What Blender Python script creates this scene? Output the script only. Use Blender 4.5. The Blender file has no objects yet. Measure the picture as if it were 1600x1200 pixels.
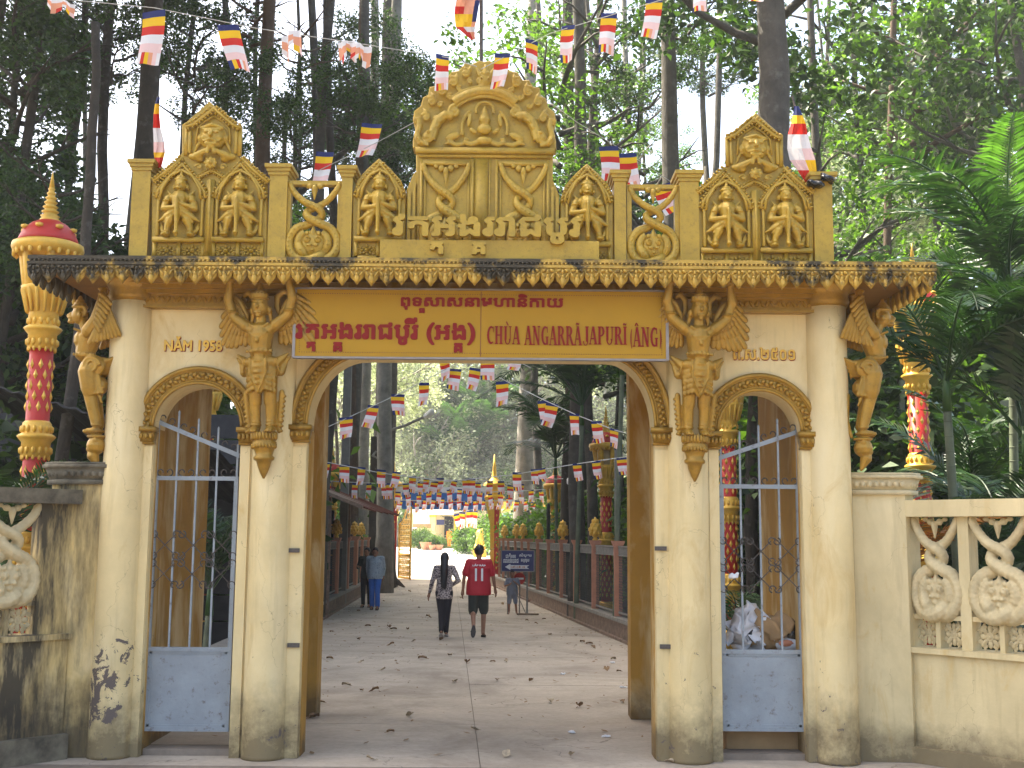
import bpy, math, random
import numpy as np
from mathutils import Vector, Matrix, Euler
S = bpy.context.scene
COL = S.collection
PI = math.pi
R = math.radians
# ---------------------------------------------------------------- camera
CH, CF, TH, RO = 1.85, 1800.0, math.atan(238 / 1800), 0.008
cam = bpy.data.cameras.new('camera'); camo = bpy.data.objects.new('camera', cam); COL.objects.link(camo)
cam.sensor_width = 36; cam.lens = 36 * CF / 1600; cam.clip_end = 2000; cam.clip_start = .05
camo.location = (0, 0, CH)
camo.rotation_euler = (Matrix.Rotation(PI / 2 + TH, 3, 'X') @ Matrix.Rotation(RO, 3, 'Z')).to_euler()
S.camera = camo
# ---------------------------------------------------------------- sky, sun, exposure
SUN_EL, SUN_AZ = R(58), R(-62)          # azimuth measured from +Y towards +X
world = bpy.data.worlds.new('World'); S.world = world; world.use_nodes = True
wn = world.node_tree; bg = wn.nodes['Background']
sky = wn.nodes.new('ShaderNodeTexSky'); sky.sky_type = 'NISHITA'; sky.sun_disc = False
sky.sun_elevation = SUN_EL; sky.sun_rotation = SUN_AZ; sky.air_density = .7; sky.dust_density = 5.0; sky.ozone_density = 1.0
wn.links.new(sky.outputs[0], bg.inputs[0]); bg.inputs[1].default_value = 0.15
sl = bpy.data.lights.new('sun', 'SUN'); sun = bpy.data.objects.new('sun', sl); COL.objects.link(sun)
sl.energy = 4.2; sl.angle = R(.6); sl.color = (1, .95, .86)
sd = Vector((math.sin(SUN_AZ) * math.cos(SUN_EL), math.cos(SUN_AZ) * math.cos(SUN_EL), math.sin(SUN_EL)))
sun.rotation_euler = (-sd).to_track_quat('-Z', 'Y').to_euler(); sun.location = (-20, 30, 60)
S.view_settings.view_transform = 'Standard'; S.view_settings.look = 'None'; S.view_settings.gamma = 1
S.view_settings.exposure = 2.25
S.view_settings.use_white_balance = True; S.view_settings.white_balance_temperature = 7050; S.view_settings.white_balance_tint = 5
try:
    S.cycles.max_bounces = 6; S.cycles.diffuse_bounces = 3; S.cycles.transparent_max_bounces = 8; S.cycles.transmission_bounces = 4
except Exception: pass
rng = random.Random(7); nrg = np.random.RandomState(5)

# ---------------------------------------------------------------- photo pixel (1600x1200) -> world on plane y=Y or z
def _dir(px, py):
    u = (px - 800) / CF; v = -(py - 600) / CF
    u, v = u * math.cos(RO) - v * math.sin(RO), u * math.sin(RO) + v * math.cos(RO)
    return Vector((u, math.cos(TH) - v * math.sin(TH), math.sin(TH) + v * math.cos(TH)))
def P(px, py, Y):
    d = _dir(px, py); return Vector((0, 0, CH)) + d * (Y / d.y)
def G(px, py, z=0):
    d = _dir(px, py); return Vector((0, 0, CH)) + d * ((z - CH) / d.z)

# ---------------------------------------------------------------- materials
def ramp(nt, fac, stops):
    r = nt.nodes.new('ShaderNodeValToRGB'); e = r.color_ramp.elements
    while len(e) > 1: e.remove(e[-1])
    e[0].position = stops[0][0]; e[0].color = (*stops[0][1], 1)
    for p, c in stops[1:]:
        n = e.new(p); n.color = (*c, 1)
    nt.links.new(fac, r.inputs[0]); return r.outputs[0]
def noise(nt, scale, detail=4, rough=.6, vec=None, dist=0):
    n = nt.nodes.new('ShaderNodeTexNoise'); n.inputs['Scale'].default_value = scale
    n.inputs['Detail'].default_value = detail; n.inputs['Roughness'].default_value = rough; n.inputs['Distortion'].default_value = dist
    if vec: nt.links.new(vec, n.inputs['Vector'])
    return n.outputs['Fac']
def wpos(nt, sc=(1, 1, 1)):
    g = nt.nodes.new('ShaderNodeNewGeometry'); m = nt.nodes.new('ShaderNodeMapping'); m.inputs['Scale'].default_value = sc
    nt.links.new(g.outputs['Position'], m.inputs['Vector']); return m.outputs[0]
def mixc(nt, fac, a, b, mode='MIX'):
    m = nt.nodes.new('ShaderNodeMix'); m.data_type = 'RGBA'; m.blend_type = mode
    for i, x in ((0, fac), (6, a), (7, b)):
        if hasattr(x, 'is_linked') or hasattr(x, 'links'): nt.links.new(x, m.inputs[i])
        elif i == 0: m.inputs[0].default_value = x
        else: m.inputs[i].default_value = (*x, 1)
    return m.outputs[2]
def mth(nt, op, a, b=None, clamp=False):
    m = nt.nodes.new('ShaderNodeMath'); m.operation = op; m.use_clamp = clamp
    for i, x in enumerate((a, b)):
        if x is None: continue
        if hasattr(x, 'links'): nt.links.new(x, m.inputs[i])
        else: m.inputs[i].default_value = x
    return m.outputs[0]
def bump(nt, h, strength, dist=.01):
    b = nt.nodes.new('ShaderNodeBump'); b.inputs['Strength'].default_value = strength; b.inputs['Distance'].default_value = dist
    nt.links.new(h, b.inputs['Height']); nt.links.new(b.outputs[0], nt.nodes['Principled BSDF'].inputs['Normal'])
def sc3(c, k): return tuple(min(1, x * k) for x in c)
def mat(name, col, rough=.7, metal=0, var=.18, scale=6, bstr=.25, bscale=40, bdist=.006, extra=None):
    m = bpy.data.materials.new(name); m.use_nodes = True; nt = m.node_tree; b = nt.nodes['Principled BSDF']
    b.inputs['Roughness'].default_value = rough; b.inputs['Metallic'].default_value = metal
    w = wpos(nt)
    c = ramp(nt, noise(nt, scale, 5, .65, w), [(.3, sc3(col, 1 - var)), (.7, sc3(col, 1 + var))])
    if extra: c = extra(nt, c, w)
    nt.links.new(c, b.inputs['Base Color'])
    if bstr: bump(nt, noise(nt, bscale, 4, .6, w), bstr, bdist)
    return m
def sepz(nt):
    g = nt.nodes.new('ShaderNodeNewGeometry'); s = nt.nodes.new('ShaderNodeSeparateXYZ'); nt.links.new(g.outputs['Position'], s.inputs[0]); return s
def plaster_extra(dirt=(.07, .045, .022), zlo=.9, amount=1.1, streak=.7, peel=.60, left=0):
    def f(nt, c, w):
        s = sepz(nt)
        pl = noise(nt, 1, 5, .62, wpos(nt, (2.6, 2.6, .9)), .5); c = mixc(nt, mth(nt, 'MULTIPLY', mth(nt, 'SUBTRACT', pl, .47), 3.2, True), c, (.79, .66, .39))
        pl = noise(nt, 1, 6, .7, wpos(nt, (3.2, 3.2, 1.3)), .8); c = mixc(nt, mth(nt, 'MULTIPLY', mth(nt, 'SUBTRACT', pl, .57), 4, True), c, (.55, .36, .12))
        # splash dirt near the ground, broken up by noise
        zz = mth(nt, 'MULTIPLY', s.outputs[2], -1 / zlo); zz = mth(nt, 'ADD', zz, 1, True)
        n = noise(nt, 3.5, 6, .7, w)
        a = mth(nt, 'MULTIPLY', zz, mth(nt, 'MULTIPLY', n, 1.7 * amount)); a = mth(nt, 'SUBTRACT', a, .30); a = mth(nt, 'MULTIPLY', a, 2.0, True)
        c = mixc(nt, mth(nt, 'MULTIPLY', a, .75), c, dirt)
        # vertical run-off streaks
        st = noise(nt, 1, 4, .6, wpos(nt, (9, 9, .8)))
        st = mth(nt, 'SUBTRACT', st, .55); st = mth(nt, 'MULTIPLY', st, 5 * streak, True)
        c = mixc(nt, mth(nt, 'MULTIPLY', st, .4), c, (.20, .14, .06))
        # peeled paint flecks showing grey render, low down
        n2 = noise(nt, 7, 7, .72, w, .6)
        vd = nt.nodes.new('ShaderNodeVectorMath'); vd.operation = 'DISTANCE'; nt.links.new(w, vd.inputs[0]); vd.inputs[1].default_value = (-3.36, 9.8, .62)
        n2 = mth(nt, 'ADD', n2, mth(nt, 'MULTIPLY', mth(nt, 'SUBTRACT', .48, vd.outputs['Value'], True), .42))
        z3 = mth(nt, 'MULTIPLY', s.outputs[2], -.09); n2 = mth(nt, 'ADD', n2, z3)
        p = mth(nt, 'GREATER_THAN', n2, peel)
        c = mixc(nt, p, c, (.13, .10, .085))
        cv = nt.nodes.new('ShaderNodeTexVoronoi'); cv.feature = 'DISTANCE_TO_EDGE'; cv.inputs['Scale'].default_value = 1.0; cn = nt.nodes.new('ShaderNodeTexNoise'); cn.inputs['Scale'].default_value = 3; cn.inputs['Detail'].default_value = 6; nt.links.new(w, cn.inputs['Vector']); ca = nt.nodes.new('ShaderNodeMixRGB'); ca.blend_type = 'ADD'; ca.inputs[0].default_value = .6; nt.links.new(wpos(nt, (1.3, 1.3, .55)), ca.inputs[1]); nt.links.new(cn.outputs['Color'], ca.inputs[2]); nt.links.new(ca.outputs[0], cv.inputs['Vector'])
        ck_ = mth(nt, 'MULTIPLY', mth(nt, 'LESS_THAN', cv.outputs['Distance'], .0013), mth(nt, 'GREATER_THAN', noise(nt, 1.1, 2, .5, w), .52)); c = mixc(nt, mth(nt, 'MULTIPLY', ck_, .5), c, (.18, .12, .06))
        if left:   # heavy black mould at the left end
            nx = mth(nt, 'MULTIPLY', s.outputs[0], -.9); nx = mth(nt, 'ADD', nx, -3.15 + left, True)
            n3 = noise(nt, 1, 5, .7, wpos(nt, (6, 6, 1.1)))
            k = mth(nt, 'MULTIPLY', nx, mth(nt, 'SUBTRACT', mth(nt, 'MULTIPLY', n3, 4.5), 1.65), True)
            c = mixc(nt, mth(nt, 'MULTIPLY', k, .93), c, (.022, .019, .015))
        return c
    return f
M = {}
M['cream'] = mat('cream_plaster', (.71, .56, .285), .8, var=.10, scale=2.2, bscale=25, bstr=.3, extra=plaster_extra())
M['wallcream'] = mat('wall_plaster', (.60, .49, .27), .85, var=.10, scale=2, bscale=25, bstr=.35, extra=plaster_extra(zlo=.55, streak=.7, peel=.70))
M['wallleft'] = mat('mouldy_plaster', (.60, .44, .18), .85, var=.12, scale=2, bscale=25, bstr=.35, extra=plaster_extra(zlo=1.0, amount=1.3, streak=.9, peel=.72, left=0.62))
M['blackcoping'] = mat('mould_black_coping', (.13, .11, .075), .9, var=.55, scale=7, bscale=30, bstr=.6)
M['stonecast'] = mat('cast_cream_stone', (.55, .45, .26), .8, var=.16, scale=9, bscale=60, bstr=.5)
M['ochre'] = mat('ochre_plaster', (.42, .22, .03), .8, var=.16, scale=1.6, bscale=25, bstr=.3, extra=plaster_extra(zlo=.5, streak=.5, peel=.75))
def gold_extra(nt, c, w):
    n = noise(nt, 30, 5, .7, w); k = mth(nt, 'MULTIPLY', mth(nt, 'SUBTRACT', n, .52), 5, True)
    c = mixc(nt, mth(nt, 'MULTIPLY', k, .45), c, (.15, .08, .012))
    n = noise(nt, 4, 7, .75, w, .5); k = mth(nt, 'MULTIPLY', mth(nt, 'SUBTRACT', n, .60), 8, True)
    return mixc(nt, mth(nt, 'MULTIPLY', k, .55), c, (.09, .055, .02))
M['gold'] = mat('weathered_gold_paint', (.43, .272, .028), .42, .25, var=.15, scale=5, bscale=90, bstr=.4, bdist=.005, extra=gold_extra)
M['gold'].node_tree.nodes['Principled BSDF'].inputs['Specular IOR Level'].default_value = .6
M['golddk'] = mat('bronze_gold_paint', (.36, .20, .025), .36, .35, var=.2, scale=6, bscale=110, bstr=.5, bdist=.005, extra=gold_extra)
def mold(nt, c, w):
    s = sepz(nt)
    n = noise(nt, 2.1, 3, .6, w, .4); n2 = noise(nt, 16, 5, .7, w)
    z = mth(nt, 'MULTIPLY', mth(nt, 'SUBTRACT', s.outputs[2], 4.1), .55)
    lx = mth(nt, 'MULTIPLY', mth(nt, 'ADD', s.outputs[0], 1.9), -.10); lx = mth(nt, 'MAXIMUM', mth(nt, 'MINIMUM', lx, .24), -.02)
    k = mth(nt, 'ADD', mth(nt, 'MULTIPLY', n, 1.2), mth(nt, 'MULTIPLY', n2, .42)); k = mth(nt, 'ADD', k, z); k = mth(nt, 'ADD', k, lx)
    k = mth(nt, 'MULTIPLY', mth(nt, 'SUBTRACT', k, .76), 9, True)
    return mixc(nt, mth(nt, 'MULTIPLY', k, .94), c, (.022, .019, .014))
M['goldmold'] = mat('mouldy_gold_paint', (.48, .30, .05), .5, .2, var=.18, scale=6, bscale=90, bstr=.5, extra=mold)
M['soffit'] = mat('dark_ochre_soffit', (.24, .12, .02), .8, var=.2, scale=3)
M['bannery'] = mat('yellow_banner_sheet', (.40, .215, .003), .7, var=.03, bstr=.05, bscale=8)
M['redtext'] = mat('dark_red_lettering', (.22, .004, .004), .85, var=.03, bstr=0)
M['alum'] = mat('aluminium_strip', (.28, .25, .24), .5, .3, bstr=.1)
def rust(nt, c, w):
    k = mth(nt, 'MULTIPLY', mth(nt, 'SUBTRACT', noise(nt, 14, 7, .75, w), .56), 8, True)
    return mixc(nt, mth(nt, 'MULTIPLY', k, .7), c, (.10, .06, .04))
M['gatemetal'] = mat('blue_grey_gate_paint', (.27, .305, .335), .5, .1, var=.14, scale=4, extra=rust)
M['rustmetal'] = mat('rusty_iron', (.10, .085, .075), .7, .3, var=.3, scale=30)
def conc(nt, c, w):
    a = ramp(nt, noise(nt, .55, 6, .65, w, .8), [(.32, (.66, .63, .60)), (.5, (.95, .93, .91)), (.68, (1.12, 1.1, 1.06))])
    c = mixc(nt, 1.0, c, a, 'MULTIPLY')
    st = noise(nt, 1, 6, .7, wpos(nt, (1.1, 1.7, 1)), 1.2); a = ramp(nt, st, [(.35, (.88, .87, .85)), (.65, (1.05, 1.05, 1.05))])
    c = mixc(nt, 1.0, c, a, 'MULTIPLY')
    k = mth(nt, 'MULTIPLY', mth(nt, 'SUBTRACT', noise(nt, 2.3, 8, .75, w), .60), 9, True)
    c = mixc(nt, mth(nt, 'MULTIPLY', k, .35), c, (.12, .095, .075))
    v = nt.nodes.new('ShaderNodeTexVoronoi'); v.inputs['Scale'].default_value = 14; nt.links.new(w, v.inputs['Vector'])
    sp = mth(nt, 'LESS_THAN', v.outputs['Distance'], .07)
    c = mixc(nt, mth(nt, 'MULTIPLY', sp, .5), c, (.10, .085, .07))
    v2 = nt.nodes.new('ShaderNodeTexVoronoi'); v2.feature = 'DISTANCE_TO_EDGE'; v2.inputs['Scale'].default_value = .45; dn = nt.nodes.new('ShaderNodeMapping'); nn = nt.nodes.new('ShaderNodeTexNoise'); nn.inputs['Scale'].default_value = 1.6; nn.inputs['Detail'].default_value = 6; nt.links.new(w, nn.inputs['Vector']); ad = nt.nodes.new('ShaderNodeMixRGB'); ad.blend_type = 'ADD'; ad.inputs[0].default_value = .9; nt.links.new(w, ad.inputs[1]); nt.links.new(nn.outputs['Color'], ad.inputs[2]); nt.links.new(ad.outputs[0], v2.inputs['Vector'])
    ck_ = mth(nt, 'LESS_THAN', v2.outputs['Distance'], .0028); ck_ = mth(nt, 'MULTIPLY', ck_, mth(nt, 'GREATER_THAN', noise(nt, .7, 2, .5, w), .5))
    return mixc(nt, mth(nt, 'MULTIPLY', ck_, .55), c, (.12, .10, .085))
M['concrete'] = mat('worn_concrete', (.47, .405, .33), .85, var=.10, scale=16, bscale=70, bstr=.35, extra=conc)
M['road'] = mat('dusty_road_concrete', (.25, .205, .165), .9, var=.14, scale=9, bscale=60, bstr=.5, extra=conc)
M['courtyard'] = mat('pale_courtyard_paving', (.55, .53, .50), .85, var=.06, scale=1, bstr=.1)
M['soil'] = mat('leafy_soil', (.085, .07, .04), .95, var=.45, scale=2.5, bscale=14, bstr=.8, bdist=.05)
M['joint'] = mat('dark_joint', (.20, .17, .14), .95)
def brickx(nt, c, w):
    b = nt.nodes.new('ShaderNodeTexBrick'); b.inputs['Scale'].default_value = 1
    return c
M['terra'] = mat('salmon_post_paint', (.50, .22, .13), .8, var=.14, scale=5)
M['plinth'] = mat('brown_plinth_render', (.22, .145, .10), .9, var=.35, scale=9, bscale=30, bstr=.7, bdist=.02)
M['coping'] = mat('grey_concrete_coping', (.26, .235, .20), .9, var=.2, scale=9)
M['wire'] = mat('dull_wire', (.13, .13, .12), .6, .6)
M['red'] = mat('red_column_paint', (.48, .018, .010), .5, var=.1, scale=8, bstr=.1)
M['goldbright'] = mat('bright_gold_paint', (.72, .42, .06), .4, .25, var=.15, scale=9, bscale=60, bstr=.3)
M['yellow'] = mat('yellow_gate_paint', (.80, .46, .05), .5, .1, var=.08)
M['darkroof'] = mat('dark_corrugated_roof', (.035, .033, .035), .6, .3, var=.3)
M['white'] = mat('white_paint', (.75, .73, .70), .7, var=.05)
M['blue'] = mat('blue_banner_cloth', (.035, .16, .52), .6, var=.05, bstr=0)
M['navy'] = mat('navy_sign_board', (.025, .03, .13), .45, var=.08, bstr=0)
M['whitetext'] = mat('white_lettering', (.78, .78, .78), .6, var=.02, bstr=0)
M['shadepaint'] = mat('painted_dark_interior', (.012, .011, .013), .9)  # near-black sheet colour standing in for shade inside openings and recesses
M['brown'] = mat('brown_tile', (.16, .05, .03), .8)
M['skin'] = mat('tan_skin', (.30, .145, .085), .55, var=.06, bstr=.05)
M['hair'] = mat('black_hair', (.008, .006, .009), .4, var=.3, bscale=120, bstr=.5)
M['shirtred'] = mat('crimson_football_shirt', (.42, .008, .022), .75, var=.08, bscale=14, bstr=.5, bdist=.02)
M['black'] = mat('black_cloth', (.011, .008, .014), .8, var=.3)
M['dkolive'] = mat('dark_green_grey_cloth', (.028, .032, .026), .85, var=.2)
def leop(nt, c, w):
    tc = nt.nodes.new('ShaderNodeTexCoord')
    n = noise(nt, 46, 2, .5, tc.outputs['Object'], 1.2); k = mth(nt, 'GREATER_THAN', n, .51)
    return mixc(nt, k, (.50, .42, .38), (.035, .02, .03))
M['leopard'] = mat('spotted_blouse_print', (.5, .4, .35), .85, extra=leop)
def speck(nt, c, w):
    tc = nt.nodes.new('ShaderNodeTexCoord')
    n = noise(nt, 40, 2, .5, tc.outputs['Object'], .6); k = mth(nt, 'GREATER_THAN', n, .60)
    return mixc(nt, mth(nt, 'MULTIPLY', k, .7), c, (.10, .14, .19))
M['paleblouse'] = mat('pale_blue_print_blouse', (.36, .42, .47), .85, extra=speck)
M['bluecloth'] = mat('bright_blue_cloth', (.02, .13, .50), .8, var=.1, bscale=12, bstr=.5, bdist=.02)
M['greycloth'] = mat('grey_cloth', (.20, .21, .25), .85, var=.12, bscale=15, bstr=.5, bdist=.02)
M['orange'] = mat('orange_robe', (.80, .22, .01), .8, var=.1)
M['sandal'] = mat('dark_sandal', (.03, .022, .02), .7)
M['sandalpale'] = mat('pale_sandal', (.45, .42, .40), .7)
FL = {'b': (.02, .03, .14), 'y': (.85, .52, .02), 'r': (.62, .03, .02), 'w': (.80, .78, .80), 'o': (.80, .36, .22), 'p': (.85, .60, .60)}
for k, c in FL.items():
    m = mat('flag_' + {'b': 'blue', 'y': 'yellow', 'r': 'red', 'w': 'white', 'o': 'orange', 'p': 'pink'}[k] + '_cloth', c, .8, var=.06, bstr=0)
    nt = m.node_tree; b = nt.nodes['Principled BSDF']; tr = nt.nodes.new('ShaderNodeBsdfTranslucent'); mx = nt.nodes.new('ShaderNodeMixShader')
    tr.inputs[0].default_value = (*c, 1); mx.inputs[0].default_value = .4
    nt.links.new(b.outputs[0], mx.inputs[1]); nt.links.new(tr.outputs[0], mx.inputs[2]); nt.links.new(mx.outputs[0], nt.nodes['Material Output'].inputs[0]); M['f' + k] = m
FLM = [M['f' + k] for k in 'byrwop']
def leafmat(name, dark, light, trans=.35, tcol=None, rough=.5):
    m = bpy.data.materials.new(name); m.use_nodes = True; nt = m.node_tree; b = nt.nodes['Principled BSDF']
    g = nt.nodes.new('ShaderNodeNewGeometry'); c = ramp(nt, g.outputs['Random Per Island'], [(0, dark), (.75, light), (1, sc3(light, 1.5))])
    nt.links.new(c, b.inputs['Base Color']); b.inputs['Roughness'].default_value = rough
    tr = nt.nodes.new('ShaderNodeBsdfTranslucent'); mx = nt.nodes.new('ShaderNodeMixShader'); mx.inputs[0].default_value = trans
    tc = mixc(nt, 1.0, c, tcol or (1.6, 1.9, .6), 'MULTIPLY') 
    nt.links.new(tc, tr.inputs[0])
    nt.links.new(b.outputs[0], mx.inputs[1]); nt.links.new(tr.outputs[0], mx.inputs[2]); nt.links.new(mx.outputs[0], nt.nodes['Material Output'].inputs[0])
    return m
M['leafdk'] = leafmat('dark_tree_leaves', (.012, .028, .008), (.045, .085, .02), .3)
M['leafmid'] = leafmat('green_tree_leaves', (.03, .06, .012), (.085, .15, .03), .42)
M['leafhaze'] = leafmat('haze_paled_leaves', (.19, .21, .14), (.36, .39, .27), .4, (1.25, 1.35, .85))  # leaf colour paled to stand in for distant haze, bloom and sunlight
M['palm'] = leafmat('palm_leaflets', (.010, .030, .010), (.030, .070, .022), .22, rough=.38)
M['palmlt'] = leafmat('bright_palm_leaflets', (.03, .075, .018), (.06, .13, .032), .32, rough=.4)
M['palmdry'] = leafmat('dry_palm_leaflets', (.20, .08, .015), (.34, .15, .03), .35, (1.5, 1.3, .8))
def barkx(nt, c, w):
    k = mth(nt, 'MULTIPLY', mth(nt, 'SUBTRACT', noise(nt, 5, 6, .7, w), .55), 5, True)
    return mixc(nt, mth(nt, 'MULTIPLY', k, .55), c, (.22, .21, .18))
def bark(name, col): 
    m = mat(name, col, .9, var=.35, scale=3, bstr=0, extra=barkx); nt = m.node_tree
    bump(nt, noise(nt, 1, 6, .7, wpos(nt, (14, 14, 2.5))), .9, .05); return m
M['bark'] = bark('grey_brown_bark', (.085, .072, .058)); M['barkred'] = bark('brown_bark', (.095, .058, .035)); M['barkpale'] = bark('pale_grey_bark', (.24, .22, .19)); M['barkdk'] = bark('dark_bark', (.055, .042, .030))
M['palmtrunk'] = mat('ringed_palm_trunk', (.12, .14, .085), .7, var=.3, scale=4)
M['dryleaf'] = mat('dry_leaf', (.24, .14, .065), .8, var=.4, scale=30); M['dryleafpale'] = mat('pale_dry_leaf', (.42, .33, .22), .8, var=.3, scale=30)
M['paper'] = mat('white_paper', (.75, .75, .78), .7, var=.04); M['card'] = mat('brown_cardboard', (.40, .25, .12), .85, var=.12)
M['blackbag'] = mat('black_plastic', (.01, .01, .01), .25, var=.1)
M['cable'] = mat('dark_cable', (.03, .03, .03), .6); M['cord'] = mat('pale_cord', (.45, .45, .42), .7)
M['pole'] = mat('grey_concrete_pole', (.20, .19, .17), .85)

# ---------------------------------------------------------------- object helpers
W = {}
def tag(o, label=None, cat=None, group=None, kind=None):
    for k, v in (('label', label), ('category', cat), ('group', group), ('kind', kind)):
        if v: o[k] = v
    return o
def thing(name, loc, label, cat, group=None, rz=0, parent=None):
    o = bpy.data.objects.new(name, None); COL.objects.link(o); o.location = loc; o.rotation_euler = (0, 0, rz); o.empty_display_size = .2
    if parent: o.parent = parent; o.location = Vector(loc) - W[parent]
    W[o] = Vector(loc); return tag(o, label, cat, group)
def link(name, me, parent=None, loc=(0, 0, 0)):
    o = bpy.data.objects.new(name, me); COL.objects.link(o); o.location = loc
    if parent: o.parent = parent
    W[o] = Vector(loc) + (W[parent] if parent else Vector()); return o
def copy_tree(o, parent=None, loc=None):
    c = o.copy(); COL.objects.link(c)
    if parent: c.parent = parent
    if loc is not None: c.location = loc
    W[c] = Vector(c.location) + (W[parent] if parent else Vector())
    for ch in list(o.children): copy_tree(ch, c)
    return c
class MB:
    def __init__(s): s.v = []; s.f = []; s.m = []
    def box(s, x0, x1, y0, y1, z0, z1, mi=0):
        a = len(s.v); s.v += [(x, y, z) for z in (z0, z1) for y in (y0, y1) for x in (x0, x1)]
        for q in ((0, 2, 3, 1), (4, 5, 7, 6), (0, 1, 5, 4), (2, 6, 7, 3), (0, 4, 6, 2), (1, 3, 7, 5)): s.f.append([a + i for i in q]); s.m.append(mi)
        return s
    def prism(s, pts, y0, y1, mi=0, ch=0):
        # outline in x,z (any winding) extruded from y0 (front) to y1; ch = chamfer on the front rim
        n = len(pts); ar = sum(pts[i][0] * pts[(i + 1) % n][1] - pts[(i + 1) % n][0] * pts[i][1] for i in range(n))
        if ar < 0: pts = pts[::-1]
        a = len(s.v); rings = []
        if ch:
            ins = []
            for i in range(n):
                p0, p1, p2 = Vector(pts[i - 1]), Vector(pts[i]), Vector(pts[(i + 1) % n])
                d1 = (p1 - p0).normalized() if (p1 - p0).length > 1e-9 else Vector((1, 0)); d2 = (p2 - p1).normalized() if (p2 - p1).length > 1e-9 else d1
                n1 = Vector((-d1.y, d1.x)); n2 = Vector((-d2.y, d2.x)); m = n1 + n2; m = m / max(m.length_squared / 2, .5) if m.length > 1e-6 else n1
                q = p1 + m * ch; ins.append((q.x, q.y))
            rings = [[(x, y0, z) for x, z in ins], [(x, y0 + ch, z) for x, z in pts], [(x, y1, z) for x, z in pts]]
        else: rings = [[(x, y0, z) for x, z in pts], [(x, y1, z) for x, z in pts]]
        for r in rings: s.v += r
        s.f.append(list(range(a, a + n))); s.m.append(mi)
        for k in range(len(rings) - 1):
            for i in range(n):
                j = (i + 1) % n; b = a + k * n; s.f.append([b + i, b + n + i, b + n + j, b + j]); s.m.append(mi)
        e = a + (len(rings) - 1) * n; s.f.append(list(range(e + n - 1, e - 1, -1))); s.m.append(mi); return s
    def tube(s, path, r, n=6, mi=0, closed=False, flat=1.0):
        path = [Vector(p) for p in path]; k = len(path); rr = r if isinstance(r, (list, tuple)) else [r] * k
        a = len(s.v); up = None
        for i, p in enumerate(path):
            if closed: t = path[(i + 1) % k] - path[i - 1]
            else: t = path[min(i + 1, k - 1)] - path[max(i - 1, 0)]
            t = t.normalized() if t.length > 1e-9 else Vector((0, 0, 1))
            if up is None: up = Vector((0, 1, 0)) if abs(t.y) < .9 else Vector((1, 0, 0))
            u = (up - t * up.dot(t)); u = u.normalized() if u.length > 1e-6 else t.orthogonal().normalized(); up = u; w = t.cross(u)
            for j in range(n):
                an = 2 * PI * j / n; s.v.append(tuple(p + (u * math.cos(an) * flat + w * math.sin(an)) * rr[i]))
        for i in range(k if closed else k - 1):
            b = a + i * n; c = a + ((i + 1) % k) * n
            for j in range(n): s.f.append([b + j, b + (j + 1) % n, c + (j + 1) % n, c + j]); s.m.append(mi)
        if not closed:
            s.f.append([a + j for j in range(n)][::-1]); s.f.append([a + (k - 1) * n + j for j in range(n)]); s.m += [mi, mi]
        return s
    def cap(s, p0, p1, r0, r1=None, n=8, mi=0, flat=1.0):
        # capsule
        r1 = r0 if r1 is None else r1; p0 = Vector(p0); p1 = Vector(p1); d = p1 - p0
        d = d.normalized() if d.length > 1e-9 else Vector((0, 0, 1))
        s.tube([p0 - d * r0 * .97, p0 - d * r0 * .7, p0, p1, p1 + d * r1 * .7, p1 + d * r1 * .97], [r0 * .24, r0 * .71, r0, r1, r1 * .71, r1 * .24], n, mi, flat=flat); return s
    def ell(s, c, r, n=8, mi=0, rot=None):
        c = Vector(c); r = (r, r, r) if not isinstance(r, (tuple, list)) else r; a = len(s.v); m = max(3, n // 2)
        for i in range(1, m):
            th = PI * i / m
            for j in range(n):
                ph = 2 * PI * j / n; v = Vector((r[0] * math.sin(th) * math.cos(ph), r[1] * math.sin(th) * math.sin(ph), r[2] * math.cos(th)))
                if rot: v = rot @ v
                s.v.append(tuple(c + v))
        t = Vector((0, 0, r[2])); t = rot @ t if rot else t; s.v.append(tuple(c + t)); s.v.append(tuple(c - t)); T = len(s.v) - 2
        for i in range(m - 2):
            for j in range(n): b = a + i * n; s.f.append([b + j, b + n + j, b + n + (j + 1) % n, b + (j + 1) % n]); s.m.append(mi)
        for j in range(n):
            s.f.append([T, a + j, a + (j + 1) % n]); s.f.append([T + 1, a + (m - 2) * n + (j + 1) % n, a + (m - 2) * n + j]); s.m += [mi, mi]
        return s
    def lathe(s, prof, n=16, o=(0, 0, 0), mi=0, sq=1.0):
        a = len(s.v); k = len(prof)
        for r, z in prof:
            for j in range(n):
                an = 2 * PI * (j + .5) / n; s.v.append((o[0] + r * math.cos(an), o[1] + r * math.sin(an) * sq, o[2] + z))
        for i in range(k - 1):
            for j in range(n): b = a + i * n; s.f.append([b + j, b + (j + 1) % n, b + n + (j + 1) % n, b + n + j]); s.m.append(mi)
        s.f.append([a + j for j in range(n)][::-1]); s.f.append([a + (k - 1) * n + j for j in range(n)]); s.m += [mi, mi]; return s
    def quad(s, p, mi=0): a = len(s.v); s.v += [tuple(x) for x in p]; s.f.append(list(range(a, a + len(p)))); s.m.append(mi); return s
    def add(s, o, mtx=None, mi=None):
        a = len(s.v); s.v += [tuple(mtx @ Vector(v)) if mtx else v for v in o.v]
        fl = mtx is not None and mtx.determinant() < 0
        s.f += [[a + i for i in (q[::-1] if fl else q)] for q in o.f]; s.m += [mi if mi is not None else x for x in o.m]; return s
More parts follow.
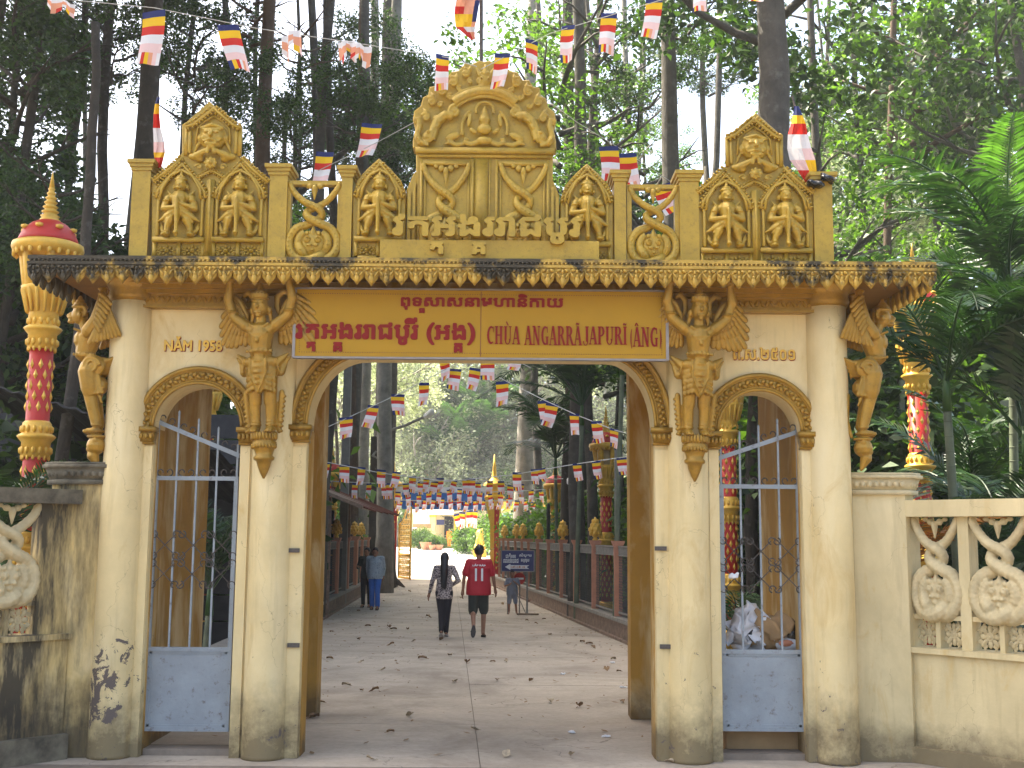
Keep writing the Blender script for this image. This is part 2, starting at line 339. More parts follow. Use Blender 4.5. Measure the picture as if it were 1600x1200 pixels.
    def mesh(s, name, mats, smooth=False, off=None):
        me = bpy.data.meshes.new(name); v = s.v
        if off is not None: v = [(x - off[0], y - off[1], z - off[2]) for x, y, z in v]
        me.from_pydata(v, [], s.f)
        for m in (mats if isinstance(mats, (list, tuple)) else [mats]): me.materials.append(m)
        if len(me.materials) > 1: me.polygons.foreach_set('material_index', s.m)
        if smooth: me.polygons.foreach_set('use_smooth', [True] * len(me.polygons))
        me.update(); return me
    def build(s, name, mats, parent=None, smooth=False, local=False):
        off = None if (local or not parent) else W[parent]
        if parent and not local:   # parents may be rotated
            return link(name, s.mesh(name, mats, smooth, off), parent)
        return link(name, s.mesh(name, mats, smooth), parent)
    def fuse(s, name, mats, vox, smooth=4, dec=None, fac=.5, extra=None, raw=False):
        # one continuous skin around all the shapes
        t = bpy.data.objects.new('t', s.mesh('t', M['gold'])); COL.objects.link(t)
        r = t.modifiers.new('r', 'REMESH'); r.mode = 'VOXEL'; r.voxel_size = vox
        if smooth: q = t.modifiers.new('s', 'SMOOTH'); q.iterations = smooth; q.factor = fac
        if dec: d = t.modifiers.new('d', 'DECIMATE'); d.ratio = dec
        dg = bpy.context.evaluated_depsgraph_get(); e = t.evaluated_get(dg)
        me = bpy.data.meshes.new_from_object(e, depsgraph=dg); me.name = name
        old = t.data; bpy.data.objects.remove(t); bpy.data.meshes.remove(old)
        me.materials.clear()
        if extra:
            n = MB(); n.v = [tuple(v.co) for v in me.vertices]; n.f = [list(p.vertices) for p in me.polygons]; n.m = [0] * len(n.f); n.add(extra)
            bpy.data.meshes.remove(me); return n.mesh(name, mats, True)
        for m in (mats if isinstance(mats, (list, tuple)) else [mats]): me.materials.append(m)
        me.polygons.foreach_set('use_smooth', [True] * len(me.polygons)); me.update(); return me

def raster_solid(mb, cell, dil=0):
    """union of flat triangles seen from the front, rebuilt as solid row strips (no overlapping faces)"""
    V = np.array([(p[0], p[2]) for p in mb.v]); lo = V.min(0) - cell * 2; sh = ((V.max(0) - lo) / cell).astype(int) + 4; g = np.zeros(sh, bool)
    for f in mb.f:
        for q in range(1, len(f) - 1):
            t = V[[f[0], f[q], f[q + 1]]]; ar = (t[1, 0] - t[0, 0]) * (t[2, 1] - t[0, 1]) - (t[2, 0] - t[0, 0]) * (t[1, 1] - t[0, 1])
            if abs(ar) < 1e-9: continue
            a0 = np.maximum(((t.min(0) - lo) / cell - .5).astype(int), 0); a1 = ((t.max(0) - lo) / cell + 1.5).astype(int)
            X_, Z_ = np.meshgrid(lo[0] + (np.arange(a0[0], a1[0]) + .5) * cell, lo[1] + (np.arange(a0[1], a1[1]) + .5) * cell, indexing='ij'); ok = np.ones(X_.shape, bool)
            for e in range(3):
                p, r_ = t[e], t[(e + 1) % 3]; ok &= ((r_[0] - p[0]) * (Z_ - p[1]) - (r_[1] - p[1]) * (X_ - p[0])) * (1 if ar > 0 else -1) >= -1e-9
            g[a0[0]:a1[0], a0[1]:a1[1]] |= ok[:g.shape[0] - a0[0], :g.shape[1] - a0[1]]
    for _ in range(dil): h = g.copy(); h[1:] |= g[:-1]; h[:-1] |= g[1:]; h[:, 1:] |= g[:, :-1]; h[:, :-1] |= g[:, 1:]; h2 = h.copy(); h2[1:, 1:] |= g[:-1, :-1] if _ % 2 else False; h2[:-1, :-1] |= g[1:, 1:] if _ % 2 else False; h2[1:, :-1] |= g[:-1, 1:] if _ % 2 else False; h2[:-1, 1:] |= g[1:, :-1] if _ % 2 else False; g = h2
    r = MB()
    for z in range(g.shape[1]):
        c = np.flatnonzero(np.diff(np.concatenate([[0], g[:, z].astype(int), [0]])))
        for s, e in zip(c[::2], c[1::2]): r.box(lo[0] + s * cell, lo[0] + e * cell, 0, .1, lo[1] + z * cell, lo[1] + (z + 1) * cell)
    return r
def text_mb(body, size=1, offset=.0, extr=.05, bev=0, vox=.02, sub=()):
    """lettering as solid glyphs; returns MB with bbox starting at 0, in x,z facing -y. sub = [(char, x centre fraction, dz, scale)] stacked below"""
    out = MB()
    def one(t, off):
        cu = bpy.data.curves.new('t', 'FONT'); cu.body = t; cu.size = size; cu.extrude = extr; cu.offset = max(0, off - .01); cu.resolution_u = 4
        o = bpy.data.objects.new('t', cu); COL.objects.link(o); bpy.context.view_layer.update()
        me = bpy.data.meshes.new_from_object(o.evaluated_get(bpy.context.evaluated_depsgraph_get()))
        v = [(p.co.x, -p.co.z, p.co.y) for p in me.vertices]; f = [list(p.vertices) for p in me.polygons]
        bpy.data.objects.remove(o); bpy.data.curves.remove(cu); bpy.data.meshes.remove(me); return v, f
    dil = int(round(offset / .011)); offset = 0
    v, f = one(body, offset); out.v = v; out.f = f; out.m = [0] * len(f)
    x0 = min(p[0] for p in v); x1 = max(p[0] for p in v)
    for ch, fx, dz, sc in sub:
        v2, f2 = one(ch, offset); cx = (min(p[0] for p in v2) + max(p[0] for p in v2)) / 2; a = len(out.v)
        out.v += [((p[0] - cx) * sc + x0 + (x1 - x0) * fx, p[1], p[2] * sc + dz) for p in v2]; out.f += [[a + i for i in q] for q in f2]; out.m += [0] * len(f2)
    return raster_solid(out, .011 * size, dil)
def fit(mb, x0, x1, z0, z1, yf, yb, slope=0):
    """stretch lettering into a rectangle between y planes"""
    vs = mb.v; a = [min(p[i] for p in vs) for i in range(3)]; b = [max(p[i] for p in vs) for i in range(3)]
    k = lambda t, i, lo, hi: lo + (t - a[i]) / (b[i] - a[i]) * (hi - lo)
    mb.v = [(k(p[0], 0, x0, x1), k(p[1], 1, yf, yb), k(p[2], 2, z0, z1) + slope * (k(p[0], 0, x0, x1) - x0)) for p in vs]; return mb
# serif capitals from strokes
def serif_mb(txt):
    o = MB(); x = 0; T = .2; t = .075
    def st(x0, w=T, a=0, b=1): o.prism([(x + x0 - w / 2, a), (x + x0 + w / 2, a), (x + x0 + w / 2, b), (x + x0 - w / 2, b)], 0, .06)
    def sf(x0, z, w=.32): o.prism([(x + x0 - w / 2, z), (x + x0 + w / 2, z), (x + x0 + w / 2, z + .05), (x + x0 - w / 2, z + .05)], 0, .06)
    def dg(a, b, w): o.prism([(x + a[0] - w / 2, a[1]), (x + a[0] + w / 2, a[1]), (x + b[0] + w / 2, b[1]), (x + b[0] - w / 2, b[1])], 0, .06)
    def arc(cx, cz, rx, rz, a0, a1, w0, w1, n=14):
        P1 = []; P2 = []
        for i in range(n + 1):
            u = i / n; a = R(a0 + (a1 - a0) * u); w = w0 + (w1 - w0) * math.sin(PI * u)
            P1.append((x + cx + math.cos(a) * rx, cz + math.sin(a) * rz)); P2.append((x + cx + math.cos(a) * (rx - w), cz + math.sin(a) * (rz - w * .9)))
        for i in range(n): o.prism([P1[i], P1[i + 1], P2[i + 1], P2[i]], 0, .06)
    for ch in txt:
        b = {'Ù': 'U', 'Ã': 'A', 'Ĩ': 'I', 'Â': 'A'}.get(ch, ch); w = .72
        if b == ' ': x += .32; continue
        if b == 'H': st(.16); st(.6); o.box(x + .16, x + .6, 0, .06, .47, .53); [sf(q, z) for q in (.16, .6) for z in (0, .95)]; w = .84
        elif b == 'I': st(.16); sf(.16, 0); sf(.16, .95); w = .38
        elif b == 'N': st(.12, t); st(.62, t); dg((.14, 1), (.6, 0), T); sf(.1, 0, .24); sf(.1, .95, .26); sf(.62, .95, .26); w = .8
        elif b == 'U': st(.16, T, .25); st(.62, t, .25); arc(.36, .3, .3, .31, 180, 360, T * .95, .05); sf(.16, .95); sf(.62, .95, .26); w = .8
        elif b == 'A': dg((.06, 0), (.32, 1), t); dg((.62, 0), (.36, 1), T); o.box(x + .14, x + .56, 0, .06, .3, .35); sf(.07, 0, .24); sf(.6, 0, .32); w = .76
        elif b == 'C': arc(.4, .5, .38, .5, 50, 310, .05, T); o.box(x + .6, x + .65, 0, .06, .66, .97); w = .74
        elif b == 'G': arc(.4, .5, .38, .5, 50, 300, .05, T); o.box(x + .6, x + .65, 0, .06, .66, .97); st(.6, T * .9, .02, .42); sf(.6, .4, .3); w = .8
        elif b == 'R': st(.16); sf(.16, 0); sf(.14, .95, .28); arc(.34, .75, .3, .25, 90, -90, .06, T); o.box(x + .16, x + .36, 0, .06, .5, .55); o.box(x + .16, x + .36, 0, .06, .95, 1); dg((.68, 0), (.4, .52), T); sf(.7, 0, .2); w = .8
        elif b == 'P': st(.16); sf(.16, 0); sf(.14, .95, .28); arc(.34, .73, .3, .27, 90, -90, .06, T); o.box(x + .16, x + .36, 0, .06, .46, .51); o.box(x + .16, x + .36, 0, .06, .95, 1); w = .7
        elif b == 'J': st(.36, T, .15); sf(.36, .95); arc(.22, .18, .24, .24, 180, 360, .12, .03); w = .54
        elif b == '(': arc(.42, .4, .36, .66, 130, 230, .03, .11); w = .3
        elif b == ')': arc(-.12, .4, .36, .66, -50, 50, .03, .11); w = .3
        c = w / 2 - .06
        if ch in 'ÃĨ': o.tube([(x + c - .16, .03, 1.1), (x + c - .07, .03, 1.17), (x + c + .07, .03, 1.1), (x + c + .16, .03, 1.17)], .045, 6)
        if ch == 'Â': dg((c - .15, 1.06), (c, 1.22), .09); dg((c + .15, 1.06), (c, 1.22), .09)
        if ch == 'Ù': dg((c + .06, 1.05), (c - .1, 1.25), .12)
        x += w + .05
    return raster_solid(o, .016)
# ================================================================ ground
def X(px, py, Y): return P(px, py, Y).x
def Z(px, py, Y): return P(px, py, Y).z
def gz(y):   # the courtyard climbs gently
    return 0 if y < 52 else min(.75, (y - 52) * .0155)
mb = MB(); ys = [-30, 0, 6, 10, 16, 25, 40, 52, 60, 75, 90, 100, 130, 220, 500, 900]; xs = [-700, -150, -60, -25, -9, -4, 0, 4, 9, 25, 60, 150, 700]
for y in ys:
    for x in xs: mb.v.append((x, y, gz(y) - .06 if y > 60 else -.06 + gz(y)))
n = len(xs)
for i in range(len(ys) - 1):
    for j in range(n - 1): a = i * n + j; mb.f.append([a, a + 1, a + n + 1, a + n]); mb.m.append(0)
tag(mb.build('ground', M['soil']), kind='structure')
mb = MB(); mb.box(-9, 9, -6, 9.62, -.05, -.004); tag(mb.build('road', M['road']), kind='structure')
# the concrete path: slabs with recessed joints
LX = lambda y: -3.02 - .0436 * y        # left plinth face
RX = lambda y: 4.46 - .1163 * y         # right plinth face
path = thing('path', (0, 10, 0), None, None); path['kind'] = 'structure'
mb = MB(); yy = [9.6, 12, 14, 16, 22, 36, 51.5]
WL = lambda y: -4.6 if y < 12.9 else LX(y) - .1
WR = lambda y: 3.6 if y < 12.9 else RX(y) + .1
mb.quad([(-4.6, 9.62, -.018), (3.8, 9.62, -.018), (3.8, 13, -.018), (-4.6, 13, -.018)])
mb.quad([(LX(13), 13, -.018), (RX(13), 13, -.018), (RX(51.5), 51.5, -.018), (LX(51.5), 51.5, -.018)]); mb.build('joint_bed', M['joint'], path)
cx = lambda y: .28 - .053 * y
cuts = [9.62, 11.75, 14.85, 18.2, 21.6, 25, 28.6, 32.3, 36, 40, 44, 48, 51.5]
g = .0035
for i in range(len(cuts) - 1):
    y0, y1 = cuts[i] + g, cuts[i + 1] - g
    for sd_ in (0, 1):
        mb = MB(); ya = y0; hgt = rng.uniform(-.004, .002)
        if sd_ == 0: q = [(WL(y0 if y0 > 12.9 else 9), ya), (cx(ya) - g, ya), (cx(y1) - g, y1), (WL(y1 if y0 > 12.9 else 9), y1)]
        else: q = [(cx(ya) + g, ya), (WR(y0 if y0 > 12.9 else 9), ya), (WR(y1 if y0 > 12.9 else 9), y1), (cx(y1) + g, y1)]
        a = len(mb.v)
        mb.v += [(x, y, hgt) for x, y in q] + [(x, y, -.06) for x, y in q]; mb.f = [[0, 1, 2, 3], [0, 4, 5, 1], [1, 5, 6, 2], [2, 6, 7, 3], [3, 7, 4, 0]]; mb.m = [0] * 5
        mb.build('slab', M['concrete'], path)
mb = MB(); a = 0
for y in (51.5, 60, 75, 90, 100, 112): mb.v += [(-30, y, gz(y) - .01), (30, y, gz(y) - .01)]
mb.f = [[2 * i, 2 * i + 1, 2 * i + 3, 2 * i + 2] for i in range(5)]; mb.m = [0] * 5; tag(mb.build('courtyard', M['courtyard']), kind='structure')

# ================================================================ temple gate
GY = 9.95
gate = thing('temple_gate', (-.27, GY, 0), 'tall cream and gold temple gateway with carved parapet, three openings and winged figures', 'gateway')
# --- plan, world metres
ICL = X(407, 1172, 9.85); ICR = X(1083, 1178, 9.85); OCL = X(168, 1160, 9.9); OCR = X(1312, 1172, 9.9)
dL0, dL1 = X(218, 1155, GY), X(358, 1160, GY)
dR0, dR1 = X(1130, 1165, GY), X(1262, 1165, GY)
mL, mR = X(466, 1160, GY), X(1026, 1165, GY)
spz = Z(300, 668, GY); topz = Z(700, 470, GY)
openz = Z(750, 560, GY)
WT = .30                                   # wall thickness
def arcpts(cx, cz, r, a0, a1, n=20, rz=None): rz = rz or r; return [(cx + r * math.cos(R(a0 + (a1 - a0) * i / n)), cz + rz * math.sin(R(a0 + (a1 - a0) * i / n))) for i in range(n + 1)]
def facade(y0, y1, matn):
    o = [(OCL, 0), (dL0, 0)] + arcpts((dL0 + dL1) / 2, spz, (dL1 - dL0) / 2, 180, 0) + [(dL1, 0), (mL, 0)]
    o += arcpts(mL + .47, openz - .60, .47, 180, 90, 12, .60) + arcpts(mR - .40, openz - .60, .40, 90, 0, 12, .60) + [(mR, 0), (dR0, 0)]
    o += arcpts((dR0 + dR1) / 2, spz, (dR1 - dR0) / 2, 180, 0) + [(dR1, 0), (OCR, 0), (OCR, topz), (OCL, topz)]
    MB().prism(o, y0, y1).build('wall', matn, gate)
facade(GY, GY + WT, M['cream'])
BY = 12.15
sofz_ = Z(755, 412, 9.35) - .032
# reveals painted ochre: thin linings just proud of the wall faces
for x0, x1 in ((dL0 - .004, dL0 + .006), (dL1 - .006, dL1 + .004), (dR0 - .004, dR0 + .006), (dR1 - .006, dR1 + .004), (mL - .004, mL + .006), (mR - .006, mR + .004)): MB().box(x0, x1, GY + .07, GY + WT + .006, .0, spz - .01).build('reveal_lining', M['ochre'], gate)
# rear frame: piers and beam
for xa, xb in ((OCL - .18, dL0 - .22), (ICL - .25, X(493, 1112, BY)), (X(986, 1115, BY), ICR + .2), (dR1 + .25, OCR + .15)):
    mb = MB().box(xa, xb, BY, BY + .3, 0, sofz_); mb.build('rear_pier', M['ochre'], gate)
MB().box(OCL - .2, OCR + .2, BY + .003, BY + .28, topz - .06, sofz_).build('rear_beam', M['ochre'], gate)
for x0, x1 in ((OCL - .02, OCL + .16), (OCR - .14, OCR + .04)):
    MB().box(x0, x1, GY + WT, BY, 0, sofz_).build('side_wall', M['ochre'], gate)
MB().lathe([(.19, 0), (.19, topz)], 20, (X(1240, 1100, BY), BY - .14, 0)).build('rear_column', M['cream'], gate, True)
# front columns
def column(x, y, r=.18):
    pr = [(r * 1.04, 0), (r * 1.03, .03)]
    for i in range(12): pr.append((r * (1.02 - .0035 * i), .06 + (topz - .06) * i / 11))
    return MB().lathe(pr, 28, (x, y, 0))
for x in (OCL, ICL, ICR, OCR): column(x, GY + .02).build('column', M['cream'], gate, True)
# carved arch bands
def carve_row(mb, pts, r, n=None, mi=0, yo=0):
    for i, p in enumerate(pts):
        k = 1 + .25 * math.sin(i * 2.1)
        mb.ell((p[0], p[1] + yo, p[2]), (r * k, r * .55, r / k), 7, mi, Matrix.Rotation(i * 1.1, 3, 'Y'))
def archband(cx, cz, r, a0, a1, w=.145, rz=None):
    rz = rz or r; n = 26; mb = MB(); y = GY
    I = arcpts(cx, cz, r, a0, a1, n, rz); O = arcpts(cx, cz, r + w, a0, a1, n, rz + w)
    for i in range(n):
        mb.prism([I[i], O[i], O[i + 1], I[i + 1]], y - .035, y + .02)
    f = lambda k: [(p[0] * (1 - k) + q[0] * k, y - .035, p[1] * (1 - k) + q[1] * k) for p, q in zip(I, O)]
    mb.tube(f(0.05), .017, 6); mb.tube(f(.93), .022, 6); mb.tube(f(.78), .009, 5); mb.tube(f(.2), .009, 5)
    m = 40; c = arcpts(cx, cz, r + w * .48, a0, a1, m, rz + w * .48)
    for i, p in enumerate(c):
        o = .012 * (1 if i % 2 else -1); d = Vector((p[0] - cx, p[1] - cz)).normalized()
        mb.ell((p[0] + d.x * o, y - .037, p[1] + d.y * o), (.03, .022, .019), 7, 0, Matrix.Rotation(-math.atan2(d.y, d.x) + (.7 if i % 2 else -.7), 3, 'Y'))
    return mb
def capital(x, z, w, sgn=0):
    mb = MB(); y = GY
    mb.box(x - w * .5, x + w * .5, y - .09, y + .05, z - .022, z + .02)
    mb.prism([(x - w * .5 + .01, z - .022), (x + w * .5 - .01, z - .022), (x + w * .36, z - .11), (x - w * .36, z - .11)], y - .075, y + .05)
    mb.box(x - w * .40, x + w * .40, y - .05, y + .05, z - .13, z - .108)
    for i in range(4): mb.ell((x - w * .33 + w * .22 * i, y - .076, z - .062), (.02, .018, .033), 7)
    return mb
cLx, cRx = (dL0 + dL1) / 2, (dR0 + dR1) / 2
for cxx, ww in ((cLx, (dL1 - dL0) / 2), (cRx, (dR1 - dR0) / 2)): archband(cxx, spz, ww + .004, 180, 0).build('arch_band', M['golddk'], gate, True)
archband(mL + .47, openz - .60, .474, 180, 92, rz=.604).build('arch_band', M['golddk'], gate, True)
archband(mR - .40, openz - .60, .404, 88, 0, rz=.604).build('arch_band', M['golddk'], gate, True)
zc = spz - .02
for x, w in ((dL0 - .07, .19), (dL1 + .06, .17), (mL - .06, .20), (mR + .06, .19), (dR0 - .05, .15), (dR1 + .07, .19)): capital(x, zc if x not in (mL - .06, mR + .06) else openz - .62, w).build('capital', M['golddk'], gate, True)
# proud jamb strips with pale face
for x0, x1 in ((dL0 - .10, dL0 - .004), (dL1 + .004, dL1 + .09), (mL - .13, mL - .004), (mR + .004, mR + .13), (dR0 - .09, dR0 - .004), (dR1 + .004, dR1 + .10)):
    MB().box(x0, x1, GY - .022, GY + .02, 0, zc - .14).build('jamb_strip', M['cream'], gate)
# hinges on the main jambs
for px, py in ((459, 860), (459, 1008), (1032, 857), (1040, 1010)):
    p = P(px, py, GY - .02); MB().box(p.x - .05, p.x + .05, GY - .045, GY - .02, p.z - .018, p.z + .018).build('hinge', M['rustmetal'], gate)
# beam moulding under the eave
def moulding(x0, x1, zt, ya):
    mb = MB(); h = zt - topz + .05
    mb.box(x0, x1, ya - .20, ya + .02, zt - .06, zt); mb.box(x0 + .0, x1 - .0, ya - .15, ya + .02, zt - .10, zt - .055)
    mb.box(x0, x1, ya - .115, ya + .02, zt - .135, zt - .095); mb.box(x0, x1, ya - .08, ya + .02, zt - .24, zt - .13); mb.box(x0, x1, ya - .10, ya + .02, zt - .262, zt - .235)
    n = int((x1 - x0) / .045)
    for i in range(n): mb.ell((x0 + (i + .5) * (x1 - x0) / n, ya - .082, zt - .185), (.02, .016, .036), 6, 0, Matrix.Rotation(.5 if i % 2 else -.5, 3, 'Y'))
    return mb
eaveb = Z(755, 412, 9.35) + .0
eaveT = Z(755, 402, 9.35); tipz = Z(755, 446, 9.35)
sofz = eaveb - .03
ex0, ex1 = X(38, 405, 9.35), X(1468, 420, 9.35)
moulding(OCL + .0, mL, sofz, GY).build('beam_moulding', M['golddk'], gate)
moulding(mR, OCR, sofz, GY).build('beam_moulding', M['golddk'], gate)
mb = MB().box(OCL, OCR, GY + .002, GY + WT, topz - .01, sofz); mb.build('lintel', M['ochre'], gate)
for x in (OCL, OCR):
    MB().lathe([(.19, 0), (.21, .05), (.20, .10), (.23, .16), (.26, sofz - topz + .04)], 20, (x, GY + .02, topz - .04)).build('column_capital', M['golddk'], gate, True)
# --- eave slab with its beaded and leafy fringe
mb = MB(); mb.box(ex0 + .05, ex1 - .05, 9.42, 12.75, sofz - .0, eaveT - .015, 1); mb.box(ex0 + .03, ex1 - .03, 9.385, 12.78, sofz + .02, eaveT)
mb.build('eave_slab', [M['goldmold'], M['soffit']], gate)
mb = MB(); mb.box(ex0 + .02, ex1 - .02, 9.362, 9.384, eaveT - .035, eaveT - .008); mb.box(ex0 + .02, ex1 - .02, 9.356, 9.384, eaveT - .082, eaveT - .058)
fz = eaveT - .082
mb.box(ex0 + .02, ex1 - .02, 9.368, 9.39, fz - .02, fz); o = mb.build('eave_lip', M['goldmold'], gate)
mb = MB(); n = 210
for i in range(n): mb.ell((ex0 + .03 + (i + .5) * (ex1 - ex0 - .06) / n, 9.36, eaveT - .047), .0125, 5)
o = mb.build('bead_row', M['goldmold'], gate, True); o['kind'] = 'stuff'
NP = 62; pw = (ex1 - ex0 - .04) / NP; ph = fz - tipz + .01
def pendant(k):
    mb = MB(); h = ph
    mb.prism([(-pw * .5, 0), (pw * .5, 0), (pw * .5, -h * .35), (pw * .42, -h * .62), (pw * .18, -h * .82), (0, -h), (-pw * .18, -h * .82), (-pw * .42, -h * .62), (-pw * .5, -h * .35)], .012, .035, 0)
    mb.ell((0, .006, -h * .66), (pw * .2, .022, h * .26), 8); mb.ell((0, 0, -h * .45), (pw * .12, .02, h * .12), 6)
    for s_ in (-1, 1):
        mb.ell((s_ * pw * .30, .006, -h * .42), (pw * .10, .018, h * .19), 6, 0, Matrix.Rotation(s_ * .5, 3, 'Y'))
        mb.ell((s_ * pw * .27, .006, -h * .16), (pw * .19, .02, h * .085), 6, 0, Matrix.Rotation(s_ * .5, 3, 'Y'))
        mb.ell((s_ * pw * .43, .008, -h * .28), (pw * .07, .016, h * .07), 6)
    mb.ell((0, .002, -h * .22), (pw * .11, .02, h * .13), 6)
    return mb.mesh('pendant_leaf', M['goldmold'], True)
pm = pendant(0)
for i in range(NP):
    o = link('pendant_leaf', pm, gate, (ex0 + .02 + (i + .5) * pw - W[gate].x, 9.355 - GY, fz + .004)); o.rotation_euler = (rng.uniform(-.03, .03), rng.uniform(-.03, .03), rng.uniform(-.05, .05)); o.scale.z = rng.uniform(.94, 1.04)
for i in range(20):   # the return along both ends
    for xx, a in ((ex0 + .03, PI / 2), (ex1 - .03, -PI / 2)):
        o = link('pendant_leaf', pm, gate, (xx - W[gate].x, 9.42 + (i + .5) * pw * 1.2 - GY, fz + .004)); o.rotation_euler = (0, 0, -a)

# ---------------------------------------------------------------- parapet. local pixel frame: K(cx, base py) with z up in pixel units
PY_ = 9.58; PS = 9.86 / CF * 1.0        # metres per photo pixel at the parapet
def frame(px, py, Y=PY_): p = P(px, py, Y); return p
def mxf(px, py, Y=PY_, s=PS, flip=1): p = P(px, py, Y); return Matrix.Translation(p) @ Matrix.Diagonal((s * flip, s, s, 1))
def poly_at(px, py, pts, y0, y1, Y=PY_, ch=.012, s=PS):
    p = P(px, py, Y); return MB().prism([(p.x + a * s, p.z + b * s) for a, b in pts], Y + y0, Y + y1, 0, ch)
base_z = eaveT - .004
def rim(mb, pts, w, d=5):
    d = d * 1.7     # carved edging along a polyline in px units (y toward viewer negative)
    v = [Vector((a, 0, b)) for a, b in pts]
    mb.tube([(p.x, -d * .5, p.z) for p in v], w * .28, 6)
    for i in range(len(v) - 1):
        L = (v[i + 1] - v[i]).length; m = max(1, int(L / (w * .42)))
        for j in range(m):
            p = v[i].lerp(v[i + 1], (j + .5) / m); dr = (v[i + 1] - v[i]).normalized(); nn = Vector((-dr.z, 0, dr.x))
            mb.ell(p + nn * w * .36 + Vector((0, -d * .5, 0)), (w * .32, d * .42, w * .17), 6, 0, Matrix.Rotation(rng.uniform(-1, 1), 3, 'Y'))
            mb.ell(p - nn * w * .34 + Vector((0, -d * .5, 0)), (w * .17, d * .5, w * .17), 5)
def spiral(mb, c, r, turns=1.4, a0=0, sg=1, w=3.0, y=-5, flat=.8):
    pts = []; rr = []
    n = int(16 * turns)
    for i in range(n + 1):
        u = i / n; a = a0 + sg * u * turns * 2 * PI; q = r * (1 - .85 * u); pts.append((c[0] + math.cos(a) * q, y - 1.5 * u, c[1] + math.sin(a) * q)); rr.append(w * (1 - .45 * u))
    mb.tube(pts, rr, 6); mb.ell((c[0], y - 1, c[1]), (w * .9, w, w * .9), 6)
# guardian relief (height 106 px, origin between the feet)
def guardian():
    m = MB(); c = m.cap
    c((0, -4, 92), (0, -4, 106), 5, 1.2); m.ell((0, -5, 91), (11, 7, 3.2), 10); m.ell((0, -5, 95), (8, 6, 3), 8)
    m.ell((0, -6, 82), (9.5, 8, 9.5), 12); m.ell((0, -13, 80), (2.2, 3, 2.6), 6); m.ell((-4, -12, 84), (3, 2, 1.6), 6); m.ell((4, -12, 84), (3, 2, 1.6), 6); m.ell((0, -12, 75.5), (5.5, 3, 1.6), 6)
    for s in (-1, 1):
        m.ell((s * 10, -4, 80), (2.6, 3, 5), 6); c((s * 11, -3, 63), (s * 21, -3, 75), 4.2, .9)
        c((s * 17, -5, 61), (s * 23, -6, 45), 6.2, 5.2); m.ell((s * 19, -8, 56), (6.5, 5, 2), 8); c((s * 23, -7, 44), (s * 3, -13, 47 + 3 * s), 5, 3.4); m.ell((s * 2, -15, 48 + 4 * s), (4, 3.5, 3.2), 6)
        c((s * 4, -6, 40), (s * 18, -6, 31), 8, 6.5); c((s * 12, -8, 34), (s * 31, -6, 24), 6.5, 1.2); c((s * 9, -10, 30), (s * 22, -8, 22), 4, 1); c((s * 18, -4, 24), (s * 26, -3, 33), 4, .8)
        c((s * 12, -7, 26), (s * 17, -6, 14), 7.5, 5); c((s * 17, -6, 14), (s * 17, -6, 4), 5, 4.2); m.ell((s * 17, -6, 9), (5.6, 5.5, 1.5), 8); m.ell((s * 19, -9, 2), (7, 7, 3), 8)
        c((s * 23, -2, 8), (s * 33, -1, 20), 4, .8); c((s * 25, -2, 14), (s * 30, -1, 27), 3, .8)
        c((s * 5, -11, 36), (s * 13, -10, 22), 2.0, 1.2)
    m.ell((0, -5, 62), (16, 9, 9), 12); c((0, -5, 60), (0, -6, 44), 13, 10); m.ell((0, -7, 69), (11, 6, 3), 8); m.ell((0, -8, 43), (12, 8, 2.4), 10)
    c((0, -17, 56), (0, -14, 0), 3, 3, 8); m.ell((0, -16, 3), (4.5, 4, 3), 8); c((0, -12, 40), (0, -11, 22), 5, 3)
    m = MB().add(m, Matrix.Diagonal((1.04, 1.5, 1.0, 1)))
    return m.fuse('guardian_figure', M['gold'], .95, 1, .45)
gm = guardian()
def flower_grille(w, h):
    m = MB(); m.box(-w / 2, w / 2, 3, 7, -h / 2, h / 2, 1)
    m.ell((0, -2, 0), (4.5, 4.5, 4.5), 8); m.ell((0, -6, 0), (2, 2, 2), 6)
    for i in range(8):
        a = i * PI / 4; k = 8 if i % 2 else 9.5
        m.ell((math.cos(a) * k, -1, math.sin(a) * k * .85), (4.2, 2.6, 2.3), 6, 0, Matrix.Rotation(-a, 3, 'Y'))
    for sx in (-1, 1):
        for sz in (-1, 1): spiral(m, (sx * (w / 2 - 7), sz * (h / 2 - 5)), 4.6, 1.1, a0=(0 if sx > 0 else PI), sg=-sx * sz, w=1.7, y=-1)
    return m.mesh('flower_grille', [M['gold'], M['shadepaint']], True)
fgm = flower_grille(42, 21)
def put(name, me, parent, px, py, Y=PY_, s=PS, flip=1):
    o = link(name, me, parent); p = P(px, py, Y); o.location = p - W[parent]; o.scale = (s * flip, s, s); W[o] = p; return o
def relief_mesh(m, px, py, name, parent, Y=PY_, matn='gold', s=PS):
    n = MB().add(m, mxf(px, py, Y, s)); return n.build(name, M[matn], parent, True)
def part_empty(name, px, py): p = P(px, py, PY_); return thing(name, p, None, None, parent=gate)
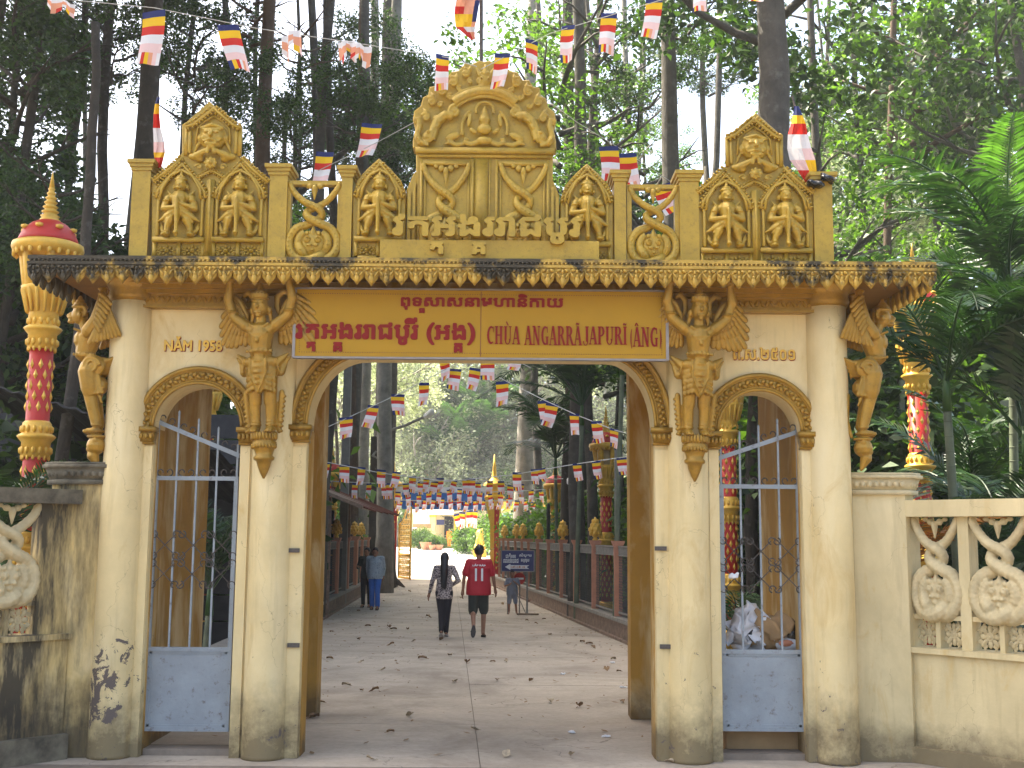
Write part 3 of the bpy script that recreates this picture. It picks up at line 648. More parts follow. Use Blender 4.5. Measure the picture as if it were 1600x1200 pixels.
def niche(parent, cx, by, top=118, hw=38):
    """arched niche outline w/ rim; local px, base at by (bottom of the figure ledge)"""
    m = MB(); pts = [(-hw, 62), (-hw + 2, 74), (-hw * .62, 92), (-hw * .30, 104), (0, top)]; pts += [(-a, b) for a, b in pts[-2::-1]]
    rim(m, pts, 11, 6)
    inn = [(-hw + 6, 60), (-hw + 9, 78), (-hw * .45, 98), (0, top - 11)]; inn += [(-a, b) for a, b in inn[-2::-1]]
    m.tube([(a, -7, b) for a, b in inn], 2.6, 6)
    for s in (-1, 1):
        m.cap((s * (hw - 4), -5, 4), (s * (hw - 4), -5, 58), 3.0, 3.0, 6); m.ell((s * (hw - 4), -4, 60), (5, 4, 2.5), 6); m.ell((s * (hw - 4), -3, 4), (4.5, 4, 2), 6)
    m.box(-hw - 2, hw + 2, -11, 2, -8, -1); m.box(-3, 3, -6, 2, -34, -8); m.box(-hw - 2, -hw + 3, -6, 2, -34, -8); m.box(hw - 3, hw + 2, -6, 2, -34, -8); m.box(-hw - 2, hw + 2, -6, 2, -38, -31)
    relief_mesh(m, cx, by, 'niche_frame', parent)
    put('guardian_figure', gm, parent, cx, by, PY_ - .004)
    for s in (-1, 1): put('flower_grille', fgm, parent, cx + s * (hw * .5 + 1), by + 20, PY_ - .012, PS * (hw / 42))
def slab_poly(parent, pts, Y=PY_, th=.14, name='backing', ch=.01):
    n = [P(a, b, Y) for a, b in pts]; return MB().prism([(p.x, p.z) for p in n], Y, Y + th, 0, ch).build(name, M['gold'], parent)
def ppost(x0t, x1t, x0b, x1b, yt, yb=407):
    e = part_empty('parapet_post', (x0b + x1b) / 2, yb); Y = PY_ - .03
    a, b, c, d = P(x0b, yb, Y), P(x1b, yb, Y), P(x1t, yt + 12, Y), P(x0t, yt + 12, Y)
    x0, x1 = (a.x + d.x) / 2, (b.x + c.x) / 2
    MB().box(x0, x1, Y, Y + .24, base_z, d.z).build('shaft', M['gold'], e)
    m = MB().box(x0 - .025, x1 + .025, Y - .025, Y + .265, d.z, d.z + .03); m.box(x0 - .012, x1 + .012, Y - .012, Y + .25, d.z - .03, d.z); m.box(x0 - .04, x1 + .04, Y - .04, Y + .28, d.z + .03, d.z + .062)
    m.build('post_cap', M['gold'], e)
for a in ((206, 235, 202, 230, 249), (420, 447, 419, 448, 256), (533, 549, 532, 550, 259), (960, 978, 960, 979, 266), (1062, 1092, 1063, 1093, 266), (1272, 1300, 1272, 1303, 269)): ppost(*a)
def head_panel(cx, pk, name):
    """double niche with a bearded face above; cx centre px, pk peak py"""
    e = part_empty('parapet_panel', cx, 405); by = pk + 212
    # backing outline
    o = [(-91, -34), (-91, 86), (-83, 98), (-62, 112), (-48, 126), (-43, 134), (-43, 178), (-36, 182), (-27, 190), (0, 214), (27, 190), (36, 182), (43, 178), (43, 134), (48, 126), (62, 112), (83, 98), (91, 86), (91, -34)]
    slab_poly(e, [(cx + a, by - b) for a, b in o])
    for s in (-1, 1): niche(e, cx + s * 46, by)
    m = MB(); m.box(-6, 6, -6, 2, -34, 92); m.box(-2, 2, -9, 2, -34, 92); rim(m, [(-43, 176), (-30, 182), (0, 208), (30, 182), (43, 176)], 13, 7)
    rim(m, [(-90, 88), (-66, 108), (-46, 128)], 12, 6); rim(m, [(46, 128), (66, 108), (90, 88)], 12, 6)
    rim(m, [(-28, 90), (-14, 100), (0, 108), (14, 100), (28, 90)], 9, 5)
    for s in (-1, 1):
        m.cap((s * 36, -3, 138), (s * 36, -3, 170), 3.2, 3.2, 6); m.box(s * 42 - 3, s * 42 + 3, -4, 2, 132, 180)
        m.tube([(s * 27, -4, 150), (s * 25, -3, 176), (s * 14, -3, 188), (0, -3, 197)], 2.2, 6)
    relief_mesh(m, cx, by, 'carved_frame', e)
    f = MB(); c = f.cap   # face
    f.ell((0, -4, 160), (20, 14, 21), 16); f.ell((0, -6, 176), (15, 8, 7), 10); c((-17, -12, 174), (0, -16, 178), 2.5, 2.5); c((17, -12, 174), (0, -16, 178), 2.5, 2.5)
    c((0, -17, 170), (0, -22, 161), 2.4, 4); 
    for s in (-1, 1):
        f.ell((s * 8, -17, 166), (5, 3, 2), 8); c((s * 3, -18, 170), (s * 14, -14, 171), 1.8, 1.2); f.ell((s * 12, -13, 157), (6, 5, 5), 8); c((s * 2, -20, 153), (s * 14, -15, 151), 2, 1)
        f.ell((s * 21, -4, 160), (4, 4, 7), 8); c((s * 23, -2, 150), (s * 29, -2, 136), 4, 1.5); c((s * 20, -4, 128), (s * 32, -4, 130), 8, 5); c((s * 24, -8, 130), (s * 6, -13, 138), 6, 4); c((s * 5, -14, 134), (s * 1.5, -15, 148), 3.4, 1.8)
        c((s * 14, -6, 176), (s * 20, -4, 166), 3, 2); spiral(f, (s * 19, 112), 6, 1.1, w=2, y=-7, a0=0 if s > 0 else PI, sg=s)
    c((-8, -18, 147), (8, -18, 147), 2.2, 2.2); f.ell((0, -14, 143), (7, 6, 4), 8); f.ell((0, -9, 118), (10, 6, 9), 12); f.ell((0, -14, 118), (4, 4, 4), 8)
    for i in range(8): f.ell((math.cos(i * PI / 4) * 8.5, -12, 118 + math.sin(i * PI / 4) * 8), (2.6, 3, 2.6), 6)
    me = f.fuse('face_relief', M['gold'], 1.2, 2, .45); put('face_relief', me, e, cx, by)
head_panel(327, 160, 'l'); head_panel(1181, 177, 'r')
# single niches either side of the centre
for cx, pk in ((592, 247), (917, 255)):
    e = part_empty('parapet_panel', cx, 405); by = pk + 124
    s = 1 if cx < 755 else -1
    o = [(-42, -34), (-42, 66), (-34, 90), (-18, 108), (0, 124), (18, 108), (34, 90), (42, 72)]
    o = [(a, b) for a, b in o] + [(42, -34)]
    slab_poly(e, [(cx + a, by - b) for a, b in o])
    niche(e, cx, by, hw=35)
    # stepped strip joining the centre block
    slab_poly(e, [(cx + s * 43, 404), (cx + s * 43, by - 74), (cx + s * 54, by - 100), (cx + s * 61, by - 106), (cx + s * 61, 404)], PY_ + .015, name='side_strip')
    m = MB(); m.box(44, 49, -4, 2, -30, 72); m.box(52, 56, -4, 2, -30, 88); n = MB().add(m, mxf(cx, by, flip=s)); n.build('moulding', M['gold'], e)
# naga rope panel, local px: width 80, height 120 (z 0..120)
def naga(heavy=1.0, flowers=True, scale_detail=True):
    m = MB(); r = 6.2 * heavy
    def rope(s, dep):
        key = [(-38, 112, 0), (-30, 99, 0), (-14, 85, dep), (4, 77, dep), (12, 69, 0), (6, 61, -dep), (-10, 53, -dep), (-26, 46, 0), (-36, 32, 0), (-36, 16, 0), (-26, 3, 0), (-8, -2, dep), (8, 3, dep), (16, 11, -dep), (22, 22, 0), (20, 34, 0), (12, 40, 0)]
        pts = []; rr = []; K = [Vector((s * a, -6 + c, b)) for a, b, c in key]
        for i in range(len(K) - 1):
            p0, p1, p2, p3 = K[max(i - 1, 0)], K[i], K[i + 1], K[min(i + 2, len(K) - 1)]
            for j in range(5):
                t = j / 5; pts.append(.5 * ((2 * p1) + (p2 - p0) * t + (2 * p0 - 5 * p1 + 4 * p2 - p3) * t * t + (3 * p1 - p0 - 3 * p2 + p3) * t ** 3))
        n = len(pts)
        for i in range(n): u = i / n; rr.append(r * (.72 + .5 * min(1, u * 1.6)) * (1.0 + (.07 if i % 2 else -.03)) * (1 if u < .85 else 1 - (u - .85) * 1.2))
        m.tube(pts, rr, 9)
        for i in range(4, n - 6, 2):    # ridge scales
            m.ell(pts[i] + Vector((0, -rr[i] * .93, 0)), (2.3, 1.3, 1.9), 5)
    rope(1, -4); rope(-1, 4)
    m.ell((0, -7, 24), (19, 7, 20), 14); m.cap((0, -8, 38), (0, -8, 50), 6, 1); 
    for s in (-1, 1):
        m.ell((s * 8, -13, 28), (6, 4, 5), 8); m.ell((s * 5, -15, 20), (5, 3, 2.5), 6); m.ell((s * 9, -12, 38), (4, 3, 4), 6); spiral(m, (s * 8, 29), 4.5, 1, w=1.2, y=-16)
    m.ell((0, -14, 13), (4, 3, 2.5), 6)
    # top pendant
    m.ell((0, -8, 106), (5, 5, 6), 8); m.cap((0, -7, 104), (0, -7, 90), 5, 1)
    for s in (-1, 1): m.ell((s * 8, -6, 110), (6, 4, 4.5), 8); m.ell((s * 17, -5, 113), (5, 3.5, 3), 8); m.ell((s * 38, -7, 113), (4.5, 4.5, 4.5), 8)
    return m
nm = naga()
for cx, x0, x1, yt in ((490, 449, 533, 283), (1019, 979, 1062, 289)):
    e = part_empty('openwork_panel', cx, 405); Y = PY_ + .02
    a = P(x0, yt, Y); b = P(x1, 405, Y)
    f = MB().box(a.x + .04, b.x - .04, Y - .02, Y + .06, a.z - .035, a.z); f.box(a.x, a.x + .04, Y - .02, Y + .06, base_z, a.z); f.box(b.x - .04, b.x, Y - .02, Y + .06, base_z, a.z)
    f.build('frame', M['gold'], e); zz = base_z + .03; w = b.x - a.x; h = a.z - zz
    n = MB().add(nm, Matrix.Translation(((a.x + b.x) / 2, Y + .02, zz)) @ Matrix.Diagonal((w / 86, .0052, h / 118, 1))); n.build('naga_relief', M['gold'], e, True)
# centre block
e = part_empty('centre_block', 756, 405)
slab_poly(e, [(650, 405), (650, 234), (864, 238), (864, 405)], PY_, .2)
m = MB(); h = 168
m.box(-110, 108, -9, 2, h - 1, h + 8); m.box(-105, 104, -5, 2, h - 7, h - 1); m.box(-24, -22, -5, 2, 10, h - 7); m.box(6, 8, -5, 2, 10, h - 7); m.box(-20, 4, -4, 2, 10, h - 8)
for c0 in (-60, 58):
    for s in (-1, 1): m.box(c0 + s * 40 - 2, c0 + s * 40 + 2, -6, 2, 10, h - 10); m.box(c0 + s * 34 - 1.5, c0 + s * 34 + 1.5, -4, 2, 10, h - 14)
    m.box(c0 - 38, c0 + 38, -6, 2, h - 20, h - 13)
relief_mesh(m, 757, 404, 'frame_moulding', e)
for c0 in (-62, 60):
    n = MB().add(nm, Matrix.Translation(P(757 + c0, 404, PY_)) @ Matrix.Diagonal((PS * .92, PS * .85, PS * 1.30, 1))); n.build('naga_relief', M['gold'], e, True)
# crest with scrolls and makaras
crest = [(-112, 0), (-112, 12), (-108, 30), (-112, 44), (-110, 58), (-100, 66), (-96, 80), (-88, 84), (-86, 96), (-76, 98), (-70, 108), (-60, 108), (-52, 120), (-40, 122), (-30, 134), (-20, 132), (-8, 138), (0, 136)]
crest += [(-a, b) for a, b in crest[-2::-1]]
by = 232
slab_poly(e, [(757 + a, by - b + .008 * a) for a, b in crest], PY_ + .01, .16, 'crest_backing')
m = MB()
def arcp(r, a0, a1, n=18, c=(0, 2), y=-6, k=1.0): return [(c[0] + r * math.cos(R(a0 + (a1 - a0) * i / n)), y, c[1] + k * r * math.sin(R(a0 + (a1 - a0) * i / n))) for i in range(n + 1)]
m.tube(arcp(80, 128, 52, k=1.12), 7.5, 8); m.tube(arcp(72, 130, 50, k=1.12), 2.4, 6); m.tube(arcp(88, 130, 50, k=1.12), 2.2, 6)
for i, p in enumerate(arcp(80, 126, 54, 14, k=1.12)): m.ell((p[0], -12, p[2]), (3.6, 2.2, 3.6), 4)
for s in (-1, 1):
    spiral(m, (s * 47, 58), 10, 1.3, a0=PI / 2, sg=-s, w=4, y=-8)
    pts = [(s * 50, -8, 50), (s * 62, -8, 52), (s * 74, -8, 42), (s * 80, -8, 28), (s * 84, -8, 12)]
    m.tube(pts, [6, 8, 8.5, 8, 9], 8)
    for i in range(4): m.ell((s * (64 + i * 6), -15, 50 - i * 9), (4, 2, 4), 5)
    m.ell((s * 88, -9, 16), (10, 8, 9), 10); m.cap((s * 84, -12, 10), (s * 96, -10, 6), 4, 3); m.cap((s * 90, -12, 22), (s * 80, -13, 18), 3, 2); m.ell((s * 88, -17, 22), (3, 3, 3), 6)
    m.tube([(s * 90, -8, 4), (s * 100, -8, 6), (s * 106, -8, 18), (s * 102, -8, 34), (s * 104, -8, 46), (s * 110, -8, 44), (s * 109, -8, 36)], [5, 6, 5.5, 5, 4.5, 4, 2], 8)
    for i in range(7): a = i / 6; m.ell((s * (88 + 18 * a), -12, 2 + 12 * a * a), (1.6, 5, 4), 5)
    # flame scrolls round the rim
    for ang, rad, sz in ((24, 106, 10), (38, 112, 11), (50, 112, 12), (62, 114, 12), (74, 120, 11)):
        a = R(ang); cx_, cz_ = s * rad * math.cos(a) * .96, rad * math.sin(a) * 1.02 + 4
        spiral(m, (cx_, cz_), sz * .72, 1.3, a0=a if s > 0 else PI - a, sg=s, w=3.2, y=-6)
        d = Vector((s * math.cos(a), 0, math.sin(a))); t = Vector((-s * math.sin(a), 0, math.cos(a)))
        m.tube([Vector((cx_, -5, cz_)) + t * 3 - d * 2, Vector((cx_, -6, cz_)) + t * 9 + d * 4, Vector((cx_, -4, cz_)) + t * 13 + d * 12], [4.5, 4, .8], 6)
        spiral(m, (cx_ - d.x * 15 + t.x * 5, cz_ - d.z * 15 + t.z * 5), 5.5, 1.1, a0=a, sg=-s, w=2.2, y=-5)
    spiral(m, (s * 9, 110), 6, 1.2, a0=0, sg=s, w=2.6); m.cap((s * 8, -5, 118), (s * 14, -5, 130), 5, 2); m.ell((s * 5, -9, 122), (2.2, 2.2, 2.2), 5)
    # central face scrolls
    m.tube([(s * 10, -7, 8), (s * 22, -7, 4), (s * 32, -7, 8), (s * 30, -7, 14), (s * 24, -7, 12)], [5, 5, 4, 3, 2], 7)
    m.tube([(s * 30, -6, 6), (s * 44, -6, 3), (s * 56, -6, 8), (s * 64, -6, 4)], [3, 5, 4, 1.5], 7); m.ell((s * 50, -6, 18), (13, 3.5, 6), 8, 0, Matrix.Rotation(s * .35, 3, 'Y')); spiral(m, (s * 55, 10), 5, 1.1, w=2)
    m.tube(arcp(36, 200 if s < 0 else -20, 130 if s < 0 else 50, 10, (0, 32), -5), 3.2, 6); m.ell((s * 24, -6, 44), (4, 3, 12), 8, 0, Matrix.Rotation(s * -.15, 3, 'Y')); m.ell((s * 18, -8, 26), (8, 4, 4), 8, 0, Matrix.Rotation(s * -.6, 3, 'Y'))
m.ell((0, -10, 28), (12, 9, 9), 14); m.ell((0, -10, 10), (13, 7, 7), 12); m.cap((0, -8, 44), (0, -6, 66), 10, 2.5); m.tube(arcp(14, 200, -20, 10, (0, 60), -7), 2.6, 6); m.ell((0, -12, 50), (6, 4, 8), 8)
m.ell((0, -5, 112), (11, 6, 14), 10); m.cap((0, -5, 120), (0, -5, 134), 7, 3)
for s in (-1, 1): m.ell((s * 6, -13, 112), (2.4, 2.4, 2.4), 5)
me = MB().add(m, Matrix.Diagonal((1, .85, 1, 1))).fuse('crest_carving', M['gold'], 1.05, 1, .5, .35); put('crest_carving', me, e, 757, by)
# letter plinth and raised letters
Y = PY_ - .16
a = P(594, 374, Y); b = P(936, 402, Y)
MB().box(a.x, b.x, Y, PY_ + .01, base_z, a.z).build('letter_ledge', M['gold'], gate)
t = text_mb('វត្តអង្គររាជបូរ'.replace('្ត', '').replace('្គ', ''), offset=.035, extr=.09, sub=[('ត', .235, -.62, .62), ('គ', .46, -.62, .62)], vox=.022)
p0 = P(612, 396, Y - .05); p1 = P(908, 336, Y - .05)
fit(t, p0.x, p1.x, p0.z, p1.z, Y - .055, Y - .004).build('raised_letters', M['gold'], gate)
# wall texts
for body, px0, px1, py0, py1, off in (('NĂM 1958', 256, 348, 548, 526, .03), ('ព.ស.២៥០១', 1146, 1242, 562, 543, .02)):
    t = text_mb(body, offset=off, extr=.05); Yt = GY - .012; p0 = P(px0, py0, Yt); p1 = P(px1, py1, Yt)
    fit(t, p0.x, p1.x, p0.z, p1.z, GY - .016, GY + .01).build('wall_lettering', M['goldbright'], gate)
    t2 = MB(); t2.v = [(x + .004, y + .004, z - .006) for x, y, z in t.v]; t2.f = t.f; t2.m = t.m; t2.build('lettering_edge', M['redtext'], gate)

# ---------------------------------------------------------------- winged figures holding the eave
def garuda():
    m = MB(); c = m.cap; D = -34          # z up from pedestal tip; y<0 toward viewer
    def pb(z): return D * .30 + (z - 80) * -.10 if z > 80 else D * .3
    for z, r in ((2, 3), (12, 8), (28, 13)): pass
    for s in (-1, 1):
        c((s * 12, -10, 80), (s * 13, -14, 122), 7.2, 9.5, 10); c((s * 12, -14, 120), (s * 12, -20, 168), 10, 13, 12); c((s * 11, -16, 142), (s * 12, -20, 176), 12, 14, 12); m.ell((s * 12, -15, 128), (10.5, 11, 3), 10); m.ell((s * 12, -11, 86), (9.5, 10, 3), 10); m.ell((s * 12, -11, 91), (8.8, 9.5, 2), 10); m.ell((s * 13, -16, 78), (9, 11, 5), 8)
        for j in range(3): m.ell((s * 13 + (j - 1) * 5, -24, 75), (2.6, 6, 2.8), 6)
        m.ell((s * 12, -22, 186), (18, 14, 11), 12); c((s * 30, -18, 170), (s * 36, -14, 186), 7, 4); c((s * 24, -22, 186), (s * 41, -18, 200), 9, 2); c((s * 30, -16, 178), (s * 44, -14, 196), 5, 1.5)
        c((s * 24, -30, 245), (s * 44, -30, 262), 10, 8, 10); c((s * 44, -30, 262), (s * 52, -34, 288), 8, 7, 10); c((s * 52, -34, 288), (s * 48, -38, 316), 8, 5.5, 10)
        m.ell((s * 46, -40, 319), (10, 9, 4), 8)
        for j in range(4): c((s * 44 + (j - 1.5) * 4, -42, 319), (s * 44 + (j - 1.5) * 5, -52, 322), 2, 1.5, 6)
        m.ell((s * 50, -36, 305), (7, 7, 2.2), 8); m.ell((s * 46, -32, 268), (10.5, 10.5, 2.5), 8)
        m.ell((s * 14.5, -30, 270), (4, 5, 7), 8); c((s * 13, -27, 268), (s * 16, -25, 252), 5, 3)
        c((s * 4, -34, 148), (s * 22, -26, 160), 3, 2); m.ell((s * 12, -36, 238), (9, 5, 7), 8)
        for zz in range(5):
            for j in range(4): m.ell((s * (8 + j * 4.6), -34 + j * j * 1.0 + zz * .3, 178 - zz * 8.5 - j * 1.5), (3.4, 3.2, 4.6), 6)
        for j in range(5): c((s * (6 + j * 1.5), -33 + j, 176 - j * 9), (s * (24 - j), -22, 182 - j * 10), 2.2, 1.5, 6)
        for j in range(6): m.ell((s * (26 + .6 * j), -30 + j, 190 - 4 * j), (2.2, 3, 2.2), 5)
        c((s * 24, -6, 76), (s * 29, -10, 138), 4, 5, 6)
        for j in range(8): m.ell((s * (27 + .7 * j), -8, 76 + 8 * j), (5, 5, 3), 6)
    m.ell((0, -26, 200), (19, 14, 6), 12); m.ell((0, -28, 204), (19, 14, 3), 12); c((0, -26, 206), (0, -28, 232), 16, 20, 14); m.ell((0, -28, 240), (29, 14, 11), 14); c((0, -28, 248), (0, -30, 262), 9, 8, 10)
    m.ell((0, -33, 276), (13.5, 14.5, 18), 16); c((0, -46, 280), (0, -49, 273), 1.8, 3, 6); c((-5, -45, 265), (5, -45, 265), 1.8, 1.8, 6); m.ell((0, -42, 260), (5, 4, 3.5), 6)
    for s in (-1, 1): m.ell((s * 5.5, -45, 279), (3.6, 2, 1.5), 6); c((s * 2, -47, 283), (s * 9, -44, 284), 1.1, .8, 6)
    m.ell((0, -33, 289), (15.5, 15.5, 3), 14); m.ell((0, -33, 294), (14, 14, 4), 12); m.ell((0, -33, 300), (10, 10, 3), 12); c((0, -33, 302), (0, -33, 314), 7, 2, 8)
    for j in range(7): a = (j - 3) * .35; m.ell((math.sin(a) * 14, -33 - math.cos(a) * 14, 294), (2.5, 2, 4.5), 6)
    m.ell((0, -36, 178), (15, 7, 20), 12); m.ell((0, -35, 158), (12, 6, 18), 10); m.ell((0, -33, 146), (8, 5, 14), 8); m.tube([(-13, -41, 192), (-13, -40, 166), (0, -38, 136), (13, -40, 166), (13, -41, 192)], 1.8, 6)
    for j in range(5): m.ell((0, -42, 150 + j * 9), (4 + j, 2.5, 2.4), 6)
    for j in range(9): a = (j - 4) * .30; m.ell((math.sin(a) * 20, -40 + abs(j - 4) * 1.0, 246 - math.cos(a) * 12), (3.2, 3.2, 3.2), 6)
    m.tube([(math.sin(a * .3) * 17, -43 + abs(a) * .9, 252 - math.cos(a * .3) * 11) for a in range(-4, 5)], 2.0, 6)
    for j in range(7): m.ell(((j - 3) * 6.5, -42 + abs(j - 3) * 2.2, 203), (3.4, 3, 3.6), 6)
    c((-14, -42, 232), (0, -46, 222), 1.8, 2, 6); c((14, -42, 232), (0, -46, 222), 1.8, 2, 6); m.ell((0, -47, 219), (4, 3, 5), 6)
    body = m.fuse('body', M['golddk'], 1.2, 1, .45)
    p = MB(); p.lathe([(1.5, 0), (6, 9), (10, 20), (12, 28), (16, 30), (16.5, 34), (13, 37), (15, 44), (19, 52), (19.5, 58), (17, 60), (20, 64), (19, 70)], 18, (0, -6, 0))
    for i in range(13): a = PI + i * PI / 12; p.ell((math.cos(a) * 19, -6 + math.sin(a) * 19, 68), (3.2, 3.2, 8), 6); p.ell((math.cos(a) * 18.5, -6 + math.sin(a) * 18.5, 52), (2.6, 2.6, 5), 6)
    ped = p.mesh('pedestal', M['golddk'], True)
    w = MB()
    w.prism([(22, 246), (26, 230), (44, 229), (60, 226), (70, 228), (74, 242), (73, 262), (66, 284), (54, 297), (42, 292), (34, 268)], -14, -6, 0, 3)
    tips = [(27, 221), (35, 219), (44, 221), (52, 217), (61, 217), (69, 218), (77, 222), (80, 236), (81, 250), (78, 266), (72, 282)]
    for k, (tx, tz) in enumerate(tips):
        u = k / 10; ro = Vector((28 + 26 * u, -16 - 2 * u, 250 + 42 * u)); w.cap(ro, Vector((tx, -13, tz)), 6.2, 5.2, 8, flat=.5)
    for q_, (of, sz) in enumerate(((.62, 5), (.36, 4.6))):
        for k, (tx, tz) in enumerate(tips):
            u = k / 10; ro = Vector((28 + 26 * u, -18 - 2 * u - 2 * q_, 250 + 42 * u)); tp = ro.lerp(Vector((tx, -14 - 2 * q_, tz)), of); w.cap(ro, tp, sz, sz * .85, 7, flat=.55)
    w.tube([(27, -18, 250), (30, -20, 266), (40, -21, 284), (52, -20, 296), (60, -18, 292)], [4, 5, 6, 5, 3], 8)
    w.tube([(27, -14, 262), (20, -14, 278), (20, -14, 294), (30, -14, 304), (40, -15, 298)], [4, 5, 6, 6, 4], 8, flat=.6)
    wing = w.mesh('wing', M['golddk'], True)
    return body, ped, wing
gb, gp, gw = garuda()
SG = 9.72 / CF
for px, py, cxx in ((414, 748, ICL), (1084, 753, ICR)):
    p = P(px, py, 9.75); e = thing('winged_figure', p, None, None, parent=gate)
    for me, nm_, fl in ((gb, 'body', 1), (gp, 'pedestal', 1), (gw, 'wing', 1), (gw, 'wing', -1)):
        o = link(nm_, me, e); o.scale = (SG * fl * ((1.02 if fl > 0 else .88) if nm_ == 'wing' else 1), SG, SG * .97)
    e.rotation_euler = (0, R(-1.2 if px < 700 else .8), R(-8 if px < 700 else 6))
def garuda_side():     # seen from its side, facing left; coordinates are px from (150,700)
    m = MB(); c = m.cap
    q = lambda x, y, d=0: (x - 150, d, 700 - y)
    m.ell(q(113, 483), (13, 13, 16), 14); m.ell(q(99, 487), (6, 6, 5), 8); c(q(100, 480), q(94, 484), 3, 3); m.ell(q(100, 494), (7, 7, 4), 8); m.ell(q(117, 485, -13), (3, 3, 5), 6)
    for i in range(4): m.ell(q(112, 470 - i * 5), (14 - i * 3.5, 13 - i * 3, 4), 10)
    for i in range(7): a = i * .5; m.ell(q(113 + 12 * math.sin(a), 478 - 10 * math.cos(a), -8), (3, 3, 3), 5)
    c(q(119, 496), q(124, 506), 8, 9)
    c(q(130, 520), q(124, 546), 19, 15, 12); m.ell(q(118, 524, -2), (12, 14, 16), 10); m.ell(q(126, 552), (17, 16, 4), 12); m.ell(q(126, 548), (16, 15, 2), 12)
    for sd2 in (-1, 1):
        y = sd2 * 16
        c(q(134, 512, y), q(146, 494, y * 1.2), 12, 10, 10); c(q(146, 494, y * 1.2), q(152, 468, y * 1.2), 10, 8, 10); c(q(152, 468, y * 1.2), q(155, 446, y * 1.1), 8, 6, 10); m.ell(q(153, 443, y), (9, 7, 4), 8)
        c(q(136, 575, y * .7), q(140, 606, y * .7), 17, 14, 10); c(q(138, 606, y * .6), q(151, 660, y * .5), 11, 8, 10); m.ell(q(146, 671, y * .5), (15, 7, 5), 8)
        for j in range(3): m.ell(q(135, 672 + j, y * .5 + (j - 1) * 4), (4, 2.6, 3.5), 6)
    m.ell(q(143, 568, -14), (20, 8, 18), 14); m.ell(q(143, 568, 14), (20, 8, 18), 14); spiral(m, (143 - 150 - 0, 700 - 568), 14, 2.2, w=2.8, y=-23, a0=0)
    for zz in range(6):
        for j in range(6): m.ell(q(126 + j * 5.5 + zz * 1.5, 588 + zz * 5 - j * .6, -17), (3.2, 3, 4), 6)
    for j in range(8): m.ell(q(112 + j * 4.5, 549 + (j % 2), -13), (2.8, 4, 3), 6); m.ell(q(110 + j * 3.6, 508 + j * 1.2, -12), (2.4, 4, 2.6), 6)
    for zz in (452, 476, 662): m.ell(q(154 if zz < 600 else 151, zz, -18 if zz < 600 else -8), (9, 9, 2.6), 10)
    for j in range(7):
        m.tube([q(146, 556 + j * 3.4, -12 + 2 * j), q(166, 558 + j * 3.2, -10 + 2 * j), q(181 - 2.5 * j, 548 + j * 6, -6 + j)], [4.5, 4, 1.2], 7)
    for j in range(6): c(q(128 + j * 4, 588 + j * 3, -15), q(150 + j * 2, 582 + j * 9, -13), 2.2, 1.8, 6)
    m.ell(q(148, 598), (17, 17, 16), 10); c(q(128, 590), q(136, 612), 10, 5, 8); m.ell(q(136, 612, -8), (6, 5, 7), 8)
    c(q(172, 610), q(176, 650), 4, 5, 6); c(q(176, 650), q(168, 676), 5, 3, 6)
    for j in range(9): m.ell(q(179 - (1 if j < 5 else (j - 4) * 2), 606 + j * 8), (3.6, 4, 3.4), 6)
    # corbel head below the feet
    m.ell(q(150, 694), (15, 15, 15), 12); m.ell(q(140, 700), (6, 7, 5), 8); m.ell(q(142, 692, -8), (3, 3, 2.5), 6); c(q(146, 710), q(154, 728), 10, 3, 8); m.ell(q(150, 680), (16, 15, 4), 10); m.ell(q(152, 686, -12), (6, 3, 3), 6)
    body = m.fuse('body', M['golddk'], 1.2, 1, .45)
    ws = []
    for y in (-1, 1):
        w = MB()
        for k in range(9):
            u = k / 8; ro = Vector(q(150 + 8 * u, 505 - 45 * u, y * (24 + 2 * u))); tip = Vector(q(140 + 44 * u, 532 - 14 * u, y * (26 - 6 * u)))
            w.cap(ro, tip, 4.6, 3.6, 8, flat=.5)
        for k in range(7):
            u = k / 6; ro = Vector(q(148 + 10 * u, 500 - 44 * u, y * (28 + 2 * u))); w.cap(ro, ro + Vector((7 + 6 * u, 0, -14)), 4.2, 3.5, 7, flat=.5)
        ws.append(w.mesh('wing', M['golddk'], True))
    return body, ws
sb, sw = garuda_side()
for px, py, fl in ((150, 702, 1), (1349, 706, -1)):
    p = P(px, py, 9.88); e = thing('winged_figure', p, None, None, parent=gate); s = 9.85 / CF
    for me, nm_ in ((sb, 'body'), (sw[0], 'wing'), (sw[1], 'wing')):
        o = link(nm_, me, e); o.scale = (s * fl, s, s * .985)
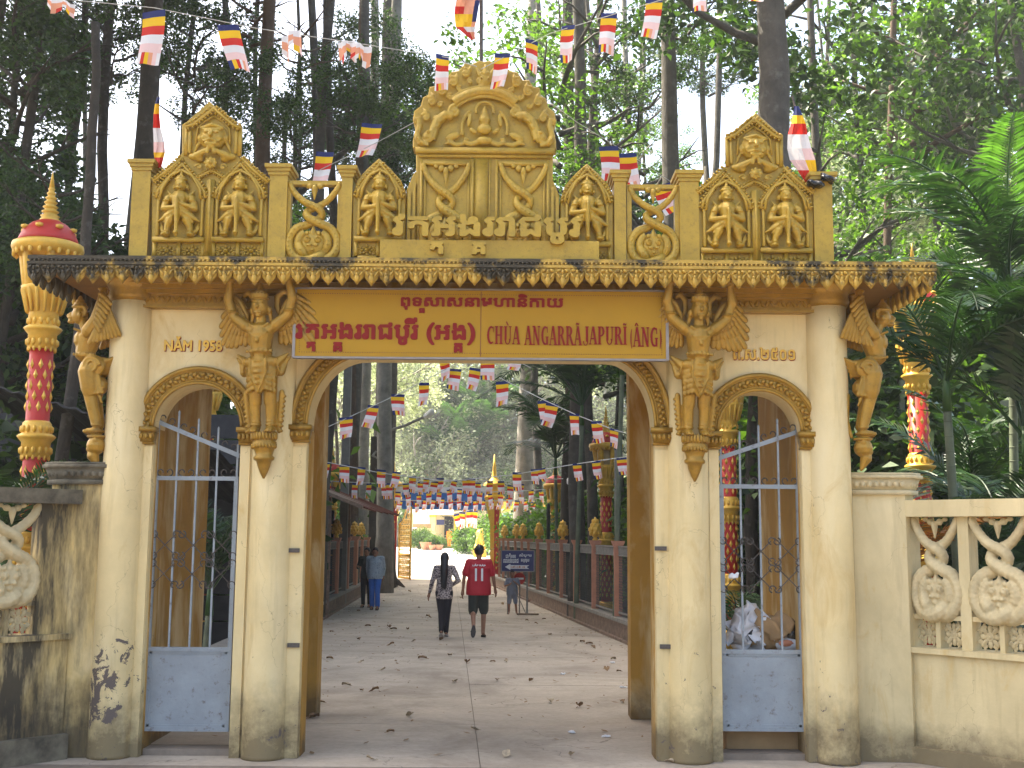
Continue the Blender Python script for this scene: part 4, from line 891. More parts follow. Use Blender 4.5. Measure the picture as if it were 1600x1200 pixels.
# ---------------------------------------------------------------- steel gate leaves
def scroll2(m, x, z, r, s, y, w=.0045):
    pts = []
    for i in range(17):
        u = i / 16; a = PI / 2 - s * u * 1.6 * PI if False else -PI / 2 + s * u * 1.55 * PI; q = r * (1 - .45 * u); pts.append((x + s * r + math.cos(a) * q * 1.0 - s * r * (0 if 1 else 1), y, z + r + math.sin(a) * q))
    m.tube(pts, w, 4)
def steel_leaf(x0, x1, zb, zp, zt, zl, zr, y):
    """zb bottom, zp top of the sheet, zt top rail, zl/zr heights of the sloping bar"""
    e = thing('gate_leaf', (x0, y, 0), None, None, parent=gate); g = M['gatemetal']; t = .036
    f = MB(); f.box(x0, x0 + t, y, y + .035, zb, zt); f.box(x1 - t, x1, y, y + .035, zb, zt)
    for z in (zb, zp, zt - t): f.box(x0 + t, x1 - t, y, y + .035, z, z + t)
    dx = x1 - x0; dz = zr - zl; f.prism([(x0, zl - .02), (x1, zr - .02), (x1, zr + .02), (x0, zl + .02)], y + .004, y + .034)
    f.build('frame', g, e)
    MB().box(x0 + t, x1 - t, y + .014, y + .02, zb + t, zp).build('sheet_panel', g, e)
    f = MB(); f.box(x0 + t, x1 - t, y + .008, y + .014, zb + t, zb + t + .02); f.box(x0 + t, x0 + t + .02, y + .008, y + .014, zb + t, zp); f.box(x1 - t - .02, x1 - t, y + .008, y + .014, zb + t, zp); f.box(x0 + t, x1 - t, y + .008, y + .014, zp - .02, zp); f.build('sheet_edging', g, e)
    n = 5
    for i in range(n):
        x = x0 + .018 + (dx - .036) * i / (n - 1); ztop = zl + dz * (x - x0) / dx
        b = MB().box(x - .008, x + .008, y + .01, y + .026, zp + t if 0 < i < n - 1 else zt, ztop + (.13 if i in (1, 2, 3) else .05)); b.ell((x, y + .018, ztop + (.15 if i in (1, 2, 3) else .07)), (.012, .012, .03), 6); b.build('bar', g, e)
    for i in range(n - 1):
        xm = x0 + dx * (i + .5) / (n - 1); y2 = y + .02; r = .033
        for s in (-1, 1):
            m = MB()
            zz = zl + dz * (xm + s * .035 - x0) / dx + .02
            scroll2(m, xm + s * .004, zz, r, s, y2, .006); m.build('scroll', M['rustmetal'], e); m = MB(); scroll2(m, xm + s * .004, zt, r, s, y2, .006); m.build('scroll', M['rustmetal'], e)
    m = MB(); zc_ = zp + (zt - zp) * .52; k = dx / 6     # lattice of curls mid height
    for i in range(3):
        for j in range(2):
            cx_ = x0 + k * (1 + 2 * i); cz_ = zc_ + (j - .5) * k * 2
            for s in (-1, 1):
                m.tube([(cx_ - k, y + .004, cz_ - s * k), (cx_, y + .004, cz_), (cx_ + k * .75, y + .004, cz_ + s * k * .75)], .0045, 4)
                for a0 in (0, PI): m.tube([(cx_ + math.cos(a0) * k * .8 + math.cos(t2) * k * .25, y + .002, cz_ + s * k * .75 + math.sin(t2) * k * .25) for t2 in [a0 + q_ * .5 for q_ in range(10)]], .006, 4)
    m.build('curl_lattice', M['rustmetal'], e)
    return e
yl = GY + .10
steel_leaf(X(221, 1143, yl), X(357, 1143, yl), Z(290, 1143, yl), Z(290, 1018, yl), Z(300, 744, yl), Z(240, 658, yl), Z(367, 712, yl), yl)
steel_leaf(X(1130, 1143, yl), X(1260, 1143, yl), Z(1190, 1143, yl), Z(1190, 1022, yl), Z(1190, 757, yl), Z(1131, 716, yl), Z(1253, 674, yl), yl)
MB().box(dL0, dL1, GY + .08, GY + .30, -.01, .05).build('threshold', M['road'], gate)
MB().box(dR0, dR1, GY + .08, GY + .30, -.01, .05).build('threshold', M['road'], gate)
# ---------------------------------------------------------------- banner board
by_ = 9.62; a = P(462, 449, by_); b = P(1043, 566, by_); c = P(1043, 455, by_); d = P(466, 556, by_)
bx0, bx1 = a.x, b.x; bz1 = (a.z + c.z) / 2; bz0 = (b.z + d.z) / 2
ban = thing('banner_board', ((bx0 + bx1) / 2, by_, bz0), 'long yellow board with dark red Khmer and Vietnamese lettering hung across the main opening', 'sign')
MB().box(bx0 + .01, bx1 - .01, by_, by_ + .05, bz0 + .012, bz1 - .012).build('panel', M['bannery'], ban)
m = MB(); m.box(bx0 - .012, bx0 + .012, by_ - .008, by_ + .06, bz0, bz1); m.box(bx1 - .012, bx1 + .012, by_ - .008, by_ + .06, bz0, bz1); m.box(bx0 + .012, bx1 - .012, by_ - .008, by_ + .06, bz0 - .004, bz0 + .012); m.box(bx0 + .012, bx1 - .012, by_ - .008, by_ + .06, bz1 - .010, bz1 + .004); m.build('frame', M['alum'], ban)
m = MB()
for i in range(150):
    x = bx0 + .05 + i * (bx1 - bx0 - .1) / 149; m.box(x - .004, x + .004, by_ - .003, by_, bz0 + .045, bz0 + .051); m.box(x - .004, x + .004, by_ - .003, by_, bz1 - .051, bz1 - .045)
for i in range(28):
    z = bz0 + .05 + i * (bz1 - bz0 - .1) / 27; m.box(bx0 + .045, bx0 + .05, by_ - .003, by_, z - .004, z + .004); m.box(bx1 - .05, bx1 - .045, by_ - .003, by_, z - .004, z + .004)
m.box((bx0 + bx1) / 2 - .003, (bx0 + bx1) / 2 + .003, by_ - .002, by_, bz0 + .02, bz1 - .02)
m.build('stitching', M['brown'], ban)
def bantext(t, x0, x1, y0, y1, name='lettering'):
    p0 = P(x0, y1, by_); p1 = P(x1, y0, by_); z0 = p0.z; z1 = p1.z
    fit(t, p0.x, p1.x, z0, z1, by_ - .012, by_ - .002).build(name, M['redtext'], ban)
bantext(text_mb('ពុទធសាសនាមហានិកាយ'.replace('ធ', ''), offset=.03, sub=[('ធ', .128, -.48, .5)], vox=.022), 626, 880, 460, 489)
bantext(text_mb('វតអងររាជបូរី (អង)', offset=.038, sub=[('ត', .085, -.56, .62), ('គ', .235, -.56, .62), ('គ', .91, -.56, .62)], vox=.022), 461, 743, 497, 549)
bantext(serif_mb('CHÙA'), 761, 813, 503, 538); bantext(serif_mb('ANGARRÃ'), 819, 909, 504, 539)
bantext(serif_mb('JAPURĨ'), 911, 979, 505, 540); bantext(serif_mb('(ÂNG)'), 985, 1033, 505, 545)
# ================================================================ boundary walls
def wall_frame(p0, p1):
    d = Vector((p1[0] - p0[0], p1[1] - p0[1], 0)); d.normalize(); return math.atan2(d.y, d.x)
def s_of(px, py, p0, ang):    # distance along the wall line where the pixel column hits
    d = _dir(px, py); k = d.x / d.y; ux, uy = math.cos(ang), math.sin(ang)
    return (p0[0] - k * p0[1]) / (k * uy - ux)
def boundary(name, label, p0, p1, L, mats, posts, z, flip):
    """wall running from p0 toward the camera; local x along the wall, local -y (or +y) is the street face"""
    ang = wall_frame(p0, p1); w = thing(name, (p0[0], p0[1], 0), label, 'wall', None, ang); W[w] = Vector((0, 0, 0)); mp, mo, ms, mc = mats
    f = -1 if not flip else 1
    Y0, Y1 = (-.0, .26) if f < 0 else (-.26, 0)
    face = Y0 if f < 0 else Y1
    def bx(n, x0, x1, o0, o1, z0, z1, m):   # o measured outward from the face
        a, b = sorted((face + f * o0, face + f * o1)); return MB().box(x0, x1, a, b, z0, z1).build(n, m, w, local=True)
    zl, zs, zc0, zc1 = z       # ledge top, skirting top, coping bottom, coping top
    bx('skirting', -.02, L, -.26, .07, 0, zs, mc); bx('base_wall', 0, L, -.25, 0, zs, zl - .03, mp); bx('ledge', -.01, L, -.26, .045, zl - .03, zl + .015, mp)
    bx('coping', -.03, L, -.28, .06, zc0, zc1, mc if flip else mp)
    for a, b in posts: bx('post', a, b, -.20, -.03, zl + .015, zc0, mp)
    for i in range(len(posts) - 1):
        a = posts[i][1]; b = posts[i + 1][0]; c0 = (a + b) / 2; wd = b - a
        fz_ = zl + .25
        bx('rail', a, b, -.19, -.045, fz_, fz_ + .04, mp); bx('rail', c0 - .02, c0 + .02, -.19, -.045, zl + .015, fz_, mp)
        for s in (-1, 1):
            m = flower_grille(46, 40) if False else bigf; k = (wd / 2 - .02) / 48
            o = link('flower_panel', m, w, (c0 + s * (wd / 4 + .005), face - f * .11, (zl + .015 + fz_) / 2)); o.scale = (k, k * .9, (fz_ - zl - .02) / 44)
            if f > 0: o.rotation_euler = (0, 0, PI)
        o = link('naga_panel', nstone, w, (c0, face - f * .11, fz_ + .055)); o.scale = (wd / 82, .0075, (zc0 - fz_ - .05) / 117)
        if f > 0: o.rotation_euler = (0, 0, PI)
    return w, ang
def bigflower():
    m = MB(); m.lathe([(7.5, -3), (8, 0), (7, 3), (5, 3), (4.5, 1), (3, 4), (.5, 5)], 12)
    m.v = [(x, -z, y) for x, y, z in m.v]
    for i in range(4):
        a = PI / 4 + i * PI / 2; m.ell((math.cos(a) * 15, -1, math.sin(a) * 14), (9, 4, 4.5), 8, 0, Matrix.Rotation(-a, 3, 'Y')); m.cap((math.cos(a) * 12, -5, math.sin(a) * 11), (math.cos(a) * 21, -3, math.sin(a) * 19), 1.5, .8, 6)
        a = i * PI / 2; m.ell((math.cos(a) * 13, 0, math.sin(a) * 12), (7, 3.5, 5), 8, 0, Matrix.Rotation(-a, 3, 'Y'))
        for s in (-1, 1): b = a + s * .42; spiral(m, (math.cos(b) * 20, math.sin(b) * 17), 4.4, 1.1, w=2.2, y=0, a0=a, sg=s)
    return m.mesh('flower_panel', M['stonecast'], True)
bigf = bigflower()
nstone = naga(1.28).fuse('naga_panel', M['stonecast'], 1.2, 1, .5)
# right wall
p0 = (X(1388, 1165, 10.2), 10.2); q = P(1600, 1195, 9.37); p1 = (q.x, q.y); ang = wall_frame(p0, p1)
sr = lambda px: s_of(px, 900, p0, ang)
boundary('boundary_wall', 'cream boundary wall with naga openwork panels right of the gateway', p0, p1, 3.6, (M['wallcream'], M['stonecast'], M['stonecast'], M['wallcream']), [(.04, sr(1422)), (sr(1496), sr(1513)), (sr(1604), sr(1604) + .09), (sr(1604) + .75, sr(1604) + .85), (sr(1604) + 1.5, sr(1604) + 1.6), (3.4, 3.6)], (.93, .13, Z(1400, 808, 10.2), Z(1400, 783, 10.2)), False)
# left wall : runs from far left towards the pier; local x from p0 (near the pier) toward the camera
p0 = (X(96, 1170, 9.86), 9.86); p1 = (p0[0] - .62, p0[1] - .66); ang = wall_frame(p0, p1)
sl_ = lambda px: s_of(px, 900, p0, ang)
boundary('boundary_wall', 'mould-blackened boundary wall with a naga panel left of the gateway', p0, p1, 3.2, (M['wallleft'], M['stonecast'], M['stonecast'], M['blackcoping']), [(.0, abs(sl_(62))), (abs(sl_(62)) + .47, abs(sl_(62)) + .57), (abs(sl_(62)) + 1.04, abs(sl_(62)) + 1.14), (abs(sl_(62)) + 1.6, abs(sl_(62)) + 1.7)], (1.0, .2, Z(50, 786, 9.6), Z(50, 763, 9.6)), True)
def pier(px0, px1, Y, pyc, mp, label, rot, body0, body1, mc):
    c = P((px0 + px1) / 2, 1160, Y); t = thing('wall_pier', (c.x, Y + .2, 0), label, 'pier'); zt = Z((px0 + px1) / 2, pyc, Y)
    hw = (body1 - body0) / 2 * Y / CF; bc = X((body0 + body1) / 2, 1160, Y)
    m = MB(); pts = [(bc - hw, .0), (bc - hw, -.0)]
    foot = [(bc - hw, Y + .10), (bc - hw + .14, Y - .03), (bc + hw, Y + .0), (bc + hw, Y + .42), (bc - hw, Y + .42)] if rot < 0 else [(bc - hw, Y), (bc + hw - .12, Y - .03), (bc + hw, Y + .12), (bc + hw, Y + .42), (bc - hw, Y + .42)]
    def extr(m, foot, z0, z1, grow=0, mi=0):
        cx_ = sum(p[0] for p in foot) / 5; cy_ = sum(p[1] for p in foot) / 5; a = len(m.v); n = len(foot)
        for z, g_ in ((z0, grow if not isinstance(grow, tuple) else grow[0]), (z1, grow if not isinstance(grow, tuple) else grow[1])):
            for x, y in foot: m.v.append((x + g_ * (1 if x > cx_ else -1), y + g_ * (1 if y > cy_ else -1), z))
        for i in range(n): j = (i + 1) % n; m.f.append([a + i, a + j, a + n + j, a + n + i]); m.m.append(mi)
        m.f.append([a + n + i for i in range(n)]); m.f.append([a + i for i in range(n)][::-1]); m.m += [mi, mi]
    extr(m, foot, 0, zt - .17); m.build('shaft', mp, t)
    m = MB(); extr(m, foot, zt - .19, zt - .15, .035); extr(m, foot, zt - .15, zt - .05, (.02, .05)); extr(m, foot, zt - .05, zt - .02, .07); extr(m, foot, zt - .02, zt, .055)
    for i in range(5):
        a = Vector(foot[i]); b = Vector(foot[(i + 1) % 5]); L = (b - a).length; k = max(1, int(L / .055))
        for j in range(k):
            p = a.lerp(b, (j + .5) / k); d = (b - a).normalized(); nrm = Vector((d.y, -d.x)); p = p + nrm * .035
            m.ell((p.x, p.y, zt - .10), (.028, .028, .032), 6)
    m.build('carved_cap', mc, t, True)
pier(48, 152, 9.9, 722, M['wallleft'], 'square pier with a blackened carved cap left of the gateway', -1, 52, 153, M['blackcoping'])
pier(1340, 1450, 10.0, 739, M['wallcream'], 'square pier with a clean carved cap right of the gateway', 1, 1345, 1447, M['stonecast'])

# ================================================================ red and gold lantern columns
def lantern_column(px, pyref, Y, spire_py, label, s=1.0):
    x = X(px, pyref, Y); top = Z(px, spire_py, Y); t = thing('lantern_column', (x, Y, 0), label, 'ornamental column', 'red and gold lantern columns'); W[t] = Vector((0, 0, 0))
    k = s; H = top; r = .135 * k; cap0 = H - 1.86 * k; g = M['goldbright']
    MB().lathe([(r * 1.5, 0), (r * 1.5, .3), (r * 1.2, .35)], 14).build('base', g, t, True, True)
    MB().lathe([(r, 0.3), (r, cap0 + .1)], 16).build('shaft', M['red'], t, True, True)
    zs = []; z = cap0 - .12 * k
    while z > .5: zs.append(z); z -= 1.28 * k
    for z in zs:
        m = MB(); m.lathe([(r * 1.05, -.2 * k), (r * 1.22, -.18 * k), (r * 1.2, -.02), (r * 1.5, .02), (r * 1.62, .045), (r * 1.5, .06), (r * 1.22, .08), (r * 1.2, .20 * k), (r * 1.02, .23 * k)], 18, (0, 0, z))
        for i in range(14):
            a = i * PI / 7
            for dz in (-.12 * k, .13 * k): m.ell((math.cos(a) * r * 1.22, math.sin(a) * r * 1.22, z + dz), (.028 * k, .028 * k, .05 * k), 5)
            m.ell((math.cos(a) * r * 1.1, math.sin(a) * r * 1.1, z - .2 * k), (.02 * k, .02 * k, .04 * k), 5)
        m.build('ring_band', g, t, True, True)
    m = MB(); row = 0; z = .5
    while z < cap0:
        if all(abs(z - q) > .27 * k for q in zs):
            for i in range(8):
                a = (i + (.5 if row % 2 else 0)) * PI / 4; d = Vector((math.cos(a), math.sin(a), 0)); e = Vector((-d.y, d.x, 0)); c = d * (r + .002) + Vector((0, 0, z)); w_ = .028 * k; h_ = .055 * k; b0 = len(m.v)
                m.v += [tuple(v) for v in (c + e * w_, c + Vector((0, 0, h_ * 1.3)), c - e * w_, c - Vector((0, 0, h_)), c + d * .022)]; m.f += [[b0, b0 + 1, b0 + 4], [b0 + 1, b0 + 2, b0 + 4], [b0 + 2, b0 + 3, b0 + 4], [b0 + 3, b0, b0 + 4]]; m.m += [0] * 4
        z += .125 * k; row += 1
    m.build('diamond_studs', g, t, False, True)
    # flaring capital, lantern box, roof, spire
    m = MB().lathe([(r * 1.1, 0), (r * 1.3, .03), (r * 1.25, .10), (r * 1.35, .16), (r * 1.55, .25), (r * 1.95, .36), (r * 2.05, .40), (r * 1.8, .42)], 18, (0, 0, cap0))
    for i in range(16): a = i * PI / 8; m.cap((math.cos(a) * r * 1.45, math.sin(a) * r * 1.45, cap0 + .12), (math.cos(a) * r * 1.85, math.sin(a) * r * 1.85, cap0 + .36), .018, .028, 5)
    m.build('capital', g, t, True, True)
    m = MB(); z0 = cap0 + .42
    for i in range(6): a = i * PI / 3; m.cap((math.cos(a) * r * 1.7, math.sin(a) * r * 1.7, z0), (math.cos(a) * r * 2.1, math.sin(a) * r * 2.1, z0 + .42 * k), .05 * k, .065 * k, 6)
    m.build('lantern_post', g, t, True, True); MB().lathe([(r * .8, 0), (r * .8, .40 * k)], 10, (0, 0, z0)).build('lamp_glass', M['stonecast'], t, True, True)
    z1 = z0 + .40 * k
    m = MB().lathe([(r * 2.1, -.05), (r * 2.9, 0), (r * 3.05, .05), (r * 3.0, .10), (r * 2.6, .12)], 22, (0, 0, z1))
    for i in range(22): a = i * PI / 11; m.ell((math.cos(a) * r * 2.75, math.sin(a) * r * 2.75, z1 - .02), (.03, .03, .05), 5)
    m.build('eave_ring', g, t, True, True)
    m = MB().lathe([(r * 2.6, .11), (r * 2.5, .16), (r * 2.15, .26), (r * 1.5, .34), (r * .9, .38)], 20, (0, 0, z1)); m.build('dome', M['red'], t, True, True)
    m = MB()
    for i in range(8): a = i * PI / 4; m.ell((math.cos(a) * r * 2.15, math.sin(a) * r * 2.15, z1 + .27), (.05, .05, .03), 5)
    zz = z1 + .36; hh = H - zz; pr = [(r * .9, 0), (r * .9, .03)]
    for i in range(7): u = i / 7; q = r * .52 * (1 - u) ** .9 + .02; pr += [(q, .06 + hh * .62 * u), (q * 1.25, .06 + hh * .62 * (u + .05)), (q * .7, .06 + hh * .62 * (u + .11))]
    pr += [(.03, hh * .70), (.012, hh * .9), (.004, hh)]
    m.lathe(pr, 12, (0, 0, zz)); m.build('spire', g, t, True, True); W[t] = Vector((x, Y, 0)); return t
lantern_column(62, 600, 12.8, 268, 'big lantern column with a red dome behind the left end of the eave', .95)
lantern_column(1433, 600, 16.2, 380, 'lantern column half hidden by palm fronds behind the right pier')
lantern_column(322, 650, 20.5, 490, 'lantern column seen through the left side door', 1.0)
lantern_column(1138, 750, 19.5, 500, 'lantern column seen through the right side door', 1.0)
lantern_column(947, 740, 27.5, 633, 'lantern column rising behind the right walkway fence')
lantern_column(868, 760, 38, 712, 'small lantern column with flowers, beyond the palm trunks')
lantern_column(518, 760, 34, 690, 'lantern column with a gold spire left of the walkway trunks')

# ================================================================ walkway fences
def fence(side, label):
    a_, b_ = (4.46, -.1163) if side > 0 else (-3.02, -.0436)
    FX = lambda y: a_ + b_ * y
    f = thing('walkway_fence', (FX(22), 22, 0), label, 'fence')
    Yof = lambda px: a_ / ((px - 800) / CF - b_)
    if side > 0: pxs = [1075, 1020, 985, 956, 922, 894, 873, 853.5, 837, 823, 813, 803, 792.5, 785, 779]
    else: pxs = [428, 456, 478, 495.6, 517, 537.5, 553, 564, 574, 583, 592, 599, 604.5, 609]
    Ys = [Yof(p) for p in pxs]; H = 1.78; s = side
    y0, y1 = 13.2, 50
    # plinth: lower brick course, render, coping rail
    m = MB(); q = []
    for (o0, o1, z0, z1, nm_, mt) in ((0, .24, 0, .32, 'plinth', M['plinth']), (-.03, .27, .32, .385, 'plinth_coping', M['coping']), (-.06, .02, 0, .05, 'plinth_foot', M['plinth'])):
        m = MB(); c = [(FX(y0) + s * o0, y0), (FX(y0) + s * o1, y0), (FX(y1) + s * o1, y1), (FX(y1) + s * o0, y1)]
        m.v = [(x, y, z) for z in (z0, z1) for x, y in c]; m.f = [[0, 1, 2, 3], [4, 5, 6, 7], [0, 1, 5, 4], [1, 2, 6, 5], [2, 3, 7, 6], [3, 0, 4, 7]]; m.m = [0] * 6; m.build(nm_, mt, f)
    pm_ = MB().box(-.075, .075, -.09, .09, .385, H - .12)
    pm_.prism([(-.075, H - .12), (.075, H - .12), (.12, H - .03), (.12, H), (-.12, H), (-.12, H - .03)], -.11, .11)
    pmm = pm_.mesh('fence_post', M['terra'])
    fb = MB(); fb.lathe([(.05, 0), (.055, .02), (.03, .05), (.07, .09), (.105, .17), (.10, .25), (.06, .34), (.008, .44)], 12)
    for r_ in range(4):
        for i in range(7): a = i * 2 * PI / 7 + r_ * .45; rr = (.095, .10, .075, .045)[r_]; fb.ell((math.cos(a) * rr, math.sin(a) * rr, .13 + r_ * .075), (.032, .032, .05), 5)
    fm = fb.mesh('lotus_finial', M['goldbright'], True)
    wm = MB()
    for i in range(34):
        for dr in (-1, 1):
            x = -1.1 + i * .10; p = [(x, .4), (x + dr * 1.25, 1.65)]
            (xa, za), (xb, zb) = p
            if dr > 0 and xb > 1.1: t = (1.1 - xa) / (xb - xa); xb = 1.1; zb = za + (zb - za) * t
            if dr < 0 and xb < -1.1: t = (xa + 1.1) / (xa - xb); xb = -1.1; zb = za + (zb - za) * t
            if xa > 1.1:
                if dr > 0: continue
                t = (xa - 1.1) / (xa - xb); za = za + (zb - za) * t; xa = 1.1
            if zb - za < .02: continue
            wm.tube([(0, xa, za), (0, xb, zb)], .0035, 3)
    wmm = wm.mesh('wire_mesh', M['wire'])
    for i, y in enumerate(Ys):
        if y < 13.3 or y > 50: continue
        o = link('fence_post', pmm, f, (FX(y) + s * .12 - W[f].x, y - 22, 0))
        big = (side < 0 and i == 7)
        if big: o.scale = (1.5, 1.5, 1.02)
        if (side > 0 and i in (4, 6, 8, 10, 11, 13)) or (side < 0 and i in (3, 5, 7, 8, 10, 12)):
            link('lotus_finial', fm, f, (FX(y) + s * .12 - W[f].x, y - 22, H)).scale = (1.15, 1.15, 1.1)
        if i:
            ya = Ys[i - 1]; xa = FX(ya) + s * .12; xb = FX(y) + s * .12; L = y - ya; ang = math.atan2(-(xb - xa), L)
            o = link('wire_mesh', wmm, f, ((xa + xb) / 2 - W[f].x, (ya + y) / 2 - 22, 0)); o.rotation_euler = (0, 0, ang); o.scale = (1, L / 2.2, 1)
            m = MB(); m.box(-.012, .012, -L / 2 + .08, L / 2 - .08, .44, .475); m.box(-.02, .02, -L / 2 + .08, L / 2 - .08, 1.66, 1.69); m.box(-.02, .02, -L / 2 + .08, L / 2 - .08, 1.50, 1.52)
            for j in range(int(L / .07)): m.cap((0, -L / 2 + .1 + j * .07, 1.52), (0, -L / 2 + .13 + j * .07, 1.66), .012, .012, 4)
            o = m.build('lattice_rail', M['coping'], f, local=True); o.location = ((xa + xb) / 2 - W[f].x, (ya + y) / 2 - 22, 0); o.rotation_euler = (0, 0, ang)
    return f
fence(1, 'salmon post and mesh fence with golden bud finials along the right of the path')
fence(-1, 'salmon post and mesh fence with golden bud finials along the left of the path')

# ================================================================ inner yellow gate
IY = 50.0; gr = thing('inner_gate', (X(690, 900, IY), IY, 0), 'far yellow gate with red striped posts and a blue banner at the path end', 'gateway')
for px, w_ in ((611, .28), (771, .30)):
    x = X(px, 880, IY); zt = Z(px, 800, IY)
    m = MB().box(x - w_ * .5, x + w_ * .5, IY, IY + .4, 0, zt + .5); m.prism([(x - w_ * .5, zt - .6), (x + w_ * .5, zt - .6), (x + w_ * 1.3, zt + .5), (x + w_ * 1.3, zt + .62), (x - w_ * 1.3, zt + .62), (x - w_ * 1.3, zt + .5)], IY - .05, IY + .45); m.build('gate_post', M['yellow'], gr)
    xr = x + .12
    m = MB().box(xr - .10, xr + .10, IY - .07, IY - .003, .2, zt + .25); m.build('red_panel', M['red'], gr)
    m = MB()
    for i in range(9): m.ell((xr, IY - .08, .5 + i * .32), (.035, .02, .06), 5)
    m.build('gold_motif', M['goldbright'], gr, True)
    m = MB().lathe([(.42, 0), (.5, .06), (.35, .12), (.2, .2), (.22, .5), (.5, .55), (.42, .65), (.2, .8), (.12, .9), (.09, 1.2), (.02, 1.9)], 12, (x, IY + .2, zt + .6)); m.build('lantern_top', M['yellow'], gr, True)
x0, x1 = X(628, 780, IY - .1), X(757, 780, IY - .1); z0, z1 = Z(690, 796, IY), Z(690, 770, IY)
MB().box(x0 - .3, x1 + .3, IY + .05, IY + .35, z1 - .1, z1 + .25).build('gate_beam', M['white'], gr)
MB().box(x0, x1, IY - .06, IY, z0, z1).build('blue_banner', M['blue'], gr)
t = text_mb('ក្រុមជំនុំព្រះវិហារ'.replace('្', ''), offset=.02, vox=.03); fit(t, x0 + .25, x1 - .25, z0 + .10, z1 - .25, IY - .075, IY - .062).build('banner_lettering', M['redtext'], gr)
# open filigree leaf
lx0, lx1 = X(622, 880, IY - .4), X(640, 880, IY - 2.2); ly0, ly1 = IY - .1, IY - 1.9
def leafpt(u, z): return (lx0 + (lx1 - lx0) * u, ly0 + (ly1 - ly0) * u, z)
m = MB(); ztl = 3.0
for u in (0, 1): m.tube([leafpt(u, .05), leafpt(u, ztl - (0.7 if u == 0 else 0) if u else ztl - .7)], .045, 6)
m.tube([leafpt(0, .1), leafpt(1, .1)], .05, 6); m.tube([leafpt(0, 1.05), leafpt(1, 1.05)], .05, 6); m.tube([leafpt(0, 1.25), leafpt(1, 1.25)], .03, 6)
m.tube([leafpt(0, ztl - .7), leafpt(.3, ztl - .55), leafpt(.6, ztl - .1), leafpt(1, ztl)], .045, 6); m.build('leaf_frame', M['yellow'], gr, True)
m = MB()
for i in range(7):
    for j in range(11):
        u = (i + .5) / 7; z = .25 + j * .24
        if 1.0 < z < 1.3 or z > ztl - .8 + u * .6: continue
        pts = [leafpt(u + .12 * math.cos(a * .7) * (1 - a / 12), z + .15 * math.sin(a * .7) * (1 - a / 12)) for a in range(9)]; m.tube(pts, .028, 4)
for i in range(8): m.tube([leafpt((i + .5) / 8, .1), leafpt((i + .5) / 8, 1.05)], .015, 4)
m.build('filigree', M['goldbright'], gr)

# ================================================================ courtyard hall at the far end
BYY = 104; g0 = gz(BYY)
hall = thing('temple_hall', (X(690, 850, BYY), BYY, g0), 'far temple hall with cream columns, white fascia and a dark doorway beyond the courtyard', 'building')
def hb(name, px0, px1, py0, py1, y0, y1, m):
    a = P(px0, py1, BYY + y0); b = P(px1, py0, BYY + y0); return MB().box(a.x, b.x, BYY + y0, BYY + y1, a.z, b.z).build(name, m, hall)
hb('back_wall', 640, 760, 798, 856, 4, 4.3, M['wallcream']); hb('doorway', 694, 708, 807, 840, 3.85, 3.99, M['shadepaint']); hb('fascia', 669, 709, 788, 804, -1, -.6, M['white']); hb('roof', 660, 715, 784, 790, -.6, 6, M['white'])
hb('side_roof', 640, 668, 796, 801, -.5, 5, M['white']); hb('cloth_curtain', 646, 672, 803, 819, 0, .1, M['white']); hb('striped_valance', 645, 674, 819, 825, -.05, .05, M['card']); hb('low_wall', 640, 660, 843, 857, -.4, 0, M['stonecast'])
hb('notice_board', 639, 652, 824, 842, -.3, -.1, M['paper'])
for i in range(3):
    for j in range(3): hb('notice', 640.5 + i * 4, 643.3 + i * 4, 826 + j * 5.2, 829.5 + j * 5.2, -.34, -.31, M['brown'])
for px0, px1 in ((673, 680), (709, 715), (716, 720), (724, 727), (728, 732)): hb('column', px0, px1, 806, 854, -.5, -.1, M['yellow'] if px0 > 700 else M['cream']); hb('column_capital', px0 - 2, px1 + 2, 804, 808, -.6, 0, M['goldbright'])
hb('plaque', 682, 694, 812, 820, -.2, -.1, M['navy'])
for i in range(5): hb('step', 693, 709, 850.5 - 2.2 * i, 853.5 - 2.2 * i, -.5 + .7 * i, 3.8, M['brown'])
side = thing('shrine_building', (X(800, 830, 95), 95, gz(95)), 'low shrine building with a carved cornice and blue doors behind the right trunks', 'building')
def sb_(name, px0, px1, py0, py1, y0, y1, m): a = P(px0, py1, 95 + y0); b = P(px1, py0, 95 + y0); return MB().box(a.x, b.x, 95 + y0, 95 + y1, a.z, b.z).build(name, m, side)
sb_('wall', 782, 850, 788, 856, 0, 5, M['stonecast']); sb_('cornice', 780, 852, 784, 798, -.4, 0, M['goldbright'])
for px in (786, 795): sb_('blue_door', px, px + 7, 803, 838, -.12, -.02, M['blue'])
gab = thing('gable_house', (X(659, 800, 120), 120, gz(120)), 'steep dark red tiled gable showing above the flags behind the trees', 'building')
a = P(659, 716, 120); b = P(645, 762, 120); c = P(673, 762, 120)
MB().prism([(b.x, b.z), (c.x, c.z), (a.x, a.z)], 120, 128).build('gable', M['brown'], gab); MB().tube([(b.x - .2, 119.9, b.z), (a.x, 119.9, a.z + .15), (c.x + .2, 119.9, c.z)], .18, 5).build('bargeboard', M['terra'], gab); MB().box(b.x + .2, c.x - .2, 120.2, 127, 0, b.z + .01).build('wall', M['stonecast'], gab)
red = thing('shrine_house', (X(1175, 780, 34), 34, 0), 'small shrine with pink roof and gold carving seen through the right side door', 'building')
def rb(name, px0, px1, py0, py1, y0, y1, m): a = P(px0, py1, 34 + y0); b = P(px1, py0, 34 + y0); return MB().box(a.x, b.x, 34 + y0, 34 + y1, a.z, b.z).build(name, m, red)
